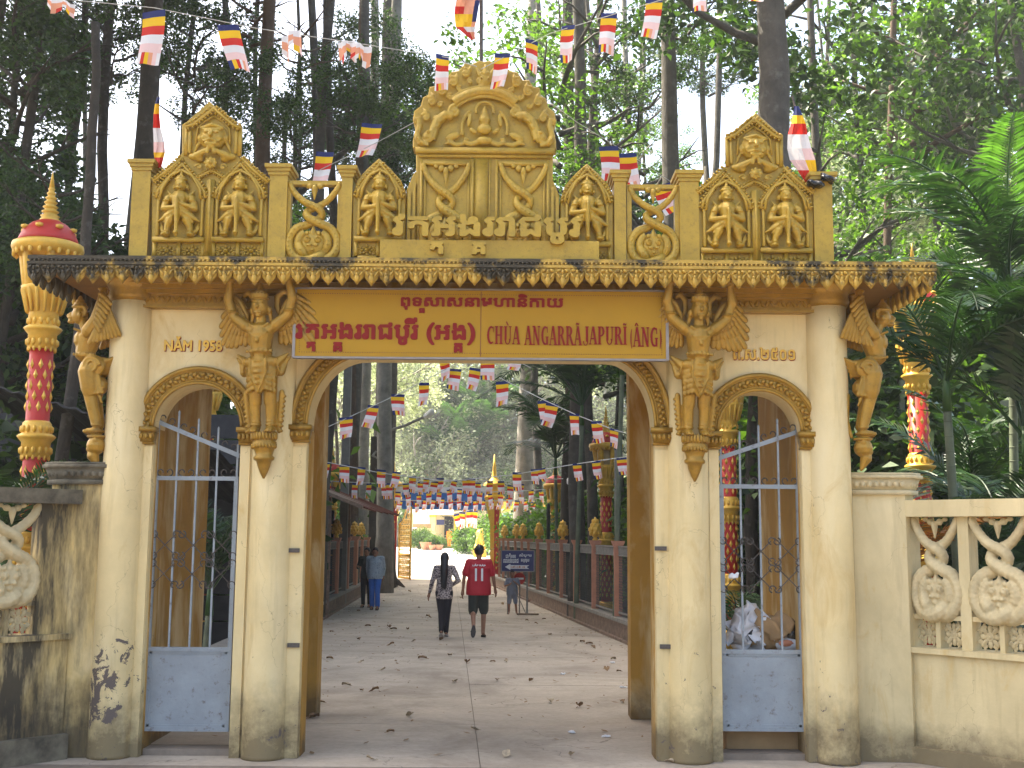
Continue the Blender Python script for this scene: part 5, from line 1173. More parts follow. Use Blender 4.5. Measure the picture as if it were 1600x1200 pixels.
rb('upper_wall', 1148, 1190, 690, 740, 0, 2, M['terra']); rb('awning', 1145, 1184, 718, 742, -1, -.9, M['white']); rb('cornice', 1150, 1192, 795, 808, -.3, 0, M['goldbright']); rb('carved_wall', 1150, 1192, 808, 900, 0, 2, M['golddk'])
for i in range(5): rb('pilaster', 1153 + i * 8, 1156 + i * 8, 808, 900, -.15, 0, M['goldbright'])

# left dark shed roof
sh = thing('shed', (-7.2, 17, 0), 'dark shed with sagging corrugated roof beyond the left boundary wall', 'shed')
a = P(-60, 590, 15); b = P(152, 650, 15); a2 = P(-60, 590, 15); 
m = MB(); n = 40
for i in range(n + 1):
    u = i / n; x = a.x + (b.x + 1.6 - a.x) * u; zz = a.z + (b.z - a.z) * u * (b.x + 1.6 - a.x) / (b.x - a.x) + .02 * math.sin(i * 2.2)
    m.v += [(x, 15, zz), (x, 21, zz - 1.2)]
for i in range(n): m.f.append([2 * i, 2 * i + 1, 2 * i + 3, 2 * i + 2]); m.m.append(0)
m.tube([m.v[2 * i] for i in range(n + 1)], .02, 4); m.build('corrugated_roof', M['darkroof'], sh)
for i, (x, y) in enumerate(((-9.5, 15.3), (-7.2, 15.3), (-4.9, 15.3), (-9.5, 20.7), (-5.5, 20.7))): MB().box(x, x + .12, y, y + .12, 0, 2.4).build('shed_post', M['darkroof'], sh)
for i in range(9): MB().box(-11, -3.8, 18.9, 18.95, .05 + .42 * i, .44 + .42 * i).build('plank', M['darkroof'], sh)
sh2 = thing('shed', (-6.2, 28, 0), 'weathered timber shed roof edge behind the left walkway fence', 'shed')
a = P(470, 752, 26); b = P(566, 790, 26); m = MB()
m.v = [(a.x - 2, 26, a.z + .8), (b.x, 26, b.z), (b.x, 33, b.z), (a.x - 2, 33, a.z + .8)]; m.v += [(x, y, z - .08) for x, y, z in m.v]; m.f = [[0, 1, 2, 3], [4, 5, 6, 7], [0, 1, 5, 4], [1, 2, 6, 5], [2, 3, 7, 6], [3, 0, 4, 7]]; m.m = [0] * 6; m.build('roof_sheet', M['plinth'], sh2)
for i in range(5): m = MB(); m.tube([(a.x - 1 + i * .1, 26.2 + i * 1.3, a.z + .3), (b.x + .3, 26.2 + i * 1.3, b.z - .12)], .03, 4); m.build('rafter', M['brown'], sh2)
for x, y in ((-6.4, 26.4), (-4.2, 26.4), (-6.4, 32.5), (-4.6, 32.5)): MB().box(x, x + .1, y, y + .1, 0, 2.7).build('shed_post', M['plinth'], sh2)
for i in range(6): MB().box(-9, -5.0, 32.8, 32.84, .05 + .42 * i, .43 + .42 * i).build('plank', M['darkroof'], sh2)

# ================================================================ people
def hand(ex, w, d, r=.011, curl=.5, s=1.0, side=1):
    """five finger capsules from the wrist w in direction d"""
    d = Vector(d).normalized(); up = Vector((0, 1, 0)) if abs(d.y) < .8 else Vector((1, 0, 0)); u = d.cross(up).normalized(); v = u.cross(d)
    ex.cap(w, Vector(w) + d * .075 * s, .026 * s, .032 * s, 8, flat=.6)
    for i, L in enumerate((.068, .078, .073, .058)):
        b = Vector(w) + d * .085 * s + v * (i - 1.5) * .019 * s; k = b + d * L * .55 * s; t = k + (d * (1 - curl * .6) + u * curl * side).normalized() * L * .5 * s
        ex.cap(b, k, .0095 * s, .009 * s, 5); ex.cap(k, t, .009 * s, .007 * s, 5)
    b = Vector(w) + d * .025 * s + v * -.03 * s; k = b + (d * .7 - v * .8).normalized() * .045 * s; ex.cap(b, k, .012 * s, .011 * s, 5); ex.cap(k, k + (d * .9 + u * .3 * side).normalized() * .03 * s, .010 * s, .008 * s, 5)
def person(loc, rz, h, J, label, group=None, top=None, bottom=None, hair=None, shoes=None, face=True, sleeve='long', legs='long', mats=('shirtred', 'black'), skirt=None, name='person', scale_w=1.0, vox=.011, belly=0):
    t = thing(name, loc, label, 'person', group, rz); W[t] = Vector((0, 0, 0)); k = h / 1.68
    V = lambda p: Vector(p) * k
    j = {a: V(b) for a, b in J.items()}; b = MB(); ex = MB(); c = b.cap; wsc = scale_w
    hd = j['head']; ch_ = j['chest']; pv = j['pelvis']; nk = j['neck']
    fw = (j.get('look', Vector((0, 1, 0)))); fw = Vector((fw.x, fw.y, fw.z)).normalized()
    c(nk, hd - Vector((0, 0, .05 * k)), .052 * k, .05 * k, 10); b.ell(hd, (.076 * k, .092 * k, .108 * k), 14); b.ell(hd + fw * .03 * k - Vector((0, 0, .06 * k)), (.055 * k, .058 * k, .05 * k), 10)
    rt = fw.cross(Vector((0, 0, 1))).normalized()
    if face:
        c(hd + fw * .088 * k + Vector((0, 0, .01 * k)), hd + fw * .106 * k - Vector((0, 0, .022 * k)), .010 * k, .016 * k, 6)
        c(hd + fw * .086 * k - Vector((0, 0, .052 * k)) - rt * .02 * k, hd + fw * .086 * k - Vector((0, 0, .052 * k)) + rt * .02 * k, .009 * k, .009 * k, 6)
        for s in (-1, 1): b.ell(hd + fw * .08 * k + rt * s * .032 * k + Vector((0, 0, .028 * k)), .016 * k, 6)
    for s in (-1, 1): b.ell(hd + rt * s * .078 * k - Vector((0, 0, .01 * k)), (.014 * k, .022 * k, .032 * k), 6)
    mid = (ch_ + pv) / 2
    b.ell(ch_ + Vector((0, 0, -.02 * k)), (.165 * k * wsc, .105 * k, .17 * k), 12); b.ell(mid, (.135 * k * wsc, .10 * k, .16 * k), 12); b.ell(pv, (.155 * k * wsc, .115 * k, .12 * k), 12)
    for s, sd3 in ((-1, 'l'), (1, 'r')):
        sh_, el, wr = j['sh' + sd3], j['el' + sd3], j['wr' + sd3]; hp, kn, an = j['hip' + sd3], j['kn' + sd3], j['an' + sd3]
        c(ch_ + Vector((0, 0, .08 * k)), sh_, .07 * k, .058 * k, 10); c(sh_, el, .052 * k, .040 * k, 10); c(el, wr, .038 * k, .026 * k, 10)
        hdv = j.get('hd' + sd3, (wr - el)); hand(b if k < .2 else ex, wr, hdv, s=k, side=-s, curl=.5)
        b.cap(wr, wr + hdv.normalized() * .06 * k, .027 * k, .03 * k, 8)
        c(hp, kn, .088 * k, .056 * k, 10); c(kn, an, .054 * k, .036 * k, 10); b.ell(kn.lerp(an, .3) - fw * .012 * k, (.05 * k, .05 * k, .09 * k), 8)
        ft = j['ft' + sd3]; c(an, ft, .036 * k, .030 * k, 8); b.ell(an - (ft - an).normalized() * .02 * k, .034 * k, 8)
        for q_ in range(5): side_v = (ft - an).normalized().cross(Vector((0, 0, 1))).normalized(); p = ft + (ft - an).normalized() * .025 * k + side_v * (q_ - 2) * .013 * k; b.cap(p, p + (ft - an).normalized() * .015 * k, .010 * k, .008 * k, 5)
    me = b.fuse('body', M['skin'], vox * k * .9, 3, .6, .4, extra=ex); link('body', me, t)
    if face:
        e = MB()
        for s in (-1, 1): e.ell(hd + fw * .093 * k + rt * s * .030 * k + Vector((0, 0, .020 * k)), (.012 * k, .008 * k, .006 * k), 6)
        for s in (-1, 1): e.cap(hd + fw * .094 * k + rt * s * .018 * k + Vector((0, 0, .042 * k)), hd + fw * .09 * k + rt * s * .045 * k + Vector((0, 0, .042 * k)), .004 * k, .003 * k, 4)
        link('eyes', e.mesh('eyes', M['hair'], True), t)
    # clothes
    if top:
        g_ = .016 * k; u = MB(); u.ell(ch_ + Vector((0, 0, .0)), (.165 * k * wsc + g_, .108 * k + g_, .15 * k), 14)
        lo = top.get('hem', 0) * k; zb_ = pv.z - .045 * k - lo; zt_ = ch_.z; a_ = .165 * k * wsc + g_; u.lathe([(a_ * 1.05, zb_ - .01 * k), (a_ * 1.09, zb_ + .01 * k), (a_ * 1.07, pv.z + .02 * k), (a_ * .99, (pv.z + zt_) / 2 - .03 * k), (a_ * .95, (pv.z + zt_) / 2 + .05 * k), (a_ * 1.0, zt_)], 20, (pv.x, pv.y, 0), sq=.76)
        for sd3 in 'lr':
            sh_, el, wr = j['sh' + sd3], j['el' + sd3], j['wr' + sd3]; u.cap(ch_ + Vector((0, 0, .085 * k)), sh_, .075 * k, .068 * k, 10)
            if sleeve == 'long': u.cap(sh_, el, .064 * k, .052 * k, 10); u.cap(el, el.lerp(wr, .92), .050 * k, .036 * k, 10)
            else: u.cap(sh_, sh_.lerp(el, .75), .068 * k, .066 * k, 10)
        u.ell(nk - Vector((0, 0, .03 * k)), (.075 * k, .07 * k, .035 * k), 10)
        link(top['n'], u.fuse(top['n'], M[mats[0]], .013 * k, 2, .5), t)
    if bottom:
        u = MB(); u.ell(pv, (.165 * k * wsc + .004 * k, .122 * k, .125 * k), 12)
        for sd3 in 'lr':
            hp, kn, an = j['hip' + sd3], j['kn' + sd3], j['an' + sd3]
            if legs == 'long': u.cap(hp, kn, .102 * k, .072 * k, 10); u.cap(kn, kn.lerp(an, .95), .071 * k, bottom.get('cuff', .055) * k, 10)
            else: u.cap(hp, hp.lerp(kn, .98), .108 * k, .092 * k, 10)
        link(bottom['n'], u.fuse(bottom['n'], M[mats[1]], .013 * k, 2, .5), t)
    if hair:
        u = MB(); bk = -fw
        u.ell(hd + Vector((0, 0, .022 * k)) + bk * .015 * k, (.088 * k, .100 * k, .108 * k), 14)
        if hair == 'long':
            u.ell(hd + Vector((0, 0, .0)) + bk * .03 * k, (.095 * k, .085 * k, .125 * k), 12); u.cap(hd + bk * .04 * k, ch_ + bk * .115 * k + Vector((0, 0, .08 * k)), .082 * k, .078 * k, 12); u.cap(ch_ + bk * .115 * k + Vector((.0, 0, .08 * k)), mid + bk * .14 * k + Vector((0, 0, -.08 * k)), .082 * k, .06 * k, 12, flat=1)
            u.cap(ch_ + bk * .115 * k + Vector((.04 * k, 0, .05 * k)), mid + bk * .14 * k + Vector((.02 * k, 0, -.12 * k)), .05 * k, .03 * k, 8)
        elif hair == 'tied': u.ell(hd + bk * .10 * k - Vector((0, 0, .02 * k)), .04 * k, 8)
        else:
            for q_ in range(26): a = rng.uniform(0, 2 * PI); z_ = rng.uniform(.0, 1); v = Vector((math.cos(a) * math.sqrt(1 - z_ * z_) * .086, math.sin(a) * math.sqrt(1 - z_ * z_) * .098, .02 + z_ * .105)) * k; u.ell(hd + v, .018 * k, 5)
        me = u.fuse('hair', M['hair'], .011 * k, 1, .5)
        # keep the face clear
        if hair != 'cap':
            for v in me.vertices:
                d = v.co - hd; fr = d.dot(fw)
                if fr > .03 * k and d.z < .055 * k and hair != 'none': v.co = v.co - fw * (fr - .02 * k)
        link('hair', me, t)
    if shoes:
        for sd3 in 'lr':
            an, ft = j['an' + sd3], j['ft' + sd3]; dv = (ft - an); dv = Vector((dv.x, dv.y, dv.z)); n_ = dv.normalized(); 
            u = MB(); dn = j.get('sole' + sd3, Vector((0, 0, -1))); base = an + dn * .045 * k - n_ * .05 * k; tip = ft + dn * .032 * k + n_ * .06 * k
            sv = n_.cross(dn).normalized(); w_ = .045 * k
            pts = []
            for q_ in range(12): a = q_ * PI / 6; u_ = .5 - .5 * math.cos(a); pts.append(base.lerp(tip, u_) + sv * w_ * math.sin(a) * (.85 + .3 * u_))
            n0 = len(u.v); u.v += [tuple(p) for p in pts] + [tuple(p + dn * .018 * k) for p in pts]; u.f += [list(range(12)), list(range(23, 11, -1))] + [[i, (i + 1) % 12, 12 + (i + 1) % 12, 12 + i] for i in range(12)]; u.m += [0] * 14
            m_ = an.lerp(ft, .65); u.tube([m_ - sv * .045 * k + dn * .03 * k, m_ - dn * .025 * k, m_ + sv * .045 * k + dn * .03 * k], .009 * k, 5)
            link('sandal', u.mesh('sandal', M[shoes]), t)
    W[t] = Vector(loc); return t
def gloc(px, py): g_ = G(px, py); return (g_.x, g_.y, 0)
base = dict(head=(0, .01, 1.56), neck=(0, 0, 1.42), chest=(0, 0, 1.26), pelvis=(0, 0, .92), shl=(-.185, 0, 1.36), shr=(.185, 0, 1.36), ell=(-.235, -.02, 1.08), elr=(.235, -.02, 1.08), wrl=(-.25, .03, .84), wrr=(.25, .03, .84), hipl=(-.085, 0, .88), hipr=(.085, 0, .88), knl=(-.09, .03, .48), knr=(.09, .03, .48), anl=(-.09, 0, .075), anr=(.09, 0, .075), ftl=(-.10, .12, .035), ftr=(.10, .12, .035))
# man walking away (local +y is forward)
J = dict(base); J.update(ell=(-.27, -.04, 1.09), wrl=(-.29, .02, .85), elr=(.27, .03, 1.09), wrr=(.31, .13, .87), hipl=(-.09, 0, .88), knl=(-.10, -.02, .47), anl=(-.09, -.30, .22), ftl=(-.10, -.34, .10), knr=(.10, .06, .48), anr=(.09, .04, .075), ftr=(.11, .16, .035), solel=(0, -.93, -.36))
man = person(gloc(747, 996), R(3), 1.69, J, 'man in a crimson number 11 football shirt and dark shorts walking away up the path', top={'n': 'football_shirt', 'hem': .10}, bottom={'n': 'shorts'}, hair='short', shoes='sandal', face=True, sleeve='short', legs='short', mats=('shirtred', 'dkolive'), scale_w=1.2)
# number and words on the back of the shirt
def on_back(txt, z0, z1, hw, name, off, bend=.03):
    t = text_mb(txt, offset=off, extr=.05, vox=.03); fit(t, -hw, hw, z0, z1, -.012, .0)
    v = []
    for x, y, z in t.v:
        base_y = -.105 - .028 + .9 * x * x + max(0, (z - 1.2)) * .10 + (0.03 if z > 1.32 else 0) * 0
        if name == 'shirt_number': base_y = -.168 * math.sqrt(max(.1, 1 - (x / .225) ** 2)) + .008
        else: base_y -= .006
        v.append((x, base_y + y - .012, z + (-.25 * x * x if name == 'shirt_lettering' else 0)))
    t.v = v; link(name, t.mesh(name, M['whitetext']), man)
on_back('LẮP RÁP', 1.30, 1.345, .12, 'shirt_lettering', .04); on_back('11', 1.03, 1.26, .075, 'shirt_number', .03)
# woman beside him
J = dict(base); J.update(shl=(-.165, 0, 1.36), shr=(.165, 0, 1.36), ell=(-.24, -.02, 1.10), wrl=(-.30, .06, .86), elr=(.29, -.10, 1.12), wrr=(.16, .07, 1.02), hdr=(-.5, .8, -.2), knl=(-.05, .02, .48), anl=(-.045, -.06, .10), ftl=(-.05, .04, .04), knr=(.06, .04, .48), anr=(.045, .06, .075), ftr=(.05, .17, .035), head=(0, .015, 1.555))
person(gloc(693, 995), R(0), 1.55, J, 'woman with very long black hair and spotted blouse walking away beside the man in red', top={'n': 'blouse', 'hem': .12}, bottom={'n': 'trousers', 'cuff': .05}, hair='long', shoes='sandalpale', mats=('leopard', 'black'), scale_w=.86)
# woman coming towards the camera
J = dict(base); J.update(look=(0, .85, -.5), head=(0, .07, 1.52), ell=(-.22, -.08, 1.10), wrl=(-.20, -.12, .90), elr=(.22, -.06, 1.10), wrr=(.21, -.10, .88), knl=(-.085, .10, .48), anl=(-.085, .02, .10), ftl=(-.09, .15, .05), knr=(.085, -.02, .48), anr=(.085, -.12, .10), ftr=(.09, -.01, .04))
person(gloc(585, 953), R(176), 1.58, J, 'woman in pale print blouse and bright blue trousers walking toward the gateway', top={'n': 'blouse', 'hem': .05}, bottom={'n': 'trousers', 'cuff': .07}, hair='tied', shoes='sandal', mats=('paleblouse', 'bluecloth'), scale_w=1.08)
J = dict(base); J.update(look=(.3, .8, -.3), head=(0, .04, 1.54), elr=(.24, .06, 1.10), wrr=(.20, .20, 1.12), ell=(-.24, .03, 1.1), wrl=(-.20, .15, 1.0))
person(gloc(572, 949), R(170), 1.55, J, 'person in dark clothes mostly hidden behind the woman in bright blue trousers', top={'n': 'blouse', 'hem': .05}, bottom={'n': 'trousers'}, hair='short', shoes='sandal', mats=('dkolive', 'black'), scale_w=.95)
# small boy with a broom
J = dict(base); J.update(head=(0, .03, 1.53), shl=(-.19, 0, 1.30), shr=(.19, 0, 1.30), neck=(0, 0, 1.36), chest=(0, 0, 1.20), ell=(-.27, .05, 1.08), wrl=(-.12, .20, 1.20), elr=(.27, .06, 1.06), wrr=(.10, .21, 1.12), hdl=(.6, .3, .5), hdr=(-.6, .3, .6), knl=(-.13, .03, .46), anl=(-.17, 0, .075), ftl=(-.21, .11, .035), knr=(.11, .02, .46), anr=(.12, 0, .075), ftr=(.13, .12, .035))
kid = person(gloc(800, 960), R(178), 1.06, J, 'small barefoot boy in grey clothes holding a broom by the right side of the path', top={'n': 'shirt', 'hem': .14}, bottom={'n': 'shorts'}, hair='short', sleeve='short', legs='short', mats=('greycloth', 'greycloth'), scale_w=1.15)
kg = gloc(800, 960); m = MB(); k0 = Vector((kg[0] - .03, kg[1] - .16, .80)); k1 = Vector((kg[0] + .33, kg[1] - .35, .04)); br = thing('broom', (kg[0] + .3, kg[1] - .35, 0), 'long-handled broom with flat head in the small boy\'s hands', 'broom')
m.tube([k0, k1], .011, 6); m.build('handle', M['pole'], br); m = MB().box(k1.x - .22, k1.x + .30, k1.y - .03, k1.y + .03, .012, .05); m.build('broom_head', M['plinth'], br)
# monk
J = dict(base); mk = P(702, 842, 102.5)
person((mk.x, 102.5, gz(102.5) + .15), R(180), 1.62, J, 'monk in an orange robe on the steps of the far temple hall', top={'n': 'robe', 'hem': .3}, bottom={'n': 'robe_skirt', 'cuff': .09}, hair=None, mats=('orange', 'orange'), scale_w=1.15, vox=.03)

# ================================================================ signs by the path
sg = G(809, 958); sy = 28.0; a = P(784, 892, sy); b = P(834, 861, sy)
sign = thing('direction_sign', ((a.x + b.x) / 2, sy, 0), 'navy sign board with white Khmer lines and an arrow pointing left, behind the small boy', 'sign')
MB().box(a.x, b.x, sy, sy + .03, a.z, b.z).build('board', M['navy'], sign); m = MB()
t_ = .018
for q in ((a.x - t_, a.x, a.z - t_, b.z + t_), (b.x, b.x + t_, a.z - t_, b.z + t_), (a.x, b.x, b.z, b.z + t_), (a.x, b.x, a.z - t_, a.z)): m.box(q[0], q[1], sy - .01, sy + .04, q[2], q[3])
m.build('board_frame', M['alum'], sign); W_ = b.x - a.x; H_ = b.z - a.z
for body, u0, u1, v0, v1 in (('ជាតិទទេ', .12, .44, .64, .88), ('សំបុត្រ', .55, .93, .68, .88), ('ព្រះសង្ឃរាជ', .05, .52, .40, .62), ('ផ្លូវចូល', .60, .86, .42, .62)):
    t = text_mb(body.replace('្', ''), offset=.02, vox=.035); fit(t, a.x + W_ * u0, a.x + W_ * u1, a.z + H_ * v0, a.z + H_ * v1, sy - .012, sy - .002).build('lettering', M['whitetext'], sign)
zc = a.z + H_ * .2; m = MB().prism([(a.x + W_ * .1, zc), (a.x + W_ * .27, zc + H_ * .16), (a.x + W_ * .27, zc + H_ * .09), (a.x + W_ * .86, zc + H_ * .09), (a.x + W_ * .78, zc), (a.x + W_ * .86, zc - H_ * .09), (a.x + W_ * .27, zc - H_ * .09), (a.x + W_ * .27, zc - H_ * .16)], sy - .012, sy - .002); m.build('arrow', M['whitetext'], sign)
t = text_mb('NƠI GỞI XE', offset=.03, vox=.035); fit(t, a.x + W_ * .28, a.x + W_ * .74, zc - H_ * .055, zc + H_ * .07, sy - .02, sy - .013).build('arrow_lettering', M['terra'], sign)
for u in (.2, .8): MB().box(a.x + W_ * u - .02, a.x + W_ * u + .02, sy + .041, sy + .08, 0, b.z).build('sign_leg', M['pole'], sign)
c = P(812, 904, 28.4); ns = thing('no_entry_sign', (c.x, 28.4, 0), 'round red no-entry sign with white bar low behind the boy', 'road sign')
m = MB(); m.lathe([(.001, -.01), (.14, -.01), (.14, .01), (.001, .01)], 28); m.v = [(c.x + x, 28.4 + y_, c.z + z_) for x, z_, y_ in m.v]; m.build('disc', M['red'], ns); MB().box(c.x - .095, c.x + .095, 28.38, 28.389, c.z - .022, c.z + .022).build('bar', M['whitetext'], ns); MB().box(c.x - .015, c.x + .015, 28.42, 28.45, 0, c.z).build('post', M['pole'], ns)
# lion statue, plant pots
def pot(px, py, Y, r, label, bush, mt):
    p = P(px, py, Y); t = thing('potted_plant', (p.x, Y, gz(Y)), label, 'potted plant', 'potted plants in the courtyard'); W[t] = Vector((0, 0, 0))
    MB().lathe([(r * .6, 0), (r, r * 1.2), (r * 1.1, r * 1.25), (r * .9, r * 1.25)], 12).build('pot', M['terra'], t, True, True); return t, p, r
li = P(750, 848, 80); lion = thing('lion_statue', (li.x, 80, gz(80)), 'golden seated lion statue on a plinth at the far end of the path', 'statue'); W[lion] = Vector((0, 0, 0))
MB().box(-.45, .45, -.4, .5, 0, .45).build('plinth', M['goldbright'], lion, local=True)
m = MB(); m.cap((0, .2, .8), (0, -.1, 1.35), .34, .25); m.ell((0, -.18, 1.62), (.23, .25, .24), 10); m.ell((0, -.40, 1.56), (.12, .1, .1), 8); m.ell((0, -.1, 1.6), (.3, .2, .3), 10)
for s in (-1, 1): m.cap((s * .17, -.22, 1.2), (s * .18, -.30, .5), .11, .09); m.ell((s * .18, -.38, .5), (.1, .15, .07), 8); m.ell((s * .27, .15, .65), (.16, .3, .22), 8); m.ell((s * .16, -.12, 1.86), (.06, .05, .09), 6)
m.tube([(0, .45, .6), (0, .6, .9), (0, .55, 1.3)], [.06, .06, .1], 6); link('body', m.fuse('body', M['goldbright'], .035, 2), lion)

# ================================================================ things behind the right door, small litter
from mathutils import noise as MN
def crumple(m, a, f): m.v = [tuple(Vector(v) + Vector((abs(MN.noise(Vector(v) * f)) - .25, abs(MN.noise(Vector(v) * f + Vector((9, 0, 0)))) - .25, abs(MN.noise(Vector(v) * f + Vector((0, 9, 0)))) - .25)) * a * 4) for v in m.v]
sk = thing('waste_sack', (X(1180, 1000, 10.35), 10.35, 0), 'bundle of white sheet and brown cardboard stuffed behind the right side gate', 'sack'); zb = Z(1190, 1020, 10.4)
m = MB(); a = P(1150, 1000, 10.4); 
m.box(X(1132, 1010, 10.3), X(1262, 1010, 10.3), 10.27, 10.75, 0, zb - .03); m.build('crate', M['card'], sk)
m = MB(); c0 = P(1172, 985, 10.45); m.ell(c0, (.20, .14, .17), 40, 0, Matrix.Rotation(-.5, 3, 'Y')); crumple(m, .05, 7); [None for _ in range(1)]; m.v = [(x + .03 * math.sin(z * 40 + x * 22), y + .03 * math.sin(x * 45), z + .05 * max(0, .1 - abs(x - c0.x)) + .02 * math.sin(x * 60)) for x, y, z in m.v]; link('white_sheet', m.mesh('white_sheet', M['paper'], True, W[sk]), sk)
m = MB(); c0 = P(1200, 984, 10.46); m.ell(c0, (.21, .15, .18), 40, 0, Matrix.Rotation(.5, 3, 'Y')); crumple(m, .04, 6); m.v = [(x + .02 * math.sin(z * 50), y + .03 * math.sin(x * 38 + z * 20), z - .03 * abs(math.sin(x * 26))) for x, y, z in m.v]; link('cardboard', m.mesh('cardboard', M['card'], True, W[sk]), sk)
m = MB(); c0 = P(1240, 992, 10.44); m.ell(c0, (.16, .12, .13), 10, 0, Matrix.Rotation(.3, 3, 'Y')); link('dark_bag', m.fuse('dark_bag', M['blackbag'], .02, 1), sk).location = -W[sk]
m = MB(); c0 = P(1232, 1006, 10.40); m.ell(c0, (.15, .10, .07), 12); link('printed_bag', m.mesh('printed_bag', M['paper'], True, W[sk]), sk); 
m = MB().ell(P(1228, 1005, 10.31), (.07, .02, .03), 8); link('print_patch', m.mesh('print_patch', M['flag'] if 'flag' in M else M['fo'], True, W[sk]), sk)
pb = thing('plastic_bag', P(1146, 899, 10.01), 'crumpled white plastic bag caught on the right gate bars', 'bag'); m = MB()
for i in range(9): m.ell((rng.uniform(-.035, .035), rng.uniform(-.02, .02), rng.uniform(-.02, .02)), rng.uniform(.015, .028), 6)
link('bag_body', m.fuse('bag_body', M['paper'], .007, 1), pb)

# ================================================================ bunting
def flag_mesh(seed, w=.30, h=.46, fold=0, sway=0):
    """prayer flag hung by its blue end: rows blue yellow red white orange/pink + striped hem"""
    r = random.Random(seed); m = MB(); nx = 6; rows = [('b', 0, 1 / 6), ('y', 1, 2 / 6), ('r', 2, 3 / 6), ('w', 3, 4 / 6), ('p', 4, 5 / 6)]
    ph = r.uniform(0, 6); am = r.uniform(.012, .035)
    def pt(u, v): return (w * (u - .5) * (1 - .08 * v) + sway * v * v * h, am * math.sin(u * 5 + ph + v * 2) * (.3 + v) + .02 * math.sin(v * 4 + ph) - fold * v * v * .2, -h * v + fold * .0 + .015 * math.sin(u * 3 + ph) * v)
    col = {'b': 0, 'y': 1, 'r': 2, 'w': 3, 'o': 4, 'p': 5}; n = 24
    for j in range(n):
        v0, v1 = j / n, (j + 1) / n; band = sum(v0 >= q for q in (.115, .29, .45, .62, .79))
        for i in range(nx):
            u0, u1 = i / nx, (i + 1) / nx; c_ = 'byrwp'[band] if band < 5 else ('byrwop'[i] if seed % 2 else 'wryopw'[i])
            if band == 4 and i < 2 and v0 > .78: c_ = 'p'
            m.quad([pt(u0, v0), pt(u1, v0), pt(u1, v1), pt(u0, v1)], col[c_])
    me = m.mesh('flag', FLM); return me
flags = [flag_mesh(i, sway=(-.1, .05, .15, 0, -.2, .1)[i % 6]) for i in range(6)]
def fold_flag(seed):
    r = random.Random(seed); m = MB(); n = 10
    for j in range(n):
        for i in range(6):
            def pt(a, b): u = a / 6; v = b / n; return (.36 * (u - .5), .05 * math.sin(u * 9 + seed), -.20 * v - .06 * math.sin(u * 7 + seed) * v - (.08 if (i % 3) else 0) * v)
            m.quad([pt(i, j), pt(i + 1, j), pt(i + 1, j + 1), pt(i, j + 1)], [3, 4, 2, 3, 1, 5][(i + seed) % 6] if j > 6 else [3, 4, 4][j // 3])
    return m.mesh('flag', FLM)
folds = [fold_flag(i) for i in range(3)]
def bunting(label, pts, items, Y0, Y1=None, group='strings of prayer flags'):
    """pts: string polyline in px; items: (px, py_top, width px, height px, kind, tilt); Y interpolates from Y0 to Y1 along x"""
    Y1 = Y0 if Y1 is None else Y1; xa, xb = pts[0][0], pts[-1][0]; Yf = lambda px: Y0 + (Y1 - Y0) * (px - xa) / (xb - xa)
    t = thing('bunting', P(pts[0][0], pts[0][1], Y0), label, 'bunting', group)
    path_ = []
    for i in range(len(pts) - 1):
        for k in range(6): u = k / 6; px = pts[i][0] + (pts[i + 1][0] - pts[i][0]) * u; py = pts[i][1] + (pts[i + 1][1] - pts[i][1]) * u; path_.append(P(px, py, Yf(px)))
    path_.append(P(*pts[-1], Yf(pts[-1][0]))); rr = max(.0035, Y0 * .00035)
    MB().tube(path_, rr, 4).build('cord', M['cord'], t)
    for k, it in enumerate(items):
        px, py, w_, h_ = it[:4]; kind = it[4] if len(it) > 4 else 0; tl = it[5] if len(it) > 5 else 0; Y = Yf(px); s = Y / CF
        me = folds[k % 3] if kind == 1 else flags[(k * 5 + int(px)) % 6]
        o = link('flag', me, t, P(px, py, Y) - W[t]); bw, bh = (.36, .28) if kind == 1 else (.30, .46)
        o.scale = (w_ * s / bw, w_ * s / bw, h_ * s / bh); o.rotation_euler = (0, R(tl + rng.uniform(-7, 7)), R(rng.uniform(-38, 38)))
    return t
bunting('string of prayer flags sagging from the top left to the crest', [(-40, -25), (60, -5), (240, 12), (400, 44), (560, 68), (700, 90), (745, 104)], [(97, 0, 44, 22, 1), (239, 16, 40, 94), (357, 38, 38, 78, 0, -12), (454, 50, 42, 44, 1), (541, 64, 30, 34, 1), (566, 70, 32, 32, 1), (690, 86, 26, 60, 0, -8)], 9.2, 9.4)
bunting('string of prayer flags rising from the crest to the top right', [(752, 108), (790, 88), (860, 52), (960, 22), (1060, -8), (1240, -50)], [(786, 84, 26, 58), (832, 62, 24, 56, 0, 6), (889, 40, 25, 60, 0, 5), (952, 20, 27, 72, 0, 4), (1022, -4, 28, 70, 0, 3), (1092, -22, 26, 46, 0, 6), (1186, -32, 26, 38)], 9.4, 9.0)
bunting('string of prayer flags dropping behind the parapet left of the crest', [(760, 128), (690, 168), (590, 222), (480, 275), (440, 300)][::-1], [(510, 238, 36, 62, 0, 5), (583, 194, 38, 54, 0, 5)], 13, 11)
bunting('string of prayer flags dropping behind the parapet right of the crest', [(840, 145), (900, 190), (990, 245), (1060, 292), (1130, 330)], [(952, 228, 36, 60, 0, -8), (978, 240, 34, 58, 0, -8), (1036, 288, 36, 50, 0, -8)], 11, 12.6)
bunting('nearest flag string inside the gateway, swooping up to the middle', [(440, 700), (541, 654), (622, 616), (700, 575), (760, 540), (830, 575)], [(498, 668, 21, 32), (541, 652, 22, 33), (582, 633, 24, 36), (622, 616, 22, 34), (664, 598, 21, 36), (695, 561, 20, 33), (711, 576, 21, 34), (743, 575, 20, 36), (761, 560, 24, 35), (640, 552, 16, 14), (806, 555, 22, 24), (785, 596, 21, 38)], 17, 17)
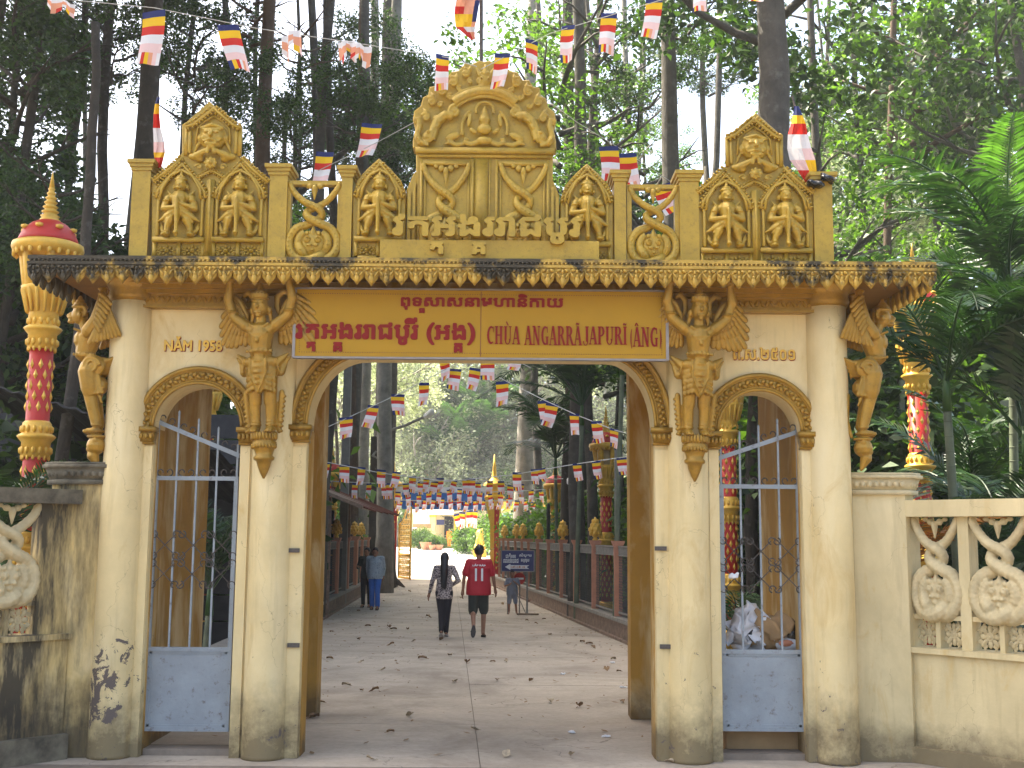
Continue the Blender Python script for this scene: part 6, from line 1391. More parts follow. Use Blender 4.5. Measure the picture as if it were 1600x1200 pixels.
bunting('flag string under the banner descending to the right', [(780, 590), (850, 625), (900, 648), (960, 672), (1030, 690)], [(849, 626, 19, 38), (863, 630, 20, 38), (898, 646, 18, 34), (932, 658, 17, 34), (961, 670, 17, 30)], 16.5, 15.5)
bunting('flag string crossing the path between the left trunks and the right lantern', [(440, 715), (510, 722), (600, 740), (700, 752), (800, 742), (900, 725), (1040, 705)], [(508, 722, 16, 28), (538, 726, 16, 28), (566, 730, 14, 28), (596, 734, 14, 27), (620, 737, 13, 25), (808, 738, 14, 28), (835, 733, 12, 24), (846, 732, 14, 20, 0, -12), (901, 724, 15, 27), (932, 720, 15, 28), (971, 715, 16, 28)], 21, 19)
rowx = [(513, 752), (555, 755), (576, 755), (600, 756), (609, 755)]
bunting('flag string low across the path below the left trunks', [(440, 745), (520, 752), (620, 757), (700, 750), (800, 752), (880, 748)], [(x_, y_, 10, 24) for x_, y_ in rowx] + [(634, 755, 10, 22), (645, 744, 11, 26), (657, 753, 9, 20), (666, 747, 11, 22), (679, 752, 12, 20), (688, 747, 12, 22), (710, 750, 10, 20, 0, 10), (727, 748, 12, 24), (737, 747, 13, 26), (747, 754, 9, 18), (765, 752, 12, 20), (783, 752, 11, 20), (798, 758, 10, 20), (815, 756, 10, 20)], 30, 30)
far = [(x_, 768 + 3 * math.sin(x_ * .05) + rng.uniform(-2, 2), 8.5, 19) for x_ in range(606, 850, 16)]
bunting('dense far flag string in front of the blue banner', [(590, 766), (700, 770), (800, 768), (860, 764)], far, 40, 40)
far = [(x_, 781 + 2 * math.sin(x_ * .07) + rng.uniform(-2, 2), 7.5, 17, 0, rng.uniform(-8, 8)) for x_ in range(600, 846, 13)]
bunting('dense far flag string hung lowest before the inner gate', [(590, 780), (700, 784), (800, 782), (860, 778)], far, 46, 46)
far = []; _ = [(x_, 762 + 2 * math.sin(x_ * .09) + rng.uniform(-2, 2), 7, 15, 0, rng.uniform(-8, 8)) for x_ in range(612, 850, 13)]
bunting('cluster of wide flags over the courtyard left of the lion', [(704, 802), (726, 798), (748, 796)], [(713, 803, 9, 24, 0, -6), (722, 800, 11, 24), (734, 797, 11, 26, 0, -8), (742, 797, 10, 28)], 62, 62)
# flagpoles on the gate
def pole_flag(label, px, py0, py1, Y, outline, r=.02, group=None, mat_='rustmetal', px1=None):
    a = P(px, py0, Y); b = P(px1 or px, py1, Y); t = thing('flagpole', a, label, 'flag', group); MB().tube([a, b], r, 8).build('pole', M[mat_], t)
    m = MB()   # outline rows: (py, x0, x1, colour)
    n = len(outline)
    for i in range(n - 1):
        y0_, xa, xb, c_ = outline[i]; y1_, xc, xd, _ = outline[i + 1]; nx = 5
        for j in range(nx):
            f = lambda x0_, x1_, u, y_, v: P(x0_ + (x1_ - x0_) * u, y_, Y - .05 + .05 * math.sin(u * 6 + v * .9 + px) * .8)
            u0, u1 = j / nx, (j + 1) / nx; cc = c_ if isinstance(c_, int) else c_[min(len(c_) - 1, int(u0 * len(c_)))]
            m.quad([f(xa, xb, u0, y0_, i), f(xa, xb, u1, y0_, i), f(xc, xd, u1, y1_, i + 1), f(xc, xd, u0, y1_, i + 1)], cc)
    m.build('flag_cloth', FLM, t); return t
pole_flag('flag hanging limp on a pole above the crest', 752, 100, -30, 9.75, [(-12, 716, 750, 4), (0, 713, 750, [4, 4, 0]), (10, 711, 748, [2, 4, 0]), (22, 710, 746, [1, 1, 0]), (34, 711, 744, [1, 1, 4]), (42, 712, 742, [2, 3, 3]), (50, 722, 742, [2, 4]), (62, 736, 742, 4)], .016)
pole_flag('limp flag furled against the left end post of the parapet', 247, 262, 150, 9.68, [(152, 245, 250, 0), (162, 242, 249, 1), (178, 240, 249, 2), (200, 239, 251, 3), (222, 240, 257, 5), (238, 240, 258, 1), (246, 241, 256, 2), (262, 246, 252, 2)], .012)
pole_flag('flag with bright stripes beside the right end post of the parapet', 1270, 282, 150, 9.68, [(166, 1241, 1248, 0), (180, 1239, 1254, 1), (193, 1236, 1259, 2), (210, 1231, 1262, 3), (232, 1230, 1268, [3, 5]), (250, 1234, 1274, [5, 1]), (266, 1246, 1276, [2, 1]), (284, 1258, 1270, 2)], .010, px1=1238)
bb = thing('plastic_bag', P(1285, 282, 9.5), 'black plastic bag tied over the right end post of the parapet', 'bag'); m = MB()
for i in range(14): m.ell((rng.uniform(-.10, .09), rng.uniform(-.05, .1), rng.uniform(-.05, .05)), (rng.uniform(.03, .06), .05, rng.uniform(.015, .035)), 6, 0, Matrix.Rotation(rng.uniform(-.8, .8), 3, 'Y'))
link('bag_body', m.fuse('bag_body', M['blackbag'], .010, 0), bb)
# ================================================================ vegetation
def leaf_mesh(name, matn, centers, per, spread, size, squash=.7, seed=0, droop=.3):
    r = np.random.RandomState(seed); C = np.repeat(np.asarray(centers, float), per, 0); n = len(C)
    sp = np.asarray(spread if np.ndim(spread) else [spread] * 3, float); pos = C + r.normal(0, 1, (n, 3)) * sp * .55
    ln = size * r.uniform(.6, 1.35, n)[:, None]; th = r.uniform(0, 2 * PI, n); el = r.normal(-droop, .45, n)
    d = np.stack([np.cos(th) * np.cos(el), np.sin(th) * np.cos(el), np.sin(el)], 1)
    rnd = r.normal(0, 1, (n, 3)) * .7 + np.array([0, 0, 1.0]); sd = np.cross(d, rnd); sd /= np.linalg.norm(sd, axis=1)[:, None] + 1e-9
    up = np.cross(sd, d); w = ln * .26
    v = np.empty((n, 4, 3)); v[:, 0] = pos; v[:, 1] = pos + d * ln * .45 + sd * w + up * ln * .08; v[:, 2] = pos + d * ln - up * ln * .10; v[:, 3] = pos + d * ln * .45 - sd * w + up * ln * .08
    me = bpy.data.meshes.new(name); me.vertices.add(n * 4); me.vertices.foreach_set('co', v.reshape(-1).astype(np.float32))
    me.loops.add(n * 4); me.loops.foreach_set('vertex_index', np.arange(n * 4, dtype=np.int32)); me.polygons.add(n); me.polygons.foreach_set('loop_start', np.arange(0, n * 4, 4, dtype=np.int32)); me.polygons.foreach_set('loop_total', np.full(n, 4, dtype=np.int32))
    me.materials.append(M[matn]); me.update(calc_edges=True); me.validate(); return me
def clumps(n, rx, rz, seed, shell=.45):
    r = np.random.RandomState(seed); out = []
    while len(out) < n:
        p = r.uniform(-1, 1, 3); q = np.linalg.norm(p)
        if shell < q < 1: out.append((p[0] * rx, p[1] * rx, p[2] * rz))
    return out
CROWN = {}
for k, (matn, n, per, rx, rz, sz, sp) in {'dk0': ('leafdk', 48, 120, 3.4, 3.0, .22, .56), 'dk1': ('leafdk', 44, 115, 3.3, 3.2, .23, .54), 'md0': ('leafmid', 46, 85, 3.4, 3.0, .19, .46), 'md1': ('leafmid', 40, 85, 3.5, 2.6, .19, .44), 'sh': ('leafdk', 150, 150, 3.4, 2.6, .16, .6),
        'lt0': ('leafhaze', 60, 120, 3.2, 3.0, .17, .52), 'lt1': ('leafhaze', 50, 120, 3.4, 3.4, .17, .50), 'bs0': ('leafmid', 40, 130, 1.0, .8, .13, .35), 'bs1': ('leafdk', 40, 130, 1.0, .9, .15, .35)}.items():
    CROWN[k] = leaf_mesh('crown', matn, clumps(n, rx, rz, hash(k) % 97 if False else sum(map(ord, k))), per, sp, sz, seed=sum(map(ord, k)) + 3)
def limb_mesh(matn, seed):
    r = random.Random(seed); m = MB()
    for i in range(8):
        a = i * 2.4 + r.uniform(-.4, .4); z0 = -2.6 + i * .45; L = r.uniform(2, 3.2); p = [Vector((0, 0, z0))]
        for q in range(4): u = (q + 1) / 4; p.append(Vector((math.cos(a + u * .3) * L * u, math.sin(a + u * .3) * L * u, z0 + L * (.25 * u + .35 * u * u) + r.uniform(-.15, .15))))
        m.tube(p, [.10, .08, .06, .04, .015], 5)
        for q in (2, 3):
            b = a + r.choice((-1, 1)) * .9; e = p[q]; m.tube([e, e + Vector((math.cos(b) * .6, math.sin(b) * .6, .3)), e + Vector((math.cos(b) * 1.1, math.sin(b) * 1.1, .35))], [.045, .03, .01], 4)
    return m.mesh('branches', M[matn], True)
LIMB = {k: limb_mesh(k, i) for i, k in enumerate(('bark', 'barkred', 'barkpale', 'barkdk'))}
GAPS = [(150, 60, 85), (165, 170, 75), (190, 250, 55), (118, 240, 45), (340, 60, 20), (60, 200, 18), (485, 225, 65), (440, 260, 45), (530, 260, 45), (640, 260, 30), (930, 240, 50), (1110, 90, 55), (1100, 250, 40), (1000, 110, 30), (960, 60, 30), (330, 120, 18), (20, 330, 25), (620, 130, 18), (690, 210, 20)]
def hides_gap(x, y, z, rx, rz):
    if y > 70: return False
    d = (Vector((x, y, z)) - Vector((0, 0, CH))); v = Matrix.Rotation(-TH, 3, 'X') @ d; px = 800 + CF * v.x / v.y; py = 600 - CF * v.z / v.y; k = CF / v.y
    return any(((px - a) / (rx * k * .46 + r * .75)) ** 2 + ((py - b) / (rz * k * .46 + r * .75)) ** 2 < 1 for a, b, r in GAPS)
LM = [(-1e9, 'beyond the left edge'), (5, 'behind the big red domed lantern'), (110, 'left of the left end post'), (205, 'behind the left face panel'), (330, 'right of the left face panel'), (430, 'behind the left openwork panel'), (545, 'behind the left single niche'), (640, 'behind the left half of the crest'), (755, 'behind the right half of the crest'), (865, 'behind the right single niche'), (965, 'behind the right openwork panel'), (1075, 'behind the right face panel'), (1265, 'beside the right end post'), (1335, 'above the right pier'), (1430, 'above the tall right hand palms'), (1520, 'near the upper right corner'), (1605, 'beyond the right edge')]
SEEN = {}
def where(x, y, kind):
    px = 800 + CF * x / y; w_ = [t for a, t in LM if px >= a][-1]; d = 'just' if y < 24 else 'some way' if y < 33 else 'far' if y < 43 else 'very far'
    if 490 < px < 1010 and kind != 'tree': w_ = 'left of the path' if px < 650 else 'right of the path' if px > 760 else 'at the head of the path'
    return d + ' ' + w_
HUE = {'dk': 'dark leaved', 'md': 'green leaved', 'lt': 'haze-paled', 'bs': 'leafy', 'sh': 'densely leaved'}
def tree(x, y, r0, H, matn, crowns, label, group=None, lean=0, r1=None, roots=False, bare=False):
    g_ = gz(y); t = thing('tree', (x, y, g_), label, 'tree', group); rr = random.Random(int(x * 37 + y * 11)); pts = []; ra = []
    for i in range(13):
        u = i / 12; z_ = u * H; bow = (.22 if r0 < .2 else .08) * math.sin(z_ * .33 + x * 7) * min(1, z_ / 6); pts.append((lean * u * H + bow + rr.uniform(-.03, .03) * (1 + r0 * 2), rr.uniform(-.05, .05), -.1 + u * (H + .1))); ra.append(r0 * (1.0 - .45 * u) * rr.uniform(.96, 1.04) * (1.25 if i == 0 else 1))
    m = MB().tube(pts, ra, 14)
    if roots:
        for i in range(7): a = i * .9; m.tube([(math.cos(a) * r0 * .6, math.sin(a) * r0 * .6, .9), (math.cos(a) * r0 * 1.1, math.sin(a) * r0 * 1.1, .25), (math.cos(a) * r0 * 2, math.sin(a) * r0 * 2, 0)], [r0 * .5, r0 * .35, .03], 6)
    m.build('trunk', M[matn], t, True, True)
    for i, (dx, dy, z, ck, s) in enumerate(crowns):
        if ck != 'sh' and y > 20 and CF * x / y < -150 and z > 8: s *= .85
        if ck != 'sh' and hides_gap(x + lean * z + dx, y + dy, z, 3.3 * s, 3 * s): s *= .5
        o = link('crown', CROWN[ck], t, (lean * z + dx, dy, z)); o.rotation_euler = (rr.uniform(-.3, .3), rr.uniform(-.3, .3), rr.uniform(0, 6.28)); o.scale = (s, s, s * rr.uniform(.8, 1.1))
        if abs(dx) > 3: m2 = MB(); m2.tube([(lean * z, 0, z * .8), (lean * z + dx * .5, dy * .5, z * .93), (lean * z + dx * .95, dy, z)], [.13, .10, .05], 6); m2.build('limb', M[matn], t, True, True)
        if True:
            o = link('branches', LIMB[matn], t, (lean * z + dx * .35, dy * .35, z)); o.scale = (s, s, s); o.rotation_euler = (0, 0, rr.uniform(0, 6.28))
    return t
def tpx(px, py, Y): return P(px, py, Y).x
# trunks that can be told apart in the photograph: px at py, distance, half width in px, bark, crowns
T = [
 (232, 230, 21, 20, 'barkdk', [(-.8, 1, 13.5, 'dk0', 1.1), (2, 1, 10.6, 'dk1', .8)], 'thick dark trunked tree rising behind the left end of the parapet', 0),
 (175, 180, 27, 10, 'barkdk', [(-.5, 1, 14, 'dk1', 1.0)], 'slim dark tree left of the thick trunk against the bright sky gap', 0),
 (112, 180, 30, 7, 'barkdk', [(-1, 0, 14.5, 'dk0', 1.1), (-2.5, 0, 9, 'dk1', .9)], 'thinner dark tree against the sky above the red domed lantern', .012),
 (30, 300, 19, 9, 'barkdk', [(-.6, .5, 9.6, 'dk1', 1.15), (-.4, 1, 6.0, 'dk0', .75)], 'leafy dark tree at the far left edge of the view', 0),
 (418, 160, 23, 14, 'barkred', [(-1.6, 2, 13.4, 'dk1', 1.0), (1.5, 2.5, 12.4, 'dk0', .8)], 'brown trunked tree between the left face panel and the openwork', 0),
 (487, 180, 31, 9, 'bark', [(-1, 1, 13.2, 'dk0', 1.05)], 'slim tree just right of the brown trunk above the left openwork', 0),
 (516, 200, 26, 10, 'bark', [(1.5, 1, 12.2, 'dk1', .95)], 'grey tree with pale flecks above the left openwork', 0),
 (566, 230, 36, 10, 'bark', [(0, 1, 15, 'dk0', 1.2), (-2.4, 1, 11.6, 'md0', .8)], 'grey tree behind the left single niche', 0),
 (612, 250, 38, 12, 'barkpale', [(1, 1, 14, 'dk1', 1.2)], 'pale barked tree left of the crest', 0),
 (903, 150, 27, 12, 'bark', [(-1.2, 1, 12.4, 'md1', .9), (1.6, 2, 14.5, 'dk1', 1.0)], 'straight grey tree behind the right single niche', 0),
 (985, 200, 40, 6, 'barkpale', [(1, 0, 15.5, 'md0', .9)], 'thin pale tree seen over the right openwork', 0),
 (1043, 150, 24, 16, 'bark', [(1.5, 1, 13.8, 'dk0', .8)], 'sturdy grey tree with side branches right of the crest', 0),
 (1203, 130, 19, 31, 'bark', [(.8, 2, 13.2, 'dk1', 1.0)], 'the thickest trunk, furrowed, behind the right face panel', 0),
 (1345, 130, 34, 6, 'bark', [(.5, 0, 15.6, 'md1', 1.0), (-1.4, 0, 10, 'md0', .9)], 'very thin tree right of the bright flag', 0),
 (1393, 130, 30, 7, 'barkred', [(1.5, 0, 14.6, 'md0', 1.0)], 'slender brown tree leaning slightly above the palms', .01),
 (1468, 130, 33, 9, 'bark', [(-.5, 1, 15.8, 'md1', 1.1)], 'forked grey tree above the right hand palms', 0),
 (1520, 70, 30, 10, 'barkpale', [(.8, 1, 14.5, 'md0', 1.0)], 'pale smooth tree at the upper right', 0),
 (1590, 120, 27, 9, 'bark', [(.5, 1, 12.6, 'dk1', 1.0), (.8, 1, 8.4, 'md0', .8)], 'tree at the far right edge above the wall', 0),
 (507, 690, 28.5, 8, 'barkdk', [(-1.2, 0, 8.4, 'md0', .8)], 'dark leaning trunk nearest the rear left pier, inside the opening', -.008),
 (549, 720, 36, 11.5, 'barkred', [(-1, 0, 15.5, 'dk0', 1.2)], 'stout brown trunk beside the concrete pole inside the opening', 0),
 (570, 700, 47, 9, 'barkpale', [(0, 0, 18, 'dk1', 1.4)], 'pale straight trunk between the two stout ones inside the opening', 0),
 (598, 720, 42, 17, 'bark', [(0, 0, 17, 'dk0', 1.3)], 'broad trunk with spreading roots at the left edge of the path', -.003),
 (820, 760, 52, 14, 'barkpale', [(1.5, 1, 13, 'dk0', 1.3)], 'pale trunk behind the far right fence buds', .01),
 (841, 780, 48, 6, 'bark', [(1.5, 1, 12, 'dk1', 1.1)], 'twin thin grey trunk right of the pale one beyond the fence', 0),
 (890, 790, 33, 12, 'barkdk', [(2.0, 1, 9.4, 'dk0', 1.0)], 'dark trunk behind the right fence under the palms', 0),
 (907, 790, 36, 9, 'bark', [(2.5, 1, 10.4, 'dk1', 1.0)], 'second dark trunk beside the palm stems behind the right fence', 0),
 (925, 690, 30, 8, 'bark', [(1, .5, 7.6, 'dk0', .8)], 'grey trunk behind the tall lantern in the opening', 0),
 (100, 560, 15.5, 11, 'barkdk', [(-1.4, 1.4, 6.6, 'dk1', .6)], 'mossy leaning trunk between the red column and the left winged figure', .035),
]
for px, py, Y, hw, bk, cr, lb, ln in T:
    r0 = hw * Y / CF * 1.12; x = tpx(px, py, Y); z = P(px, py, Y).z; tree(x - ln * z, Y, r0, max(.56 * Y + 4, max(c[2] for c in cr) + 1.5) if Y > 17 else 9, bk, cr, lb, lean=ln, roots=('spreading roots' in lb))
# canopy trees that fill the background, plus shade trees over the walkway
fill = []
rf = random.Random(11)
for px, Y, z, ck, s in ((20, 26, 13.0, 'dk0', 1.25), (-30, 22, 9.2, 'dk1', 1.15), (90, 34, 17.5, 'dk0', 1.0), (290, 34, 17.0, 'dk0', 1.3), (330, 28, 12.6, 'dk1', .8), (395, 40, 12.0, 'md0', .9), (455, 44, 13.5, 'dk1', .8), (575, 38, 18.5, 'dk0', 1.3), (650, 36, 15.6, 'dk0', 1.0), (630, 46, 15.8, 'dk1', .9), (690, 52, 14.0, 'md0', .9), (820, 33, 14.6, 'md0', 1.0), (850, 25, 9.6, 'md1', .55), (925, 44, 15.0, 'md1', 1.0), (1000, 48, 20.5, 'dk1', 1.0), (1010, 50, 12.5, 'dk0', .9), (1110, 40, 19.0, 'dk0', 1.0), (1120, 36, 9.8, 'md0', .9),
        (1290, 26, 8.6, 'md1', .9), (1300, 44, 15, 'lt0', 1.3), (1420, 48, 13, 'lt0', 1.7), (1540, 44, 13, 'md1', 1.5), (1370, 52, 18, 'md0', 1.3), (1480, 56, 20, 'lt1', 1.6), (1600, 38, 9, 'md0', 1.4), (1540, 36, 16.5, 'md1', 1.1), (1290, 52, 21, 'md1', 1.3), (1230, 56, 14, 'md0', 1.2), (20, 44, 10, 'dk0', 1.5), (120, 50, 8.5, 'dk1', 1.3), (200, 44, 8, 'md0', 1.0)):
    fill.append((px, Y, [(0, 0, z, ck, s)]))
for px, Y, cr in fill:
    xx = tpx(px, 400, Y); xt = xx
    if 480 < px < 1010 and Y < 56: xt = (LX(Y) - 2.6) if px < 740 else max(RX(Y) + 2.6, xx)
    cr = [(c[0] + xx - xt, *c[1:]) for c in cr]
    if xt == xx: cr = cr + [(0, 0, .5 * Y + 5.5, cr[0][3], .8)]
    tree(xt, Y, rf.uniform(.09, .15), max(c[2] for c in cr) + .5, 'bark', cr, 'slender ' + HUE[cr[0][3][:2]] + ' canopy tree ' + where(xt, Y, 'tree'), 'background canopy trees', lean=0)
# overhead shade trees beside the walkway (unseen dense crowns, added to block sun on the path)
for y in (9, 13, 17.5, 22, 27, 32, 37.5, 43):
    z = (.49 * y + 6) / .86 + 2.5; Yc = y + .29 * z; xc = -1.2 - .045 * y - .55 * z
    tree(xc - 6.5, Yc + 1, .3, z + .5, 'bark', [(6.5, 0, z, 'sh', 1.55), (3.7, 1.5, z + 1.5, 'sh', 1.5), (9.7, 0, z + 1.2, 'sh', 1.3)], 'tall shade tree %s with unseen crown high overhead' % where(xc - 6.5, Yc + 1, 'tree'), 'shade trees over the walkway')
# far wood behind the courtyard, haze painted into its leaf colour, seen in the opening
for i in range(17):
    px = 470 + i * 34 + rf.uniform(-10, 10); Y = rf.uniform(112, 150)
    z = rf.uniform(8, 15) if not 690 < px < 790 else rf.uniform(7, 12); x = tpx(px, 700, Y)
    tree(x, Y, .3, z, 'barkpale', [(0, 0, z, ['lt0', 'lt1'][i % 2], 2.2), (rf.uniform(-3, 3), -2, z * .5, ['lt1', 'lt0', 'md0'][i % 3], 2.0)] + ([(0, 3, z + 8, 'lt0', 2.4)] if not 700 < px < 800 or i % 2 else []), 'pale feathery tree, haze painted into its leaves, in the wood beyond the courtyard', 'pale trees beyond the courtyard')
for px, py, Y, z in ((625, 620, 113, 15), (655, 640, 116, 13), (590, 640, 112, 17), (690, 640, 118, 12), (530, 650, 60, 9), (600, 700, 62, 10.5)):
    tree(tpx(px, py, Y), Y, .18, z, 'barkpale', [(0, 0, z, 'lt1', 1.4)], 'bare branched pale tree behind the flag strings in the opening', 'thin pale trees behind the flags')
# understorey shrubs
def shrub(px, Y, s, ck, z=None, label='leafy shrub in the undergrowth behind the boundary wall', group='shrubs behind the walls', x=None):
    x = tpx(px, 700, Y) if x is None else x; lb_ = ('high ' if z else 'low ') + ('dark' if ck == 'bs1' else 'bright green') + (' wide' if s > 2.3 else ' small') + (' fence side' if 'walkway' in group else '') + ' shrub ' + where(x, Y, 'shrub') if label.startswith('leafy') else label; t = thing('shrub', (x, Y, gz(Y)), lb_, 'shrub', group); o = link('foliage', CROWN[ck], t, (0, 0, (.85 * s if z is None else z))); o.scale = (s, s, s); o.rotation_euler = (0, 0, rf.uniform(0, 6))
    m = MB()
    for i in range(5): a = i * 1.3; m.tube([(0, 0, 0), (math.cos(a) * .25 * s, math.sin(a) * .25 * s, .5 * s + (z or 0) * .5), (math.cos(a) * .6 * s, math.sin(a) * .6 * s, 1.1 * s + (z or 0) * .8)], [.03 * s, .02 * s, .008], 4)
    m.build('stems', M['barkdk'], t, False, True); return t
for px, Y, s, ck in ((-60, 16.5, 2.0, 'bs1'), (20, 24, 2.6, 'bs1'), (90, 26, 2.8, 'bs0'), (140, 25, 2.4, 'bs1'), (200, 24, 2.4, 'bs1'), (280, 25, 2.2, 'bs0'), (345, 26, 2.0, 'bs1'), (372, 24, 1.7, 'bs1'), (40, 30, 4.2, 'bs0'), (130, 31, 4.0, 'bs0'), (300, 33, 4, 'bs0'),
        (1140, 27, 2.4, 'bs0'), (1200, 25, 2.6, 'bs1'), (1290, 24, 2.6, 'bs0'), (1350, 22, 2.0, 'bs1'), (1400, 24, 2.8, 'bs0'), (1460, 21, 2.2, 'bs0'), (1530, 23, 2.6, 'bs0'), (1590, 20, 2.2, 'bs1'), (1640, 22, 2.6, 'bs0'), (1360, 32, 4.4, 'bs0'), (1440, 34, 4.8, 'bs0'), (1520, 33, 4.6, 'bs0'), (1600, 31, 4.4, 'bs0'), (1250, 34, 4.4, 'bs1')): shrub(px, Y, s, ck)
for px, Y, s, ck, z in ((1340, 19, 1.6, 'bs1', 3.4), (1470, 30, 3.4, 'bs0', 5.2), (1380, 30, 3.2, 'bs0', 6.0), (1560, 29, 3.2, 'bs0', 5.0), (20, 22, 2.2, 'bs1', 4.6), (90, 23, 2.2, 'bs0', 5.2), (-40, 21, 2.4, 'bs1', 6), (150, 27, 2.4, 'bs0', 5.6)): shrub(px, Y, s, ck, z)
for x, Y, s, ck in ((4.6, 27, 1.6, 'bs0'), (3.9, 31, 1.7, 'bs0'), (3.4, 35, 1.8, 'bs0'), (2.6, 39, 1.8, 'bs0'), (1.8, 44, 1.9, 'bs0'), (1.2, 48, 1.6, 'bs0'), (6.5, 29, 2.4, 'bs1'), (5.6, 36, 2.8, 'bs1'), (4.6, 22, 1.2, 'bs1'), (6, 24, 2.2, 'bs1'), (-6.6, 40, 1.2, 'bs0'), (-7.2, 45, 1.5, 'bs0'), (-8.4, 48, 2.4, 'bs0')):
    shrub(0, Y, s, ck, None, 'leafy shrub growing just behind the walkway fence', 'shrubs behind the walkway fence', x)
for px, Y, s, ck in ((656, 98, 1.0, 'bs0'), (666, 99, .9, 'bs0'), (678, 97, .7, 'bs0'), (688, 98, .6, 'bs0'), (735, 86, 1.2, 'bs0'), (742, 88, 1.1, 'bs0'), (762, 84, 1.2, 'bs0'), (790, 82, 1.8, 'bs0'), (803, 76, 1.8, 'bs0')):
    t = shrub(px, Y, s, ck, None, 'bright green bush in front of the far temple hall', 'bushes in the courtyard')
for px, py, Y, r_ in ((665, 854, 96, .5), (676, 855, 95, .35), (686, 855, 95, .35), (744, 853, 84, .4)): pot(px, py, Y, r_, 'terracotta pot with greenery in front of the far temple hall', None, None)
# the long bent lamp arm and the concrete poles
m = MB(); pl = thing('street_lamp', (tpx(593, 800, 40.4), 40.4, 0), 'thin curved lamp arm reaching right from the broad trunk inside the opening', 'lamp'); a = [P(588, 700, 40.2), P(588, 682, 40.2), P(600, 676, 40), P(635, 664, 39.8), (P(668, 649, 39.6))]
m.tube(a, .05, 6); m.tube([P(588, 705, 40.2), P(582, 712, 40), P(590, 716, 40), P(596, 708, 40)], .05, 5); m.build('arm', M['pole'], pl); MB().cap(P(666, 650, 39.6), P(674, 644, 39.5), .10, .12, 8).build('lamp_head', M['white'], pl)
MB().box(P(584, 690, 40.2).x - .1, P(584, 690, 40.2).x + .2, 40.15, 40.35, 0, P(584, 682, 40.2).z).build('support_post', M['barkdk'], pl)
up = thing('utility_pole', (tpx(538, 760, 31), 31, 0), 'flat grey concrete pole in front of the stout brown trunk', 'pole'); MB().box(tpx(532, 760, 31), tpx(544, 760, 31), 31, 31.2, 0, 7.2).build('shaft', M['pole'], up)
up = thing('utility_pole', (tpx(612, 800, 48), 48, 0), 'thin weathered wooden post left of the inner gate', 'pole'); m = MB(); m.tube([P(614, 850, 48), P(611, 780, 48), P(613, 722, 48)], .10, 6); m.build('shaft', M['pole'], up)
for px, py, Y, lb in ((898, 752, 27.5, 'pole with round white lamp behind the right fence'), (963, 700, 22.5, 'tall thin grey pole right of the lantern column'), (857, 790, 32.5, 'thin dark metal pole with a finial right of the pale trunk'), (825, 800, 44, 'thin pale pole before the pale trunk')):
    up = thing('lamp_post', (tpx(px, 820, Y), Y, 0), lb, 'pole'); MB().tube([(tpx(px, 820, Y), Y, 0), P(px, py, Y)], .045 * Y / 24, 6).build('shaft', M['pole'] if 'dark' not in lb else M['cable'], up)
    if 'white' in lb: MB().ell(P(px, py, Y), (.2, .2, .16), 10).build('lamp_globe', M['white'], up, True)
    else: MB().ell(P(px, py, Y), (.05, .05, .08), 6).build('finial', M['cable'], up, True)

# ---------------------------------------------------------------- palms
def frond(L, seed, matn, n=40, wl=.60, lift=.9, dr=1.5, wid=.030):
    r = random.Random(seed); m = MB(); pts = []
    el = lift; p = Vector((0, 0, 0)); N = 16
    for i in range(N + 1):
        pts.append(p.copy()); e = el - dr * (i / N) ** 1.5; p = p + Vector((math.cos(e), 0, math.sin(e))) * L / N
    m.tube(pts, [.022 * (1 - .85 * i / N) + .003 for i in range(N + 1)], 5)
    for i in range(n):
        u = .16 + .84 * i / n; k = u * N; a = int(min(k, N - 1)); p = pts[a].lerp(pts[a + 1], k - a); d = (pts[a + 1] - pts[a]).normalized(); up = Vector((-d.z, 0, d.x))
        ll = wl * (math.sin(PI * min(1, .18 + u * .84)) ** .6) * r.uniform(.9, 1.1)
        for s in (-1, 1):
            dirn = (d * .62 + Vector((0, s, 0)) * .85 + up * r.uniform(.05, .30)).normalized(); sd2 = dirn.cross(up).normalized(); w_ = wid
            q1 = p + dirn * ll * .5 - Vector((0, 0, .03)); q2 = p + dirn * ll - Vector((0, 0, ll * r.uniform(.15, .40)))
            m.quad([p - d * w_ * .5, q1 - d * w_, q2, q1 + d * w_]); 
    return m.mesh('frond', M[matn])
FR = {'d': [frond(2.6, i, 'palm', lift=.9 + .15 * i, dr=1.4 + .3 * i) for i in range(3)], 'l': [frond(2.6, 9 + i, 'palmlt', lift=1.1 + .15 * i, dr=1.1 + .2 * i, n=54, wid=.03) for i in range(2)], 'y': [frond(2.2, 20, 'palmdry', lift=.7, dr=1.2)]}
def palm(x, y, h, n, sc, label, group=None, kinds='ddd', lean=0, r=.06, seed=0, dirs=None):
    rr = random.Random(seed); t = thing('palm_tree', (x, y, gz(y)), label, 'palm tree', group)
    pts = [(lean * h * (i / 8) ** 1.3, 0, h * i / 8 - .05) for i in range(9)]; m = MB(); m.tube(pts, [r * (1.1 - .3 * i / 8) for i in range(9)], 10)
    for i in range(int(h / .16)): u = i / int(h / .16); m.lathe([(r * (1.13 - .3 * u), 0), (r * (1.13 - .3 * u), .012)], 10, (lean * h * u ** 1.3, 0, h * u))
    m.build('trunk', M['palmtrunk'], t, True, True); m = MB(); m.tube([(lean * h, 0, h - .05), (lean * h, 0, h + .5 * sc)], [r * 1.0, r * .6], 8); m.build('crown_shaft', M['palmlt'], t, True, True)
    for i in range(n):
        a = dirs[i] if dirs and i < len(dirs) else i * 2.399 + rr.uniform(-.3, .3); k = kinds[rr.randrange(len(kinds))]; f = FR[k][rr.randrange(len(FR[k]))]
        o = link('frond', f, t, (lean * h, 0, h + .35 * sc)); s = sc * rr.uniform(.85, 1.15); o.scale = (s, s, s); o.rotation_euler = (rr.uniform(-.3, .3), rr.uniform(-.5, .35), a)
    return t
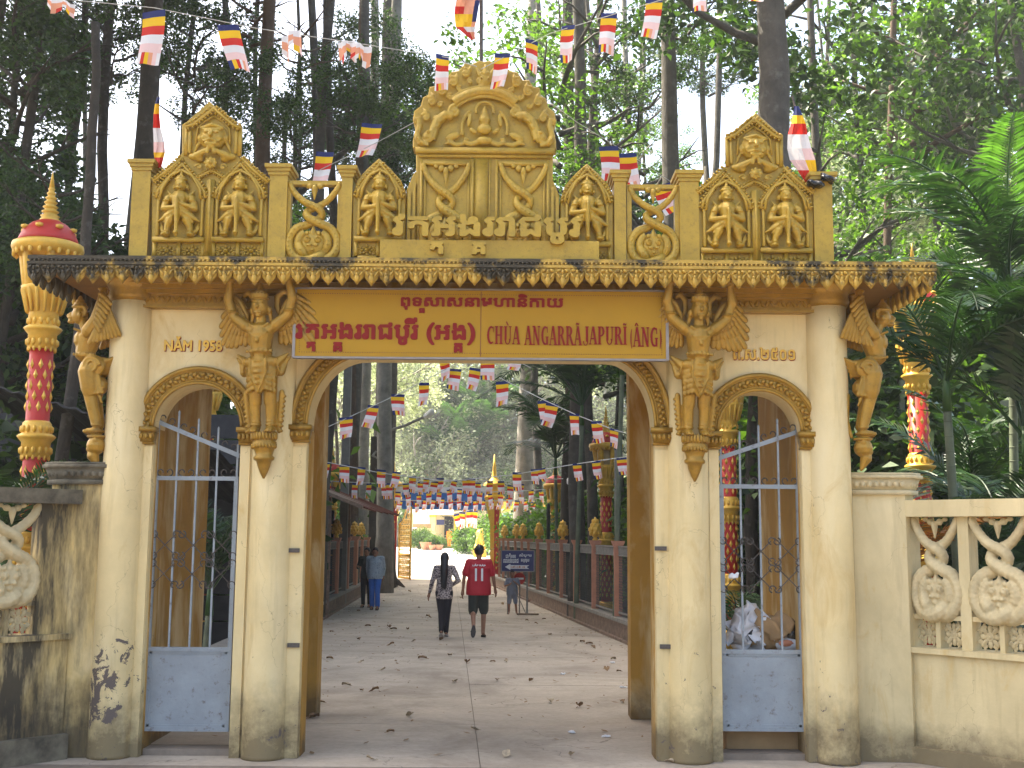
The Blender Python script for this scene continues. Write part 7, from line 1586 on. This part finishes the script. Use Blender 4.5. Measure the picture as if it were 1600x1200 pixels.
for i, (px, py, Y, h, n, sc, kd, lb) in enumerate((
    (1486, 560, 12.6, 3.3, 11, .75, 'dd', 'areca palm with a green ringed stem behind the right boundary wall'),
    (1560, 420, 13.6, 4.4, 13, 1.0, 'ddl', 'tall palm with bright upright fronds at the upper right'),
    (1600, 500, 12.4, 2.6, 10, .95, 'dd', 'palm with dark drooping fronds at the far right edge'),
    (1392, 470, 18, 4.4, 12, .95, 'dd', 'dark palm crown behind the right end of the eave'),
    (1345, 520, 18.5, 3.8, 10, .9, 'dd', 'palm mostly hidden by the right parapet post'),
    (1385, 720, 12.2, 1.1, 7, .6, 'yd', 'low palm with rusty dried fronds beside the right winged figure'),
    (1560, 760, 12.6, 1.0, 9, .75, 'dd', 'low bushy palm just over the right boundary wall'),
    (1500, 700, 15, 1.9, 9, .85, 'dd', 'low palm in the middle of the right undergrowth'),
    (20, 740, 12.2, 1.4, 8, .6, 'dd', 'spiky palm over the left boundary wall coping'),
    (330, 800, 14.5, .9, 8, .65, 'dd', 'low palm seen through the left side door'),
    (1150, 880, 14, .5, 8, .5, 'dd', 'low palm seen through the right side door'),
    (900, 700, 26, 4.4, 14, 1.15, 'dd', 'dark palm arching over the path beside the tall lantern'),
    (872, 740, 32, 3.6, 13, 1.15, 'dd', 'palm with long arching fronds over the right fence'),
    (960, 600, 22, 5.0, 13, 1.05, 'dd', 'palm crown just under the right end of the banner'),
    (745, 760, 114, 8.8, 18, 3.2, 'l', 'large bright green palm beyond the inner gate'),
    (712, 770, 112, 7.0, 15, 2.6, 'l', 'smaller bright palm left of the large one beyond the inner gate'))):
    palm(tpx(px, py, Y), Y, h, n, sc, lb, kinds=kd, seed=i + 3, lean=.03 if i % 2 else -.02, r=.055 if Y < 50 else .2)
# leafy bough in the upper right of the opening
tree(4.3, 20.5, .14, 6.2, 'barkdk', [(-1.7, 0, 5.6, 'md1', .42), (-.2, .5, 6.1, 'dk0', .5)], 'broad leaved tree leaning over the path under the banner')
# near bough with large dark leaves at the upper left
# ---------------------------------------------------------------- fallen leaves and litter
def dryleaf(seed):
    r = random.Random(seed); m = MB(); L = .11; rows = 7
    for i in range(rows):
        u = i / (rows - 1); w_ = .038 * math.sin(PI * min(.98, u * .9 + .06)); z = .012 + .03 * math.sin(u * 3 + seed) * (1 if seed % 2 else .5)
        m.v += [(L * (u - .5), -w_, z + .018 * r.uniform(.3, 1)), (L * (u - .5), 0, max(.004, z - .012)), (L * (u - .5), w_, z + .02 * r.uniform(.2, 1))]
    for i in range(rows - 1):
        for j in range(2): a = 3 * i + j; m.f.append([a, a + 1, a + 4, a + 3]); m.m.append(0)
    m.tube([(-L * .5, 0, .01), (-L * .72, .01, .004)], .003, 4); return m
dl = [dryleaf(i).mesh('fallen_leaf', M['dryleaf'], True) for i in range(3)] + [dryleaf(i + 5).mesh('fallen_leaf', M['dryleafpale'], True) for i in range(2)]
spots = [(580, 1188, 3), (791, 1182, 3), (893, 1181, 3), (502, 1099, 0), (491, 1122, 0), (742, 1142, 3), (1098, 1148, 4), (1102, 1166, 3), (972, 1098, 0), (1046, 1192, 4), (710, 1067, 4), (565, 1080, 0), (584, 1081, 1), (541, 1072, 4), (564, 1036, 3), (597, 1048, 3), (777, 1064, 0), (703, 1025, 4), (730, 1036, 1), (515, 1030, 0), (610, 1009, 1), (518, 988, 0), (608, 981, 1), (615, 984, 0), (637, 984, 1), (575, 979, 0), (560, 1000, 0), (690, 1001, 1), (646, 1003, 3), (859, 993, 0), (921, 1007, 0), (927, 1013, 1), (910, 1004, 0), (900, 994, 0), (790, 1035, 4), (823, 970, 0), (838, 975, 1), (850, 968, 0), (770, 1035, 0), (935, 985, 0), (946, 988, 0), (958, 1031, 4), (948, 1048, 1), (967, 1050, 0), (600, 940, 0), (640, 925, 1), (655, 950, 0), (670, 965, 1), (596, 925, 0), (770, 930, 0), (785, 945, 1), (640, 1120, 3), (860, 1098, 4), (610, 1145, 0), (905, 1105, 1), (560, 955, 0), (645, 940, 0), (720, 935, 1), (830, 1065, 1), (660, 1030, 0)]
for i, (px, py, k) in enumerate(spots):
    g_ = G(px, py); o = link('fallen_leaf', dl[k], None, (g_.x, g_.y, .004)); s = rng.uniform(.7, 1.25); o.scale = (s, s, s); o.rotation_euler = (0, 0, rng.uniform(0, 6.28)); tag(o, 'dry fallen leaf lying on the concrete path', 'leaf', 'dry leaves scattered on the path')
for px, py in ((879, 1054), (974, 1075), (892, 1145), (947, 1152), (957, 1036), (1080, 1078)):
    g_ = G(px, py); m = MB()
    for i in range(5): m.ell((rng.uniform(-.03, .03), rng.uniform(-.03, .03), .012), (.022, .018, .010), 6, 0, Matrix.Rotation(rng.uniform(-.5, .5), 3, 'Y'))
    o = link('paper_scrap', m.mesh('paper_scrap', M['paper']), None, (g_.x, g_.y, 0)); tag(o, 'crumpled white paper scrap on the concrete path', 'litter', 'white paper scraps on the path')
m = MB()
for i in range(1300):
    if rng.random() < .5: y = rng.uniform(13.5, 48); x = (LX(y) + rng.expovariate(2.2)) if rng.random() < .5 else (RX(y) - rng.expovariate(2.2))
    else: y = rng.uniform(10, 45); x = rng.uniform(LX(y) + .2, RX(y) - .2)
    if not LX(y) < x < RX(y): continue
    a = rng.uniform(0, 6.28); s = rng.uniform(.012, .05); c_, d_ = math.cos(a) * s, math.sin(a) * s
    m.quad([(x - c_, y - d_, .006), (x + d_ * .5, y - c_ * .5, .012), (x + c_, y + d_, .018), (x - d_ * .5, y + c_ * .5, .010)])
tag(m.build('leaf_litter', M['dryleaf']), 'small crumbs of dry leaf scattered over the path', None, None, 'stuff')
gq = G(832, 941); o = MB().box(-.12, .12, -.06, .06, 0, .07).build('brick', M['brown']); o.location = (gq.x, gq.y, 0); tag(o, 'loose red brick at the foot of the right fence', 'brick')

# ---------------------------------------------------------------- air
hz = bpy.data.materials.new('haze_air'); hz.use_nodes = True; nt = hz.node_tree; nt.nodes.remove(nt.nodes['Principled BSDF']); pv_ = nt.nodes.new('ShaderNodeVolumePrincipled'); pv_.inputs['Color'].default_value = (.92, .95, 1, 1); pv_.inputs['Density'].default_value = .0007; pv_.inputs['Anisotropy'].default_value = .35
nt.links.new(pv_.outputs[0], nt.nodes['Material Output'].inputs['Volume'])
o = MB().box(-120, 120, -12, 190, -1.2, 52).build('haze', hz); o['kind'] = 'stuff'; o['label'] = 'thin pale air between the trees'
